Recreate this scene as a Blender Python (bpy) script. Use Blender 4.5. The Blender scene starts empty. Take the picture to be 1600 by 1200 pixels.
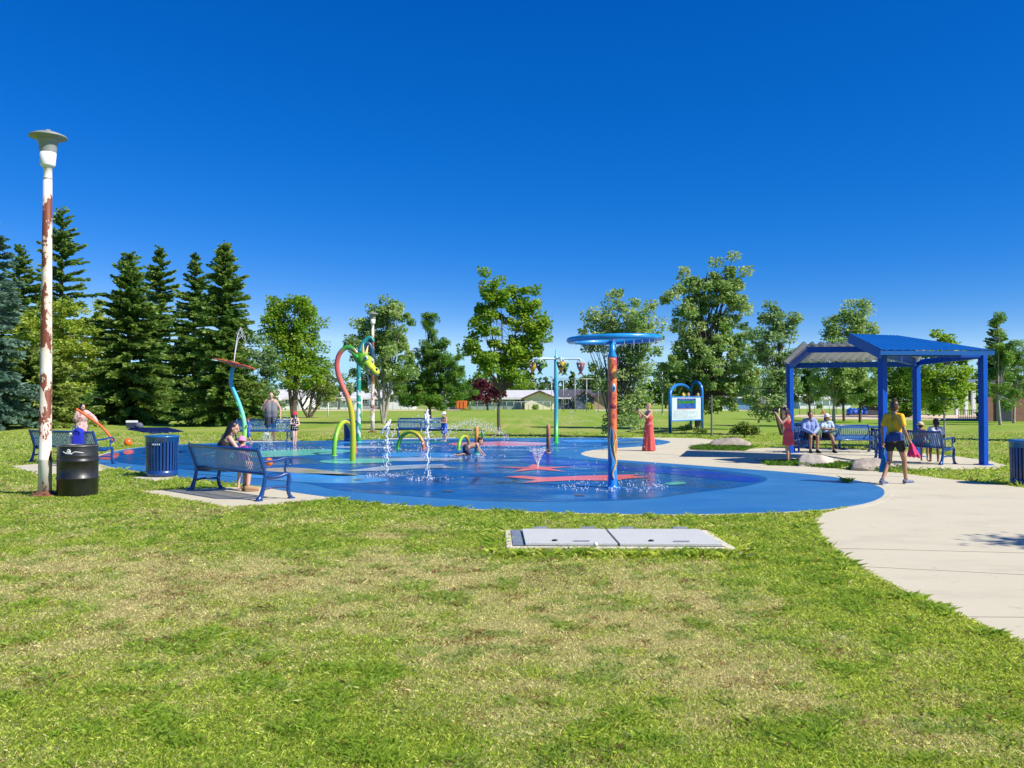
import bpy, bmesh, math, random
import numpy as np
from mathutils import Vector, Matrix, Quaternion
R = math.radians
random.seed(7)
SC = bpy.context.scene
COL = SC.collection

# ------------------------------------------------------------------ camera, sky, sun, exposure
CAM_H, FPX, PITCH = 1.7, 1384.0, R(0.99)
cd = bpy.data.cameras.new('camera'); cam = bpy.data.objects.new('camera', cd); COL.objects.link(cam)
cam.location = (0, 0, CAM_H); cam.rotation_euler = (R(90) + PITCH, 0, 0)
cd.sensor_width = 36; cd.lens = FPX / 1600 * 36; cd.clip_start = 0.1; cd.clip_end = 4000
SC.camera = cam
SUN_EL, SUN_AZ = R(43), R(-27)          # azimuth measured from +X towards +Y
sv = Vector((math.cos(SUN_EL) * math.cos(SUN_AZ), math.cos(SUN_EL) * math.sin(SUN_AZ), math.sin(SUN_EL)))
sd = bpy.data.lights.new('sun', 'SUN'); sun = bpy.data.objects.new('sun', sd); COL.objects.link(sun)
sun.rotation_euler = sv.to_track_quat('Z', 'Y').to_euler(); sun.location = (40, -20, 60)
sd.energy = 4.6; sd.angle = R(0.5); sd.color = (1.0, 0.955, 0.87)
w = bpy.data.worlds.new('World'); SC.world = w; w.use_nodes = True
wn, wl = w.node_tree.nodes, w.node_tree.links
wn.clear()
sky = wn.new('ShaderNodeTexSky'); sky.sky_type = 'NISHITA'; sky.sun_disc = False
sky.sun_elevation = SUN_EL; sky.sun_rotation = math.pi / 2 - SUN_AZ
sky.altitude = 600; sky.air_density = 1.0; sky.dust_density = 0.25; sky.ozone_density = 4.5
bg = wn.new('ShaderNodeBackground'); bg.inputs['Strength'].default_value = 0.1
wo = wn.new('ShaderNodeOutputWorld')
sep = wn.new('ShaderNodeSeparateColor'); cmb = wn.new('ShaderNodeCombineColor'); wl.new(sky.outputs[0], sep.inputs[0])
def wmath(op, a, b):
    q = wn.new('ShaderNodeMath'); q.operation = op; wl.new(a, q.inputs[0]); q.inputs[1].default_value = b; return q.outputs[0]
chan = [wmath('MULTIPLY', wmath('POWER', wmath('MULTIPLY', sep.outputs[i], .109), g_), k_) for i, (g_, k_) in enumerate(((4.07, 64.4), (.95, 3.40), (.81, 7.41)))]
chan[0] = wmath('MINIMUM', chan[0], 3.0)                  # deeper overhead, paler at the horizon than the stock sky
def wadd(a, b):
    q = wn.new('ShaderNodeMath'); q.operation = 'ADD'; wl.new(a, q.inputs[0]); wl.new(b, q.inputs[1]); return q.outputs[0]
wl.new(chan[0], cmb.inputs[0]); wl.new(wadd(chan[1], wmath('MULTIPLY', chan[0], .9)), cmb.inputs[1]); wl.new(wadd(chan[2], wmath('MULTIPLY', chan[0], .5)), cmb.inputs[2])
wl.new(cmb.outputs[0], bg.inputs[0]); wl.new(bg.outputs[0], wo.inputs[0])
SC.view_settings.view_transform = 'Standard'; SC.view_settings.look = 'None'
SC.view_settings.exposure = 0.6; SC.view_settings.gamma = 1.0
SC.render.engine = 'CYCLES'
SC.cycles.max_bounces = 6; SC.cycles.transparent_max_bounces = 8

# ------------------------------------------------------------------ helpers
cp_, sp_ = math.cos(PITCH), math.sin(PITCH)
def ray(px, py):
    u = (px - 800) / FPX; v = -(py - 600) / FPX
    return Vector((u, cp_ - v * sp_, sp_ + v * cp_))
def G(px, py, z=0.0):
    r = ray(px, py); t = (z - CAM_H) / r.z
    return Vector((r.x * t, r.y * t, z))
def P(px, py, d):
    r = ray(px, py); t = d / r.y
    return Vector((r.x * t, d, CAM_H + r.z * t))
def lin(c):
    c /= 255.0
    return c / 12.92 if c <= 0.04045 else ((c + 0.055) / 1.055) ** 2.4
def C(r, g, b): return (lin(r), lin(g), lin(b))
def V(*a): return Vector(a)

def thing(name, label, cat, loc=(0, 0, 0), group=None, rz=0.0):
    o = bpy.data.objects.new(name, None); COL.objects.link(o)
    o.location = loc; o.rotation_euler = (0, 0, rz); o.empty_display_size = 0.2
    o['label'] = label; o['category'] = cat
    if group: o['group'] = group
    return o
def tag(o, label, cat, group=None):
    o['label'] = label; o['category'] = cat
    if group: o['group'] = group
    return o
def origin_of(o):
    v = Vector((0, 0, 0))
    while o is not None:
        v = v + Vector(o.location); o = o.parent
    return v
def kids(o): return [c for c in bpy.data.objects if c.parent == o]
def dup(root, loc, rz=0.0, label=None, group=None, scale=None):
    def rec(o, par):
        c = o.copy(); COL.objects.link(c); c.parent = par
        for k in kids_map.get(o.name, []): rec(k, c)
        return c
    kids_map = {}
    for o in list(bpy.data.objects):
        if o.parent: kids_map.setdefault(o.parent.name, []).append(o)
    r = rec(root, None)
    r.location = loc; r.rotation_euler = (0, 0, rz)
    if scale is not None: r.scale = (scale,) * 3 if not hasattr(scale, '__len__') else scale
    if label: r['label'] = label
    if group: r['group'] = group
    return r

def frames(path):
    pts = [Vector(p) for p in path]; n = len(pts); T = []
    for i in range(n):
        a = pts[max(0, i - 1)]; b = pts[min(n - 1, i + 1)]
        t = (b - a); T.append(t.normalized() if t.length > 1e-9 else Vector((0, 0, 1)))
    up = Vector((0, 0, 1)) if abs(T[0].z) < 0.9 else Vector((1, 0, 0))
    N = (up - T[0] * up.dot(T[0])).normalized(); out = []
    for i in range(n):
        if i: N = (N - T[i] * N.dot(T[i])).normalized()
        out.append((pts[i], T[i], N, T[i].cross(N)))
    return out
def spline(pts, n=8, closed=False):
    P_ = [Vector(p) for p in pts]; m = len(P_); out = []
    rng = range(m) if closed else range(m - 1)
    for i in rng:
        if closed: a, b, c, d = P_[i - 1], P_[i], P_[(i + 1) % m], P_[(i + 2) % m]
        else: a, b, c, d = P_[max(i - 1, 0)], P_[i], P_[i + 1], P_[min(i + 2, m - 1)]
        for k in range(n):
            t = k / n
            out.append(0.5 * ((2 * b) + (c - a) * t + (2 * a - 5 * b + 4 * c - d) * t * t + (3 * b - a - 3 * c + d) * t ** 3))
    if not closed: out.append(P_[-1])
    return out

class MB:
    def __init__(s): s.v = []; s.f = []; s.m = []; s.s = []
    def add(s, vs, fs, mat=0, smooth=True):
        k = len(s.v); s.v += [tuple(v) for v in vs]
        for f in fs: s.f.append([i + k for i in f]); s.m.append(mat); s.s.append(smooth)
        return s
    def tube(s, path, r, n=10, mat=0, cap=True, flat=1.0, mats=None):
        fr = frames(path); k = len(fr); vs = []; fs = []
        rr = r if hasattr(r, '__len__') else [r] * k
        for (p, t, a, b), q in zip(fr, rr):
            for j in range(n):
                an = 2 * math.pi * j / n; vs.append(p + a * (math.cos(an) * q) + b * (math.sin(an) * q * flat))
        base = len(s.v)
        for i in range(k - 1):
            for j in range(n):
                j2 = (j + 1) % n; fs.append([i * n + j, i * n + j2, (i + 1) * n + j2, (i + 1) * n + j])
        s.add(vs, fs, mat)
        if mats:
            for i in range(k - 1):
                for j in range(n): s.m[-(k - 1) * n + i * n + j] = mats[i]
        if cap:
            s.f.append([base + j for j in range(n)][::-1]); s.m.append(mat); s.s.append(False)
            s.f.append([base + (k - 1) * n + j for j in range(n)]); s.m.append(mat); s.s.append(False)
        return s
    def bar(s, a, b, w, h, mat=0, up=(0, 0, 1)):
        a = Vector(a); b = Vector(b); t = (b - a).normalized(); u = Vector(up)
        if abs(t.dot(u)) > .98: u = Vector((0, 1, 0))
        x = t.cross(u).normalized(); y = x.cross(t)
        vs = [p + x * (sx * w / 2) + y * (sy * h / 2) for p in (a, b) for sx, sy in ((-1, -1), (1, -1), (1, 1), (-1, 1))]
        return s.add(vs, [[3, 2, 1, 0], [4, 5, 6, 7], [0, 1, 5, 4], [1, 2, 6, 5], [2, 3, 7, 6], [3, 0, 4, 7]], mat, False)
    def ribbon(s, path, side, w, h, mat=0):
        """flat section w (along side) x h swept along path"""
        fr = frames(path); sd_ = Vector(side).normalized(); vs = []; k = len(fr); fs = []
        for p, t, a, b in fr:
            n_ = t.cross(sd_).normalized()
            for sx, sy in ((-1, -1), (1, -1), (1, 1), (-1, 1)): vs.append(p + sd_ * (sx * w / 2) + n_ * (sy * h / 2))
        for i in range(k - 1):
            for j in range(4):
                j2 = (j + 1) % 4; fs.append([i * 4 + j, i * 4 + j2, i * 4 + 4 + j2, i * 4 + 4 + j])
        fs += [[3, 2, 1, 0], [4 * k - 4, 4 * k - 3, 4 * k - 2, 4 * k - 1]]
        return s.add(vs, fs, mat, False)
    def box(s, c, sz, rz=0, mat=0, rot=None):
        M_ = rot if rot is not None else Matrix.Rotation(rz, 3, 'Z'); c = Vector(c)
        vs = [c + M_ @ Vector((x * sz[0] / 2, y * sz[1] / 2, z * sz[2] / 2)) for z in (-1, 1) for x, y in ((-1, -1), (1, -1), (1, 1), (-1, 1))]
        return s.add(vs, [[3, 2, 1, 0], [4, 5, 6, 7], [0, 1, 5, 4], [1, 2, 6, 5], [2, 3, 7, 6], [3, 0, 4, 7]], mat, False)
    def lathe(s, prof, n=24, c=(0, 0, 0), mat=0, cap=True, smooth=True):
        vs = []; fs = []; k = len(prof); c = Vector(c); base = len(s.v)
        for r_, z in prof:
            for j in range(n):
                a = 2 * math.pi * j / n; vs.append(c + Vector((r_ * math.cos(a), r_ * math.sin(a), z)))
        for i in range(k - 1):
            for j in range(n):
                j2 = (j + 1) % n; fs.append([i * n + j, i * n + j2, (i + 1) * n + j2, (i + 1) * n + j])
        s.add(vs, fs, mat, smooth)
        if cap:
            s.f.append([base + j for j in range(n)][::-1]); s.m.append(mat); s.s.append(False)
            s.f.append([base + (k - 1) * n + j for j in range(n)]); s.m.append(mat); s.s.append(False)
        return s
    def ell(s, c, r, n=12, mat=0, rot=None):
        r = r if hasattr(r, '__len__') else (r, r, r); c = Vector(c); vs = []; fs = []; k = max(6, n // 2 + 1)
        for i in range(k + 1):
            t = math.pi * (i / k); t = min(max(t, 0.02), math.pi - 0.02)
            for j in range(n):
                a = 2 * math.pi * j / n; q = Vector((r[0] * math.sin(t) * math.cos(a), r[1] * math.sin(t) * math.sin(a), -r[2] * math.cos(t)))
                vs.append(c + (rot @ q if rot is not None else q))
        for i in range(k):
            for j in range(n):
                j2 = (j + 1) % n; fs.append([i * n + j, i * n + j2, (i + 1) * n + j2, (i + 1) * n + j])
        fs.append([j for j in range(n)][::-1]); fs.append([k * n + j for j in range(n)])
        return s.add(vs, fs, mat)
    def cap(s, a, b, ra, rb=None, n=10, mat=0):
        rb = ra if rb is None else rb; a = Vector(a); b = Vector(b)
        d = b - a
        if d.length < 1e-6: return s.ell(a, ra, n, mat)
        t = d.normalized(); path = []; rr = []
        for q in (1.0, .8, .45): path.append(a - t * ra * math.sin(math.acos(max(0.05, math.sqrt(1 - q * q)))) * 1.0); rr.append(max(.08, math.sqrt(1 - q * q)) * ra)
        path.append(a); rr.append(ra); path.append(b); rr.append(rb)
        for q in (.45, .8, 1.0): path.append(b + t * rb * q); rr.append(max(.08, math.sqrt(1 - q * q)) * rb)
        return s.tube(path, rr, n, mat)
    def poly(s, pts, z0, z1, mat=0, side=None):
        """flat polygon (list of xy) as a slab between z0 and z1"""
        n = len(pts); base = len(s.v)
        ar = sum(pts[i][0] * pts[(i + 1) % n][1] - pts[(i + 1) % n][0] * pts[i][1] for i in range(n))
        if ar < 0: pts = pts[::-1]
        vs = [(p[0], p[1], z1) for p in pts] + [(p[0], p[1], z0) for p in pts]
        s.add(vs, [list(range(n))], mat, False)
        for i in range(n):
            j = (i + 1) % n
            s.f.append([base + n + i, base + n + j, base + j, base + i]); s.m.append(mat if side is None else side); s.s.append(False)
        return s
    def build(s, name, mats, parent=None, bevel=0, tri=False):
        me = bpy.data.meshes.new(name)
        off = origin_of(parent) if parent is not None else Vector((0, 0, 0))
        me.from_pydata([(v[0] - off.x, v[1] - off.y, v[2] - off.z) for v in s.v], [], s.f)
        me.polygons.foreach_set('material_index', s.m); me.polygons.foreach_set('use_smooth', s.s)
        for m_ in (mats if isinstance(mats, (list, tuple)) else [mats]): me.materials.append(m_)
        if bevel or tri:
            bm = bmesh.new(); bm.from_mesh(me)
            if tri: bmesh.ops.triangulate(bm, faces=[f for f in bm.faces if len(f.verts) > 4])
            if bevel:
                es = [e for e in bm.edges if len(e.link_faces) == 2 and e.calc_face_angle(0) > R(35)]
                bmesh.ops.bevel(bm, geom=es, offset=bevel, segments=2, affect='EDGES', profile=.6, clamp_overlap=True)
            bm.to_mesh(me); bm.free()
        me.update()
        o = bpy.data.objects.new(name, me); COL.objects.link(o)
        if parent is not None: o.parent = parent
        return o

# ------------------------------------------------------------------ materials
def newmat(name):
    m = bpy.data.materials.new(name); m.use_nodes = True
    nt = m.node_tree; return m, nt.nodes, nt.links, nt.nodes['Principled BSDF']
def mat(name, col, rough=.5, metal=0.0, var=.12, scale=4.0, bump=0.0, bscale=60.0, stretch=(1, 1, 1), col2=None, thr=None, spec=.5, coat=0.0, rvar=.1):
    m, n, l, b = newmat(name)
    tc = n.new('ShaderNodeTexCoord'); mp = n.new('ShaderNodeMapping'); mp.inputs['Scale'].default_value = stretch
    l.new(tc.outputs['Object'], mp.inputs[0])
    nz = n.new('ShaderNodeTexNoise'); nz.inputs['Scale'].default_value = scale; nz.inputs['Detail'].default_value = 6; nz.inputs['Roughness'].default_value = .62
    l.new(mp.outputs[0], nz.inputs['Vector'])
    cr = n.new('ShaderNodeValToRGB'); l.new(nz.outputs[0], cr.inputs[0])
    e = cr.color_ramp.elements
    if col2 is None:
        e[0].position = .3; e[1].position = .7
        e[0].color = tuple(c * (1 - var) for c in col) + (1,); e[1].color = tuple(min(1, c * (1 + var)) for c in col) + (1,)
    else:
        t0 = thr or .5
        e[0].position = t0 - .03; e[1].position = t0 + .03; e[0].color = tuple(col) + (1,); e[1].color = tuple(col2) + (1,)
    l.new(cr.outputs[0], b.inputs['Base Color'])
    b.inputs['Metallic'].default_value = metal; b.inputs['Specular IOR Level'].default_value = spec
    b.inputs['Coat Weight'].default_value = coat; b.inputs['Coat Roughness'].default_value = .08
    mr = n.new('ShaderNodeMapRange'); mr.inputs[3].default_value = max(.02, rough - rvar); mr.inputs[4].default_value = min(1, rough + rvar)
    l.new(nz.outputs[0], mr.inputs[0]); l.new(mr.outputs[0], b.inputs['Roughness'])
    if bump:
        nb = n.new('ShaderNodeTexNoise'); nb.inputs['Scale'].default_value = bscale; nb.inputs['Detail'].default_value = 4
        l.new(mp.outputs[0], nb.inputs['Vector'])
        bp = n.new('ShaderNodeBump'); bp.inputs['Strength'].default_value = bump; bp.inputs['Distance'].default_value = .02
        l.new(nb.outputs[0], bp.inputs['Height']); l.new(bp.outputs[0], b.inputs['Normal'])
    return m
def leafmat(name, attr='col', trans=.35, rough=.5, gain=1.0):
    m, n, l, b = newmat(name)
    a = n.new('ShaderNodeAttribute'); a.attribute_name = attr
    b.inputs['Roughness'].default_value = rough; b.inputs['Specular IOR Level'].default_value = .35
    l.new(a.outputs['Color'], b.inputs['Base Color'])
    t = n.new('ShaderNodeBsdfTranslucent'); mx = n.new('ShaderNodeMixShader'); mx.inputs[0].default_value = trans
    g = n.new('ShaderNodeHueSaturation'); g.inputs['Value'].default_value = 1.25; g.inputs['Hue'].default_value = .49
    l.new(a.outputs['Color'], g.inputs['Color']); l.new(g.outputs[0], t.inputs[0])
    o = n['Material Output']; l.new(b.outputs[0], mx.inputs[1]); l.new(t.outputs[0], mx.inputs[2]); l.new(mx.outputs[0], o.inputs[0])
    return m

# numpy value noise
def vnoise(x, y, seed):
    rs = np.random.RandomState(seed); tab = rs.rand(256, 256)
    xi = np.floor(x).astype(int); yi = np.floor(y).astype(int); fx = x - xi; fy = y - yi
    fx = fx * fx * (3 - 2 * fx); fy = fy * fy * (3 - 2 * fy)
    g = lambda i, j: tab[i % 256, j % 256]
    return (g(xi, yi) * (1 - fx) + g(xi + 1, yi) * fx) * (1 - fy) + (g(xi, yi + 1) * (1 - fx) + g(xi + 1, yi + 1) * fx) * fy
def fbm(x, y, scale, seed, octv=4):
    s = 0; a = .5; t = 0
    for k in range(octv):
        s = s + a * vnoise(x * scale + 17.3 * k, y * scale - 9.1 * k, seed + k); t += a; a *= .55; scale *= 2.1
    return s / t
def inpoly(x, y, poly):
    r = np.zeros(x.shape, bool); n = len(poly); j = n - 1
    for i in range(n):
        xi, yi = poly[i][0], poly[i][1]; xj, yj = poly[j][0], poly[j][1]
        c = ((yi > y) != (yj > y)) & (x < (xj - xi) * (y - yi) / ((yj - yi) or 1e-9) + xi)
        r ^= c; j = i
    return r
def polydist(x, y, poly):
    d = np.full(x.shape, 1e9); n = len(poly)
    for i in range(n):
        ax, ay = poly[i][0], poly[i][1]; bx, by = poly[(i + 1) % n][0], poly[(i + 1) % n][1]
        ex, ey = bx - ax, by - ay; L = ex * ex + ey * ey + 1e-12
        t = np.clip(((x - ax) * ex + (y - ay) * ey) / L, 0, 1)
        d = np.minimum(d, np.hypot(x - ax - t * ex, y - ay - t * ey))
    return d
def npmesh(name, verts, nper, mats, cols=None, parent=None, attr='col', smooth=False):
    """verts (N*nper,3): N separate faces of nper corners"""
    nv = len(verts); nf = nv // nper
    me = bpy.data.meshes.new(name)
    me.vertices.add(nv); me.vertices.foreach_set('co', np.ascontiguousarray(verts, dtype=np.float32).ravel())
    me.loops.add(nv); me.loops.foreach_set('vertex_index', np.arange(nv, dtype=np.int32))
    me.polygons.add(nf); me.polygons.foreach_set('loop_start', np.arange(0, nv, nper, dtype=np.int32))
    me.update(calc_edges=True)
    if cols is not None:
        a = me.color_attributes.new(attr, 'FLOAT_COLOR', 'POINT')
        c4 = np.ones((nv, 4), np.float32); c4[:, :3] = cols; a.data.foreach_set('color', c4.ravel())
    for m_ in (mats if isinstance(mats, (list, tuple)) else [mats]): me.materials.append(m_)
    o = bpy.data.objects.new(name, me); COL.objects.link(o)
    if parent is not None: o.parent = parent
    return o
# ------------------------------------------------------------------ outlines on the ground (world metres, found from the view)
def gl(pts): return [G(*p).to_2d() for p in pts]
def smooth2(pts, n=6): return [v.to_2d() for v in spline([V(p[0], p[1], 0) for p in pts], n, True)]
PAD = smooth2(gl([(150, 716), (190, 704), (250, 697), (340, 693), (430, 691), (520, 689), (620, 687), (720, 685.5), (820, 685), (920, 684.5), (1000, 685.5),
     (1036, 688.5), (1047, 692), (1025, 696.5), (975, 700), (930, 703.5), (909, 708.5), (914, 713), (940, 717.5), (1000, 722), (1070, 727), (1150, 733),
     (1225, 738.5), (1290, 745), (1343, 753), (1374, 762), (1382, 770), (1376, 779), (1352, 788), (1310, 795), (1260, 799.5), (1180, 803), (1090, 805), (1000, 805),
     (900, 803), (800, 799.5), (720, 795.5), (640, 791), (580, 786.5), (520, 779), (455, 770), (395, 760), (330, 752), (262, 744), (200, 735), (160, 727)]), 6)
PLAZA = gl([(905, 683.6), (1000, 683.6), (1090, 685), (1122, 688), (1100, 697), (1160, 702.6), (1195, 700), (1240, 699.5), (1300, 700.5), (1380, 704), (1440, 708.5), (1500, 714), (1550, 721), (1578, 729), (1560, 734),
     (1500, 735.2), (1414, 735), (1380, 731), (1332, 731.5), (1312, 733.5), (1408, 739.5), (1463, 747), (1520, 753), (1574, 759), (1625, 766), (1900, 790), (2400, 1000), (2100, 1220), (1800, 1100), (1700, 1054), (1600, 1007),
     (1500, 965), (1420, 930), (1362, 900), (1312, 868), (1290, 849), (1276, 831), (1271, 815), (1282, 803), (1320, 794)])
PLAZA += [v.to_2d() for v in gl([(1352, 784), (1366, 770), (1340, 757), (1225, 742), (1000, 725), (905, 716), (892, 708), (930, 701), (1020, 694), (1030, 690), (960, 687.5), (905, 686.5)])]
SLAB_A = gl([(216, 769), (356, 794), (546, 780), (398, 761)])
SLAB_B = gl([(16, 729), (60, 742), (196, 733), (120, 721)])
SLAB_C = gl([(205, 747), (238, 752), (300, 745), (276, 741)])
SLAB_D = gl([(345, 691.6), (360, 688), (470, 688), (462, 691.4)])
SLAB_E = gl([(600, 688), (612, 684.5), (712, 684), (716, 687)])
HATCH = [(-0.06, 9.72), (2.43, 9.66), (2.40, 10.98), (-0.09, 11.0)]
FARPATH = gl([(1245, 648.3), (1530, 648.3), (1640, 651), (1640, 656), (1500, 656), (1300, 655), (1240, 651.5)])

def off(poly, d):
    n = len(poly); out = []
    ar = sum(poly[i][0] * poly[(i + 1) % n][1] - poly[(i + 1) % n][0] * poly[i][1] for i in range(n)); sg = 1 if ar > 0 else -1
    for i in range(n):
        t = (Vector(poly[(i + 1) % n]) - Vector(poly[i - 1])).normalized()
        out.append(Vector(poly[i]) + Vector((t.y, -t.x)) * d * sg)
    return out
RIM = off(PAD, .13)

# how dry the lawn is at (x, y): 0 lush .. 1 straw
def blob(x, y, px, py, rx, ry, a):
    c = G(px, py); return a * np.exp(-(((x - c.x) / rx) ** 2 + ((y - c.y) / ry) ** 2))
def dryness(x, y):
    d = .235 + .85 * (fbm(x, y, .55, 3) - .5) + 1.3 * (fbm(x, y, 2.0, 11) - .5) + .7 * (fbm(x, y, 6.0, 12, 3) - .5)
    d = d + blob(x, y, 180, 925, 2.2, 1.5, .62) + blob(x, y, 620, 900, 2.0, 1.1, .3) + blob(x, y, 40, 880, 1.8, 1.2, .38)
    d = d + blob(x, y, 850, 1050, 1.1, .7, .38) + blob(x, y, 1300, 1130, .8, .4, .3) + blob(x, y, 900, 900, 1.4, .6, .22) + blob(x, y, 100, 1050, .9, .5, .2)
    d = d + blob(x, y, 1000, 960, 1.5, .9, .3) + blob(x, y, 500, 1160, .6, .3, -.25) + blob(x, y, 560, 1010, .6, .4, -.2)
    d = d + blob(x, y, 550, 670, 5, 8, .28)
    dp = polydist(x, y, PLAZA); d = d - .75 * np.exp(-(dp / .75) ** 2)
    dq = polydist(x, y, PAD); d = d - .45 * np.exp(-(dq / .9) ** 2)
    dh = polydist(x, y, HATCH); d = d - .8 * np.exp(-(dh / .32) ** 2)
    return np.clip(d, 0, 1)

# ------------------------------------------------------------------ lawn (one sheet to the horizon)
def axis(lo, hi, step, far, g=1.25):
    a = list(np.arange(lo, hi + 1e-6, step)); s = step
    while a[-1] < far: s *= g; a.append(a[-1] + s)
    s = step
    while a[0] > -far: s *= g; a.insert(0, a[0] - s)
    return np.array(a)
gx = axis(-14, 14, .3, 1500); gy = axis(-4, 34, .3, 1500)
XX, YY = np.meshgrid(gx, gy); D = np.zeros_like(XX)
near = (np.abs(XX) < 60) & (YY > -10) & (YY < 90)
D[:] = .22; D[near] = dryness(XX[near], YY[near])
b_ = MB(); nx = len(gx)
me = bpy.data.meshes.new('lawn')
vs = np.stack([XX.ravel(), YY.ravel(), np.zeros(XX.size)], 1)
ii = np.arange(XX.size).reshape(XX.shape); fq = np.stack([ii[:-1, :-1], ii[:-1, 1:], ii[1:, 1:], ii[1:, :-1]], -1).reshape(-1, 4)
me.vertices.add(len(vs)); me.vertices.foreach_set('co', vs.astype(np.float32).ravel())
me.loops.add(fq.size); me.loops.foreach_set('vertex_index', fq.astype(np.int32).ravel())
me.polygons.add(len(fq)); me.polygons.foreach_set('loop_start', np.arange(0, fq.size, 4, dtype=np.int32)); me.update(calc_edges=True)
at = me.attributes.new('dry', 'FLOAT', 'POINT'); at.data.foreach_set('value', D.astype(np.float32).ravel())
lm, n, l, bs = newmat('lawn_soil_and_turf')
a = n.new('ShaderNodeAttribute'); a.attribute_name = 'dry'
tc = n.new('ShaderNodeTexCoord')
def noise(sc, det=5, vec=None, stretch=None):
    q = n.new('ShaderNodeTexNoise'); q.inputs['Scale'].default_value = sc; q.inputs['Detail'].default_value = det; q.inputs['Roughness'].default_value = .65
    if stretch:
        mp = n.new('ShaderNodeMapping'); mp.inputs['Scale'].default_value = stretch; l.new(tc.outputs['Object'], mp.inputs[0]); l.new(mp.outputs[0], q.inputs['Vector'])
    else: l.new(tc.outputs['Object'], q.inputs['Vector'])
    return q
def math_(op, a_, b_=None, clamp=False):
    q = n.new('ShaderNodeMath'); q.operation = op; q.use_clamp = clamp
    for i, s in enumerate((a_, b_)):
        if s is None: continue
        if isinstance(s, (int, float)): q.inputs[i].default_value = s
        else: l.new(s, q.inputs[i])
    return q.outputs[0]
def mix(f, c1, c2):
    q = n.new('ShaderNodeMix'); q.data_type = 'RGBA'
    for s, k in ((f, 0), (c1, 6), (c2, 7)):
        if isinstance(s, (int, float)): q.inputs[k].default_value = s
        elif isinstance(s, tuple): q.inputs[k].default_value = s + (1,)
        else: l.new(s, q.inputs[k])
    return q.outputs[2]
n1 = noise(.12, 3); n2 = noise(9, 6); n3 = noise(70, 4)
band = noise(1, 2, stretch=(.004, .13, 1)); n4 = noise(.6, 5)
f = math_('ADD', a.outputs['Fac'], math_('MULTIPLY', math_('SUBTRACT', n1.outputs[0], .5), .45))
f = math_('ADD', f, math_('MULTIPLY', math_('SUBTRACT', band.outputs[0], .5), .7))
f = math_('ADD', f, math_('MULTIPLY', math_('SUBTRACT', n2.outputs[0], .5), .55))
f = math_('ADD', f, math_('MULTIPLY', math_('SUBTRACT', n4.outputs[0], .5), .35), True)
LUSH, STRAW = (.185, .345, .018), (.52, .46, .15)
c1 = mix(f, LUSH, STRAW)
c2 = mix(math_('MULTIPLY', n3.outputs[0], .5), c1, (.20, .22, .04))
l.new(c2, bs.inputs['Base Color']); bs.inputs['Roughness'].default_value = .9; bs.inputs['Specular IOR Level'].default_value = .15
bp = n.new('ShaderNodeBump'); bp.inputs['Strength'].default_value = .9; bp.inputs['Distance'].default_value = .03
l.new(n3.outputs[0], bp.inputs['Height']); l.new(bp.outputs[0], bs.inputs['Normal'])
me.materials.append(lm); lawn = bpy.data.objects.new('lawn', me); COL.objects.link(lawn); lawn['kind'] = 'structure'

# ------------------------------------------------------------------ concrete
cm, n, l, bs = newmat('pale_concrete')
tc = n.new('ShaderNodeTexCoord')
n1 = noise(.5, 5); n2 = noise(6, 8); n3 = noise(120, 3); n4 = noise(.9, 4, stretch=(.3, 1.8, 1)); n6 = noise(.75, 6, stretch=(1, 1.6, 1)); n5 = noise(2.3, 2)
c = mix(n1.outputs[0], (.48, .415, .275), (.58, .52, .37))
c = mix(math_('MULTIPLY', n4.outputs[0], .42), c, (.63, .585, .44))
sp_n = math_('GREATER_THAN', n2.outputs[0], .64)
c = mix(math_('MULTIPLY', sp_n, .35), c, (.24, .21, .17))
st_ = n.new('ShaderNodeMapRange'); st_.inputs[1].default_value = .52; st_.inputs[2].default_value = .72; st_.inputs[4].default_value = .38; l.new(n6.outputs[0], st_.inputs[0]); c = mix(st_.outputs[0], c, (.30, .265, .20))
sp3 = math_('GREATER_THAN', n3.outputs[0], .70); c = mix(math_('MULTIPLY', sp3, .25), c, (.2, .18, .15))
bl = math_('MULTIPLY', math_('GREATER_THAN', noise(1.1, 3, stretch=(1.2, 3.2, 1)).outputs[0], .70), .5); c = mix(bl, c, (.32, .50, .60))
l.new(c, bs.inputs['Base Color']); bs.inputs['Roughness'].default_value = .85
bp = n.new('ShaderNodeBump'); bp.inputs['Strength'].default_value = .25; bp.inputs['Distance'].default_value = .01
l.new(n3.outputs[0], bp.inputs['Height']); l.new(bp.outputs[0], bs.inputs['Normal'])
joint = mat('concrete_joint', (.26, .23, .19), .9)
b = MB(); b.poly(PLAZA, -.05, .010)
for p, q, wd in (((1300, 858), (1620, 866), .012), ((1330, 886), (1700, 905), .008), ((1240, 738), (1420, 746), .03), ((1420, 738), (1530, 736), .02), ((1180, 716), (1320, 712), .03), ((1010, 709), (1160, 717), .03), ((1500, 966), (1800, 968), .01)):
    A_, B_ = G(*p), G(*q); b.bar((A_.x, A_.y, .0095), (B_.x, B_.y, .0095), wd, .007, 1)
pl = b.build('concrete_path', [cm, joint], tri=True); pl['kind'] = 'structure'
for nm, s in (('bench_slab', SLAB_A), ('bench_slab', SLAB_B), ('bin_slab', SLAB_C), ('bench_slab', SLAB_D), ('bench_slab', SLAB_E)):
    o = MB().poly(s, -.05, .016).build(nm, cm); o['kind'] = 'structure'
o = MB().poly(RIM, -.05, .014).build('pad_kerb_strip', cm, tri=True); o['kind'] = 'structure'
sandm = mat('infield_sand', (.62, .47, .32), .95, var=.18, scale=.8)
o = MB().poly(FARPATH, -.05, .012).build('sand_infield', sandm, tri=True); o['kind'] = 'structure'
fs_ = gl([(930, 640.2), (1240, 640.2), (1240, 641.6), (930, 641.6)])
o = MB().poly(fs_, -.05, .012).build('far_path', cm); o['kind'] = 'structure'
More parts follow.
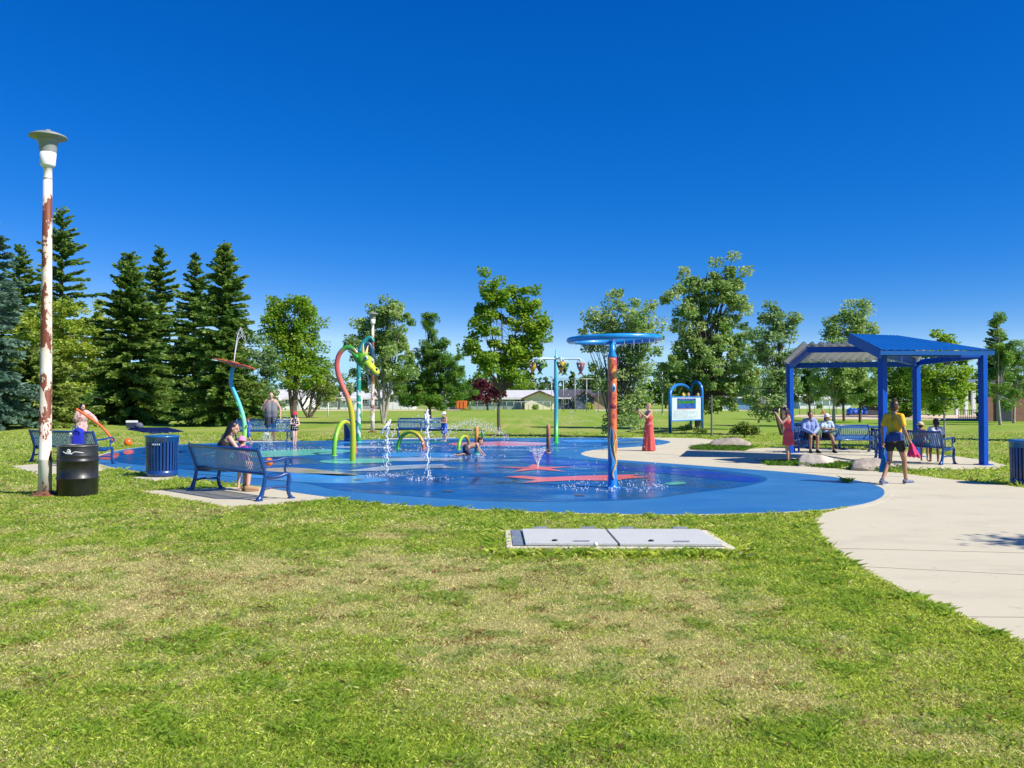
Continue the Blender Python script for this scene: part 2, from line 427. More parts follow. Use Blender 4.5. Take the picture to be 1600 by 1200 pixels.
fp2 = gl([(400, 640.4), (720, 639.6), (720, 641.2), (400, 642.2)])
o = MB().poly(fp2, -.05, .012).build('far_path', sandm); o['kind'] = 'structure'

# ------------------------------------------------------------------ splash pad: wet blue rubber with inlaid shapes
def padmat(name, c1, c2, wet, rlo=.05, rhi=.5):
    global n, l, tc
    m, n, l, bs = newmat(name); tc = n.new('ShaderNodeTexCoord')
    a_ = noise(.45, 5); g_ = noise(260, 2); st = noise(.8, 4, stretch=(.6, 1.0, 1)); s2 = noise(7, 4)
    c = mix(a_.outputs[0], c1, c2); c = mix(math_('MULTIPLY', g_.outputs[0], .45), c, tuple(q * .55 for q in c1))
    c = mix(math_('MULTIPLY', math_('GREATER_THAN', g_.outputs[0], .66), .25), c, tuple(min(1, q * 2.2 + .05) for q in c1))
    l.new(c, bs.inputs['Base Color'])
    mr = n.new('ShaderNodeMapRange'); mr.inputs[1].default_value = .36; mr.inputs[2].default_value = .66; mr.inputs[3].default_value = rlo; mr.inputs[4].default_value = rhi
    l.new(st.outputs[0], mr.inputs[0]); l.new(mr.outputs[0], bs.inputs['Roughness'])
    bs.inputs['Specular IOR Level'].default_value = wet
    bp = n.new('ShaderNodeBump'); bp.inputs['Strength'].default_value = .12 if wet > .3 else .3; bp.inputs['Distance'].default_value = .01
    l.new(math_('ADD', math_('MULTIPLY', s2.outputs[0], .8), math_('MULTIPLY', g_.outputs[0], .12)), bp.inputs['Height']); l.new(bp.outputs[0], bs.inputs['Normal'])
    return m
PM = [padmat('rubber_mid_blue_dry', (.006, .115, .36), (.07, .25, .44), .25, .35, .7), padmat('rubber_deep_blue_wet', (.002, .070, .27), (.010, .125, .36), .22, .10, .45),
      padmat('rubber_royal_blue', (.003, .035, .34), (.006, .055, .44), .3, .12, .42), padmat('rubber_sky_blue', (.03, .25, .66), (.06, .34, .74), .3, .1, .4),
      padmat('rubber_coral', (.76, .13, .12), (.84, .19, .17), .35, .12, .4), padmat('rubber_pale_grey', (.34, .44, .60), (.48, .57, .70), .4, .08, .35),
      padmat('rubber_mint', (.10, .50, .36), (.16, .58, .46), .35, .1, .35), padmat('rubber_sand', (.42, .37, .26), (.50, .45, .33), .35, .1, .4),
      padmat('rubber_pink_red', (.72, .13, .16), (.76, .2, .24), .4, .08, .3), padmat('rubber_teal', (.02, .28, .30), (.04, .36, .36), .4, .08, .3)]
b = MB(); b.poly(PAD, -.05, .020, 0)
lev = [.024]
def lay(pts, mi, sm=True, n_=5):
    q = gl(pts)
    if sm: q = smooth2(q, n_)
    b.add([(p[0], p[1], lev[0]) for p in (q if sum(q[i][0] * q[(i + 1) % len(q)][1] - q[(i + 1) % len(q)][0] * q[i][1] for i in range(len(q))) > 0 else q[::-1])], [list(range(len(q)))], mi, False)
lay([(172, 712), (230, 700), (330, 695.5), (450, 692.5), (600, 689.5), (760, 687.5), (900, 686.8), (985, 687.5), (1012, 690.5), (985, 695), (930, 698.5), (888, 703), (868, 708.5), (880, 715), (940, 721), (1000, 726), (1080, 732), (1150, 739),
     (1192, 746), (1196, 753), (1160, 762), (1090, 771), (1010, 781), (920, 785), (800, 785.5), (700, 781), (600, 774), (520, 766), (480, 757), (420, 748), (330, 739), (240, 730), (180, 722)], 1)
lev[0] = .028
lay([(815, 718), (826, 710), (842, 707), (856, 706), (856, 711), (870, 718), (930, 725), (1010, 731), (1100, 738), (1180, 748), (1178, 755), (1130, 752), (1040, 742), (950, 735), (880, 729), (820, 724)], 2)
lay([(300, 741), (420, 740), (560, 744), (606, 752), (560, 757), (480, 756), (400, 749), (330, 744)], 3)
lay([(330, 712), (420, 705), (500, 703), (560, 705.5), (510, 711), (430, 715), (360, 717)], 6)
lay([(408, 734), (462, 732.5), (520, 738), (560, 743.5), (530, 745.5), (470, 741), (415, 738)], 7)
lay([(700, 694), (745, 691.5), (800, 691), (850, 693), (845, 697), (780, 697.8), (722, 697.4)], 8)
lay([(600, 709), (660, 708), (720, 711), (680, 716), (610, 715)], 3)
lay([(150, 715), (170, 711), (185, 709), (183, 716), (165, 720)], 8); lay([(192, 707), (200, 704.5), (209, 705), (207, 710), (197, 711.5)], 8)
lay([(520, 699.5), (560, 698), (610, 699.8), (560, 701.8)], 5)
lay([(575, 719), (640, 716.5), (720, 717.5), (700, 721), (620, 722)], 5)
lay([(600, 691), (690, 690), (700, 692), (640, 694), (600, 693)], 9); lay([(880, 689), (960, 688.5), (965, 691), (900, 692)], 3)
lev[0] = .032
# mint disc round the serpent, pale fish shape, coral star, coral fish
c0 = G(558, 722); b.add([(c0.x + 1.0 * math.cos(t * .2618), c0.y + 1.0 * math.sin(t * .2618), .032) for t in range(24)], [list(range(24))], 6, False)
c0 = G(560, 692.5); b.add([(c0.x + .75 * math.cos(t * .2618), c0.y + .75 * math.sin(t * .2618), .032) for t in range(24)], [list(range(24))], 3, False)
lay([(540, 738), (600, 730), (650, 728), (695, 727), (700, 724.5), (692, 729), (716, 733.5), (690, 733), (640, 734.5), (590, 738)], 5, False)
c0 = G(838, 733.3)
st = [(c0.x + (1.05 if k % 2 == 0 else .34) * math.cos(.35 + k * math.pi / 5), c0.y + (1.35 if k % 2 == 0 else .42) * math.sin(.35 + k * math.pi / 5), .032) for k in range(10)]
b.add(st, [list(range(10))], 4, False)
lay([(788, 747), (815, 745.5), (850, 748), (900, 746), (960, 744), (1005, 743.5), (985, 746), (1018, 747.5), (980, 750), (960, 753.5), (900, 752.5), (850, 755), (815, 757), (838, 752)], 4, False)
lay([(1040, 757), (1066, 755), (1070, 758.5), (1046, 760)], 6)
dr_ = len(PM); PM += [mat('drain_grate', (.16, .17, .18), .5, metal=.4)]
for px, py in ((905, 776), (700, 770), (1010, 752), (560, 752), (760, 742), (650, 715), (960, 728)):
    c0 = G(px, py); b.add([(c0.x + .10 * math.cos(t * .3927), c0.y + .10 * math.sin(t * .3927), .036) for t in range(16)], [list(range(16))], dr_, False)
pad = b.build('splash_pad', PM, tri=True); pad['kind'] = 'structure'

# ------------------------------------------------------------------ grass blades
rs = np.random.RandomState(5)
NOGRASS = [PLAZA, PAD, RIM, HATCH, SLAB_A, SLAB_B, SLAB_C, SLAB_D, SLAB_E]
def scatter(d0, d1, dens, margin=.8):
    A = (d1 - d0) * (d1 + d0) * .578 + 2 * margin * (d1 - d0)
    N = int(A * dens); d = np.sqrt(rs.rand(N) * (d1 ** 2 - d0 ** 2) + d0 ** 2); x = (rs.rand(N) * 2 - 1) * (d * .585 + margin)
    ok = np.ones(N, bool)
    for p in NOGRASS:
        xs = [q[0] for q in p]; ys = [q[1] for q in p]; box = (x > min(xs)) & (x < max(xs)) & (d > min(ys)) & (d < max(ys))
        if box.any(): t = np.zeros(N, bool); t[box] = inpoly(x[box], d[box], p); ok &= ~t
    return x[ok], d[ok]
def blades(x, y, h0, w0, tall=None, tf=.9):
    N = len(x); dr = np.clip(dryness(x, y) + rs.randn(N) * .20, 0, 1)
    h = h0 * (.45 + .9 * rs.rand(N)) * (1.15 - .55 * dr) * (1 + tf * 1.1 * np.clip((fbm(x, y, 5.0, 61, 2) - .56) * 7, 0, 1))
    if tall is not None: h *= tall
    w_ = w0 * (.6 + .8 * rs.rand(N)); an = rs.rand(N) * 6.283; ca, sa = np.cos(an), np.sin(an)
    le = (np.abs(rs.randn(N)) * .8 + .35) * h; la = rs.rand(N) * 6.283
    mx, my = np.cos(la) * le, np.sin(la) * le
    v = np.zeros((N, 4, 3))
    v[:, 0] = np.stack([x - ca * w_ / 2, y - sa * w_ / 2, np.zeros(N) - .003], 1); v[:, 1] = np.stack([x + ca * w_ / 2, y + sa * w_ / 2, np.zeros(N) - .003], 1)
    v[:, 2] = np.stack([x + mx * .4 + ca * w_ * .38, y + my * .4 + sa * w_ * .38, h * .62], 1)
    v[:, 3] = np.stack([x + mx, y + my, h * (.75 + .25 * rs.rand(N))], 1)
    hue = rs.rand(N)[:, None]
    g1, g2, s1, s2 = np.array([.28, .40, .025]), np.array([.64, .70, .12]), np.array([.92, .82, .40]), np.array([.42, .30, .14])
    gr = g1 * (1 - hue) + g2 * hue; h2 = (rs.rand(N)[:, None] ** 2.6); strw = s1 * (1 - h2) + s2 * h2
    t = np.clip((dr - .08) * 1.5, 0, 1)[:, None]; pick = (rs.rand(N)[:, None] < t)
    c = np.where(pick, strw, gr * (1 - .25 * t) + strw * .25 * t) * (.46 + .98 * rs.rand(N)[:, None])
    tuft = np.clip((fbm(x, y, 5.0, 61, 2) - .56) * 7, 0, 1)[:, None]; c = c * (1 - .55 * tuft) + np.array([.20, .37, .03]) * .55 * tuft
    br = rs.rand(N)[:, None] < (.010 + .38 * t * (fbm(x, y, 4.5, 44, 3)[:, None] > .575)); c = np.where(br, np.array([.30, .13, .06]) * (.5 + rs.rand(N)[:, None]), c)
    return v, np.repeat(c, 4, 0)
gv, gc = [], []
for d0, d1, dens, h0, w0 in ((3.7, 5.6, 13500, .016, .0027), (5.6, 8, 9500, .017, .0034), (8, 11.5, 5600, .019, .0048), (11.5, 17, 2600, .023, .0075), (17, 27, 560, .032, .014), (27, 45, 140, .032, .024)):
    x, y = scatter(d0, d1, dens)
    near_ = np.minimum(polydist(x, y, PLAZA), np.minimum(polydist(x, y, PAD), polydist(x, y, HATCH)))
    v, c = blades(x, y, h0, w0, 1 + .55 * np.exp(-(near_ / .45) ** 2)); gv.append(v); gc.append(c)
# longer fringe in front of the hatch and along every hard edge
def fringe(poly, dens, spread, h0, w0, outward=.03, lim=None):
    n_ = len(poly); xs, ys = [], []
    for i in range(n_):
        a_ = Vector(poly[i]); b_ = Vector(poly[(i + 1) % n_]); L = (b_ - a_).length; k = int(L * dens)
        if a_.y > 30 or a_.y < 3: k = int(k * .2)
        t = rs.rand(k); o_ = rs.randn(k) * spread
        nn = Vector(((b_ - a_).y, -(b_ - a_).x)).normalized()
        xs.append(a_.x + (b_.x - a_.x) * t + nn.x * o_); ys.append(a_.y + (b_.y - a_.y) * t + nn.y * o_)
    x = np.concatenate(xs); y = np.concatenate(ys); ok = np.ones(len(x), bool)
    for p in (PLAZA, PAD, HATCH, SLAB_A) + ((RIM,) if poly is RIM else ()): ok &= ~(inpoly(x, y, p) & (polydist(x, y, p) > outward))
    v, c = blades(x[ok], y[ok], h0, w0, tf=.15); gv.append(v); gc.append(c)
fringe(PLAZA, 700, .05, .024, .0045); fringe(RIM, 300, .06, .032, .008, .015); fringe(HATCH, 1700, .09, .075, .006, .0); fringe(SLAB_A, 300, .05, .035, .007)
grassm = leafmat('grass_blades', trans=.5, rough=.5)
gv = np.concatenate(gv).reshape(-1, 3); gc = np.concatenate(gc)
g = npmesh('grass', gv, 4, grassm, gc); g['kind'] = 'stuff'

# grass islands between rocks by the shelter
def tuft_patch(pts, dens, h0, w0):
    q = gl(pts); xs = [p[0] for p in q]; ys = [p[1] for p in q]; A = (max(xs) - min(xs)) * (max(ys) - min(ys)); N = int(A * dens)
    x = min(xs) + rs.rand(N) * (max(xs) - min(xs)); y = min(ys) + rs.rand(N) * (max(ys) - min(ys)); k = inpoly(x, y, q)
    N = k.sum(); v, c = blades(x[k], y[k], h0, w0, tf=.3); v[:, :, 2] += .01
    return v, np.tile(np.array([[.10, .22, .015]]), (len(c), 1)) * (.6 + .8 * np.repeat(rs.rand(N), 4)[:, None])
tv, tcs = [], []
for pts in ([(1190, 724), (1240, 722.5), (1330, 727), (1310, 733), (1255, 729), (1200, 728)], [(1325, 734), (1345, 726), (1400, 731), (1415, 738), (1370, 737)], [(1078, 703), (1100, 698), (1175, 700), (1165, 705), (1110, 704)], [(1312, 754), (1330, 752.5), (1328, 756.5)]):
    v, c = tuft_patch(pts, 1500, .085, .010); tv.append(v); tcs.append(c)
g = npmesh('grass', np.concatenate(tv).reshape(-1, 3), 4, grassm, np.concatenate(tcs)); g['kind'] = 'stuff'
# ------------------------------------------------------------------ common object materials
blue = mat('blue_coated_steel', (.006, .045, .19), .32, var=.10, scale=3, coat=.3, bump=.03, bscale=40)
bluel = mat('blue_coated_slats', (.016, .11, .30), .35, var=.1, scale=3, coat=.3)
blued = mat('navy_coated_steel', (.010, .02, .15), .35, var=.1, coat=.3)
postb = mat('shelter_blue_paint', (.001, .065, .40), .45, var=.06, scale=2, spec=.25)
white = mat('white_paint', (.75, .75, .72), .5, var=.06)
galv = mat('galvanised_steel', (.40, .42, .44), .45, metal=.6, var=.15, scale=8)
black = mat('black_paint', (.012, .013, .014), .3, var=.3, scale=5, coat=.3)
darkrubber = mat('dark_hollow', (.01, .01, .012), .8)

# ------------------------------------------------------------------ lamp posts
lampw, n, l, bs = newmat('flaking_white_paint')
tc = n.new('ShaderNodeTexCoord')
r1 = noise(4.2, 7, stretch=(1, 1, .40)); r2 = noise(14, 5); rz = n.new('ShaderNodeSeparateXYZ'); l.new(tc.outputs['Object'], rz.inputs[0])
cz = n.new('ShaderNodeValToRGB'); zz = math_('DIVIDE', rz.outputs[2], 6.5); l.new(zz, cz.inputs[0])
e = cz.color_ramp.elements; e[0].position = 0; e[0].color = (.40,) * 3 + (1,); e[1].position = 1; e[1].color = (0, 0, 0, 1)
for p_, v_ in ((.10, .50), (.28, .53), (.34, .42), (.40, .55), (.55, .50), (.60, .55), (.75, .57), (.80, .5), (.84, .30)):
    q = e.new(p_); q.color = (v_,) * 3 + (1,)
rust = math_('GREATER_THAN', math_('ADD', math_('SUBTRACT', r1.outputs[0], math_('MULTIPLY', math_('SUBTRACT', r2.outputs[0], .5), -.14)), cz.outputs[0]), 1.03)
halo = math_('GREATER_THAN', math_('ADD', r1.outputs[0], cz.outputs[0]), .96)
pw = mix(math_('MULTIPLY', noise(1.4, 4, stretch=(3, 3, .5)).outputs[0], .7), (.62, .60, .55), (.78, .72, .62))
pw = mix(math_('MULTIPLY', halo, .35), pw, (.60, .33, .14)); pw = mix(rust, pw, mix(r2.outputs[0], (.10, .022, .010), (.26, .07, .025)))
l.new(pw, bs.inputs['Base Color']); bs.inputs['Roughness'].default_value = .6
bp = n.new('ShaderNodeBump'); bp.inputs['Strength'].default_value = .4; bp.inputs['Distance'].default_value = .004; bp.invert = True
l.new(rust, bp.inputs['Height']); l.new(bp.outputs[0], bs.inputs['Normal'])
rustm = mat('rusted_iron', (.16, .06, .03), .9, var=.5, scale=14, bump=.4)
lampgrey = mat('lamp_grey_enamel', (.24, .26, .24), .45, var=.08)
glassm = mat('frosted_lamp_glass', (.42, .44, .40), .3)
def lamp(loc, label):
    t = thing('street_lamp', label, 'street lamp', loc, 'white painted park lamps'); x, y, z = loc
    MB().lathe([(.112, .03), (.110, .62), (.115, .63), (.115, .66), (.104, .67), (.095, 2.6), (.084, 4.2), (.073, 5.62)], 24, loc).build('pole', lampw, t)
    b = MB().lathe([(.25, -.02), (.25, .015), (.235, .03), (.17, .035), (.13, .085), (.117, .09)], 24, loc)
    for k in range(4): b.lathe([(.022, .03), (.022, .065), (.012, .07)], 6, (x + .19 * math.cos(k * 1.57 + .5), y + .19 * math.sin(k * 1.57 + .5), z))
    b.build('base_flange', rustm, t)
    MB().lathe([(.083, 5.60), (.072, 5.62), (.072, 5.80), (.083, 5.805)], 20, loc).build('collar', lampw, t)
    MB().lathe([(.085, 5.80), (.118, 5.83), (.122, 5.84), (.137, 6.06)], 28, loc).build('ballast_housing', white, t)
    MB().lathe([(.137, 6.06), (.145, 6.14), (.158, 6.22), (.185, 6.285)], 28, loc, cap=False).build('lamp_shade', lampgrey, t)
    MB().lathe([(.184, 6.285), (.27, 6.335), (.308, 6.33), (.314, 6.345), (.296, 6.365), (.19, 6.41), (.05, 6.43), (.045, 6.47), (.0, 6.475)], 32, loc).build('hat', lampgrey, t)
    return t
lp = lamp(tuple(G(70, 775)), 'tall lamp post with flaking rusty white paint beside the black barrel')
c = G(582, 676); dup(lp, (c.x, c.y, 0), 1.3, 'distant lamp post standing behind the dragon spray neck', scale=.955)

# ------------------------------------------------------------------ black barrel
c = G(121, 774); t = thing('barrel', 'black steel drum with white scrawl standing beside the rusty lamp post', 'barrel', c)
R0 = .335
pr = [(R0 - .015, 0), (R0, .012), (R0, .30), (R0 + .014, .31), (R0 + .014, .325), (R0, .335), (R0, .60), (R0 + .014, .61), (R0 + .014, .63), (R0, .64), (R0 - .002, .70), (R0 + .004, .71), (R0 - .002, .72), (R0, .875)]
MB().lathe(pr, 40, c, cap=False).build('drum', mat('worn_black_drum', (.018, .018, .018), .42, var=.7, scale=3, coat=.08, bump=.12, bscale=5), t)
b = MB(); b.tube([c + V((R0 + .003) * math.cos(k * .157), (R0 + .003) * math.sin(k * .157), .882) for k in range(41)], .012, 8)
b.lathe([(R0 - .012, .87), (R0 - .02, .5), (0.01, .45)], 30, c, cap=False)
b.build('rim', mat('worn_drum_rim', (.16, .15, .15), .4, metal=.5, var=.5, scale=6), t)
b = MB()
for pts in ([(-.10, .79), (-.05, .77), (0, .80), (.04, .775), (.02, .80), (-.03, .79), (.05, .76), (.10, .785), (.17, .78), (.24, .765)], [(-.02, .81), (0, .83), (.03, .81), (0, .79)], [(-.06, .76), (0, .755), (.06, .75)]):
    b.tube([c + V((R0 + .002) * math.sin(a_ / R0), -(R0 + .002) * math.cos(a_ / R0), z_) for a_, z_ in spline([V(p[0], p[1], 0) for p in pts], 4) and [(q.x, q.y) for q in spline([V(p[0], p[1], 0) for p in pts], 4)]], .007, 5)
b.build('scrawl', white, t)

# ------------------------------------------------------------------ benches
def bench(name, label, L=2.3, group='blue slatted park benches', midarm=False, loc=(0, 0, 0), rz=0):
    t = thing(name, label, 'bench', loc, group, rz)
    t.location = (0, 0, 0); t.rotation_euler = (0, 0, 0)
    h = L / 2
    prof = spline([V(0, -.355, .835), V(0, -.33, .80), V(0, -.275, .66), V(0, -.215, .50), V(0, -.16, .43), V(0, -.05, .405), V(0, .10, .42), V(0, .20, .435), V(0, .235, .41)], 4)
    for sx in (-1, 1):
        X = sx * (h + .02)
        b = MB(); q = lambda pts: [V(X, y, z) for y, z in pts]
        b.tube(spline(q([(-.37, .86), (-.345, .83), (-.285, .66), (-.225, .48), (-.215, .40), (-.235, .25), (-.285, .08), (-.32, .03), (-.335, .0)]), 4), [.034] * 20 + [.036, .038, .04, .042, .045, .048, .05, .055, .058, .06, .06, .06, .06], 8, flat=.8)
        b.tube(spline(q([(-.215, .42), (-.12, .385), (.05, .385), (.18, .42), (.235, .40), (.235, .30), (.22, .20), (.24, .08), (.275, .03), (.29, .0)]), 4), .034, 8)
        b.tube(spline(q([(-.24, .19), (-.05, .215), (.22, .20)]), 5), .02, 6)
        for y in (-.325, .285): b.box((X, y, .012), (.08, .10, .024))
        b.build('side_frame', blue, t)
        b = MB(); b.tube(spline(q([(-.30, .64), (-.18, .645), (.0, .66), (.16, .69), (.24, .685), (.285, .63), (.26, .575), (.20, .575), (.175, .62), (.20, .655)]), 5), .022, 8)
        b.tube(spline(q([(.19, .58), (.16, .50), (.19, .42)]), 4), .018, 6); b.build('armrest', blue, t)
    nS = int(L / .062)
    b = MB()
    k0 = next(i for i, p in enumerate(prof) if p.z < .44)
    for k in range(nS):
        X = -h + .045 + (L - .09) * k / (nS - 1); b.ribbon([V(X, p.y, p.z) for p in prof[:k0 + 1]], (1, 0, 0), .034, .007)
    b.build('backrest', bluel, t)
    b = MB()
    for k in range(nS):
        X = -h + .045 + (L - .09) * k / (nS - 1); b.ribbon([V(X, p.y, p.z) for p in prof[k0:]], (1, 0, 0), .034, .007)
    b.build('seat', bluel, t)
    b = MB().tube([V(-h - .02, -.355, .84), V(h + .02, -.355, .84)], .03, 8); b.build('top_rail', blue, t)
    b = MB().tube([V(-h, -.20, .435), V(h, -.20, .435)], .02, 8); b.tube([V(-h, .235, .405), V(h, .235, .405)], .026, 8); b.build('seat_rail', blue, t)
    if midarm:
        X = 0; q = lambda pts: [V(X, y, z) for y, z in pts]
        b = MB().tube(spline(q([(-.30, .64), (-.1, .65), (.16, .69), (.27, .66), (.26, .575), (.20, .58)]), 5), .022, 8); b.tube(spline(q([(.20, .58), (.16, .5), (.19, .42)]), 4), .018, 6); b.build('armrest', blue, t)
    t.location = loc; t.rotation_euler = (0, 0, rz)
    return t
fa = (G(296.6, 768) + G(406, 785)) / 2; di = (G(406, 785) - G(296.6, 768)); A1 = math.atan2(di.y, di.x)
fw_ = V(-math.sin(A1), math.cos(A1), 0)
bench1 = bench('park_bench', 'blue slatted bench with its back turned, on the concrete slab, woman sitting on it', 2.38, loc=fa + fw_ * .325 + V(0, 0, .016), rz=A1)
BENCH1 = (fa + fw_ * .325, A1)
c = G(104, 726); dup(bench1, (c.x, c.y + .3, .016), -.45, 'blue slatted bench behind the rusty lamp post, near the orange pool noodle')
c1, c2 = G(360, 690), G(450, 690.4); b2 = (c1 + c2) / 2
bench2 = bench('park_bench', 'pale blue slatted bench behind the green flower stem, in front of the man', 2.25, loc=(b2.x, b2.y + .3, .016), rz=math.pi - .06)
c1, c2 = G(624, 685.5), G(690, 685); b3 = (c1 + c2) / 2
bench3 = bench('park_bench', 'pale blue slatted bench with a middle armrest behind the fountain jets', 1.95, midarm=True, loc=(b3.x, b3.y + .3, .016), rz=math.pi + .05)
bA = (G(1254, 707) + G(1366, 709)) / 2
benchA = bench('park_bench', 'dark blue slatted bench under the shelter roof with two people on it', 2.35, midarm=True, loc=(bA.x, bA.y + .3, .012), rz=math.pi - .04)
BENCHA = (Vector((bA.x, bA.y + .3, 0)), math.pi - .04)
pR, pL = G(1469, 727), G(1368, 720); dB = pR - pL; AB = math.atan2(dB.y, dB.x); fB = V(-math.sin(AB), math.cos(AB), 0)
benchB = bench('park_bench', 'blue slatted bench seen from behind at the right of the shelter, girl sitting on it', dB.length, loc=(pR + pL) / 2 + fB * .32 + V(0, 0, .012), rz=AB)
BENCHB = ((pR + pL) / 2 + fB * .32, AB)

# ------------------------------------------------------------------ litter bins
def bin_(label, loc, rad=.345, H=.9):
    t = thing('litter_bin', label, 'litter bin', (0, 0, 0), 'blue slatted litter bins')
    MB().lathe([(rad - .05, .03), (rad - .05, H - .04)], 24).build('liner', darkrubber, t)
    b = MB(); ns = 30
    for k in range(ns):
        a = 2 * math.pi * k / ns; p = V(math.cos(a), math.sin(a), 0); b.ribbon([p * (rad - .02) + V(0, 0, .10), p * (rad - .012) + V(0, 0, .4), p * (rad - .008) + V(0, 0, H - .1)], (-math.sin(a), math.cos(a), 0), .045, .008)
    b.build('slats', blue, t)
    MB().lathe([(rad - .045, .0), (rad - .01, .005), (rad - .01, .13), (rad - .025, .135)], 32).build('bottom_band', blue, t)
    MB().lathe([(rad - .03, H - .155), (rad, H - .15), (rad + .005, H - .05), (rad + .02, H - .045), (rad + .02, H - .02), (rad + .005, H - .01), (rad - .08, H), (rad - .13, H - .005), (rad - .14, H - .05)], 32, cap=False).build('lid_ring', bluel, t)
    b = MB().box((-.0, -rad + .006, H - .19), (.20, .012, .05), 0, 1)
    for k in range(4): b.box((-.06 + k * .045, -rad + .002, H - .19 + .0), (.018, .012, .035))
    b.build('label_plate', [white, blue], t)
    t.location = loc; return t
bn = bin_('blue slatted litter bin left of the near bench, at the pad edge', G(253, 745) + V(0, 0, .016))
c = G(1608, 758); dup(bn, (c.x, c.y, 0), -.25, 'blue litter bin cut off by the right picture edge')
c = G(549, 690); dup(bn, (c.x, c.y + .2, 0), .4, 'blue litter bin half hidden behind the dragon neck')
c = G(1266, 702); dup(bn, (c.x, c.y + .6, 0), .9, 'blue bin behind the seated person in the pale sweater')

# ------------------------------------------------------------------ hatch
hc = V(1.17, 10.34, 0)
t = thing('utility_hatch', 'concrete box with two grey metal hatch doors lying in the lawn', 'hatch', hc)
b = MB().poly(HATCH, -.1, .085, 0); b.build('concrete_box', mat('hatch_concrete', (.60, .55, .42), .9, var=.2, scale=5, bump=.3), t, bevel=.012)
dm, n, l, bs = newmat('tread_plate'); tc = n.new('ShaderNodeTexCoord')
mp = n.new('ShaderNodeMapping'); mp.inputs['Rotation'].default_value = (0, 0, R(40)); mp.inputs['Scale'].default_value = (1, .35, 1); l.new(tc.outputs['Object'], mp.inputs[0])
vo = n.new('ShaderNodeTexVoronoi'); vo.inputs['Scale'].default_value = 38; vo.inputs['Randomness'].default_value = .1; l.new(mp.outputs[0], vo.inputs['Vector'])
ln_ = math_('LESS_THAN', vo.outputs['Distance'], .28); l.new(mix(ln_, mix(noise(3, 5).outputs[0], (.42, .43, .41), (.53, .53, .50)), (.64, .64, .60)), bs.inputs['Base Color'])
bs.inputs['Metallic'].default_value = .0; bs.inputs['Roughness'].default_value = .75; bs.inputs['Specular IOR Level'].default_value = .15
bp = n.new('ShaderNodeBump'); bp.inputs['Strength'].default_value = .6; bp.inputs['Distance'].default_value = .006; l.new(ln_, bp.inputs['Height']); l.new(bp.outputs[0], bs.inputs['Normal'])
def hx(u, v): return Vector(HATCH[0]) * (1 - u) * (1 - v) + Vector(HATCH[1]) * u * (1 - v) + Vector(HATCH[2]) * u * v + Vector(HATCH[3]) * (1 - u) * v
for u0, u1 in ((.085, .492), (.503, .955)):
    b = MB().poly([hx(u0, .08), hx(u1, .08), hx(u1, .93), hx(u0, .93)], .075, .112); d_ = b.build('hatch_door', dm, t, bevel=.004)
    for f_ in (.22, .8):
        p = hx(u0 + (u1 - u0) * f_, .955); MB().box((p.x, p.y, .115), (.17, .05, .03)).build('hinge', galv, d_)
    p = hx(u0 + (u1 - u0) * .62, .16); MB().bar((p.x - .09, p.y, .122), (p.x + .09, p.y, .122), .018, .012).build('handle', galv, d_)
    p = hx(u0 + (u1 - u0) * .33, .2); MB().ell((p.x, p.y, .118), (.035, .03, .014), 10).build('lock', black, d_)
b = MB().poly([hx(.03, .06), hx(.075, .06), hx(.075, .95), hx(.03, .95)], .08, .094)
for a, q in ((hx(.077, .06), hx(.077, .95)), (hx(.4975, .06), hx(.4975, .95)), (hx(.03, .055), hx(.96, .055))): b.bar((a.x, a.y, .088), (q.x, q.y, .088), .012, .008, 1)
b.build('frame', [galv, black], t)

# ------------------------------------------------------------------ octopus post with a spray ring
c = G(957, 764) + V(0, 0, .02)
t = thing('spray_post', 'tall orange and blue octopus painted post carrying a big blue spray ring', 'spray post', c)
om, n, l, bs = newmat('painted_octopus'); tc = n.new('ShaderNodeTexCoord'); sx = n.new('ShaderNodeSeparateXYZ'); l.new(tc.outputs['Object'], sx.inputs[0])
nz = noise(5, 4, stretch=(1, 1, .6)); nz2 = noise(9, 3)
cr = n.new('ShaderNodeValToRGB'); zz = math_('ADD', math_('ADD', math_('DIVIDE', sx.outputs[2], 2.5), math_('MULTIPLY', sx.outputs[0], .9)), math_('MULTIPLY', math_('SUBTRACT', nz.outputs[0], .5), .16)); l.new(zz, cr.inputs[0])
e = cr.color_ramp.elements; e[0].position = .0; e[0].color = (.006, .16, .62, 1); e[1].position = 1; e[1].color = (.45, .035, .04, 1)
for p_, v_ in ((.10, (.008, .17, .62)), (.20, (.02, .22, .50)), (.30, (.50, .10, .03)), (.55, (.72, .18, .05)), (.66, (.55, .06, .04)), (.72, (.70, .22, .03)), (.80, (.62, .10, .04)), (.90, (.78, .30, .03))):
    q = e.new(p_); q.color = v_ + (1,)
col = mix(math_('MULTIPLY', math_('GREATER_THAN', nz2.outputs[0], .56), math_('GREATER_THAN', zz, .43)), cr.outputs[0], (.40, .05, .045))
l.new(col, bs.inputs['Base Color']); bs.inputs['Roughness'].default_value = .35; bs.inputs['Coat Weight'].default_value = .3
MB().lathe([(.155, 0), (.16, .015), (.10, .03), (.088, .05), (.086, 1.0), (.09, 2.42), (.085, 2.47)], 28, c).build('post', om, t)
ringb = mat('ring_blue', (.015, .25, .60), .3, var=.25, scale=2.5, coat=.4)
MB().lathe([(.085, 2.46), (.082, 2.52), (.058, 2.58), (.056, 2.80)], 24, c).build('neck', ringb, t)
RC = c + V(.05, .12, 2.83); RR = .86
b = MB(); b.tube([RC + V(RR * math.cos(k * .0982), RR * math.sin(k * .0982), .02 * math.cos(k * .0982)) for k in range(65)], .052, 12, cap=False)
rg = b.build('spray_ring', ringb, t)
b = MB()
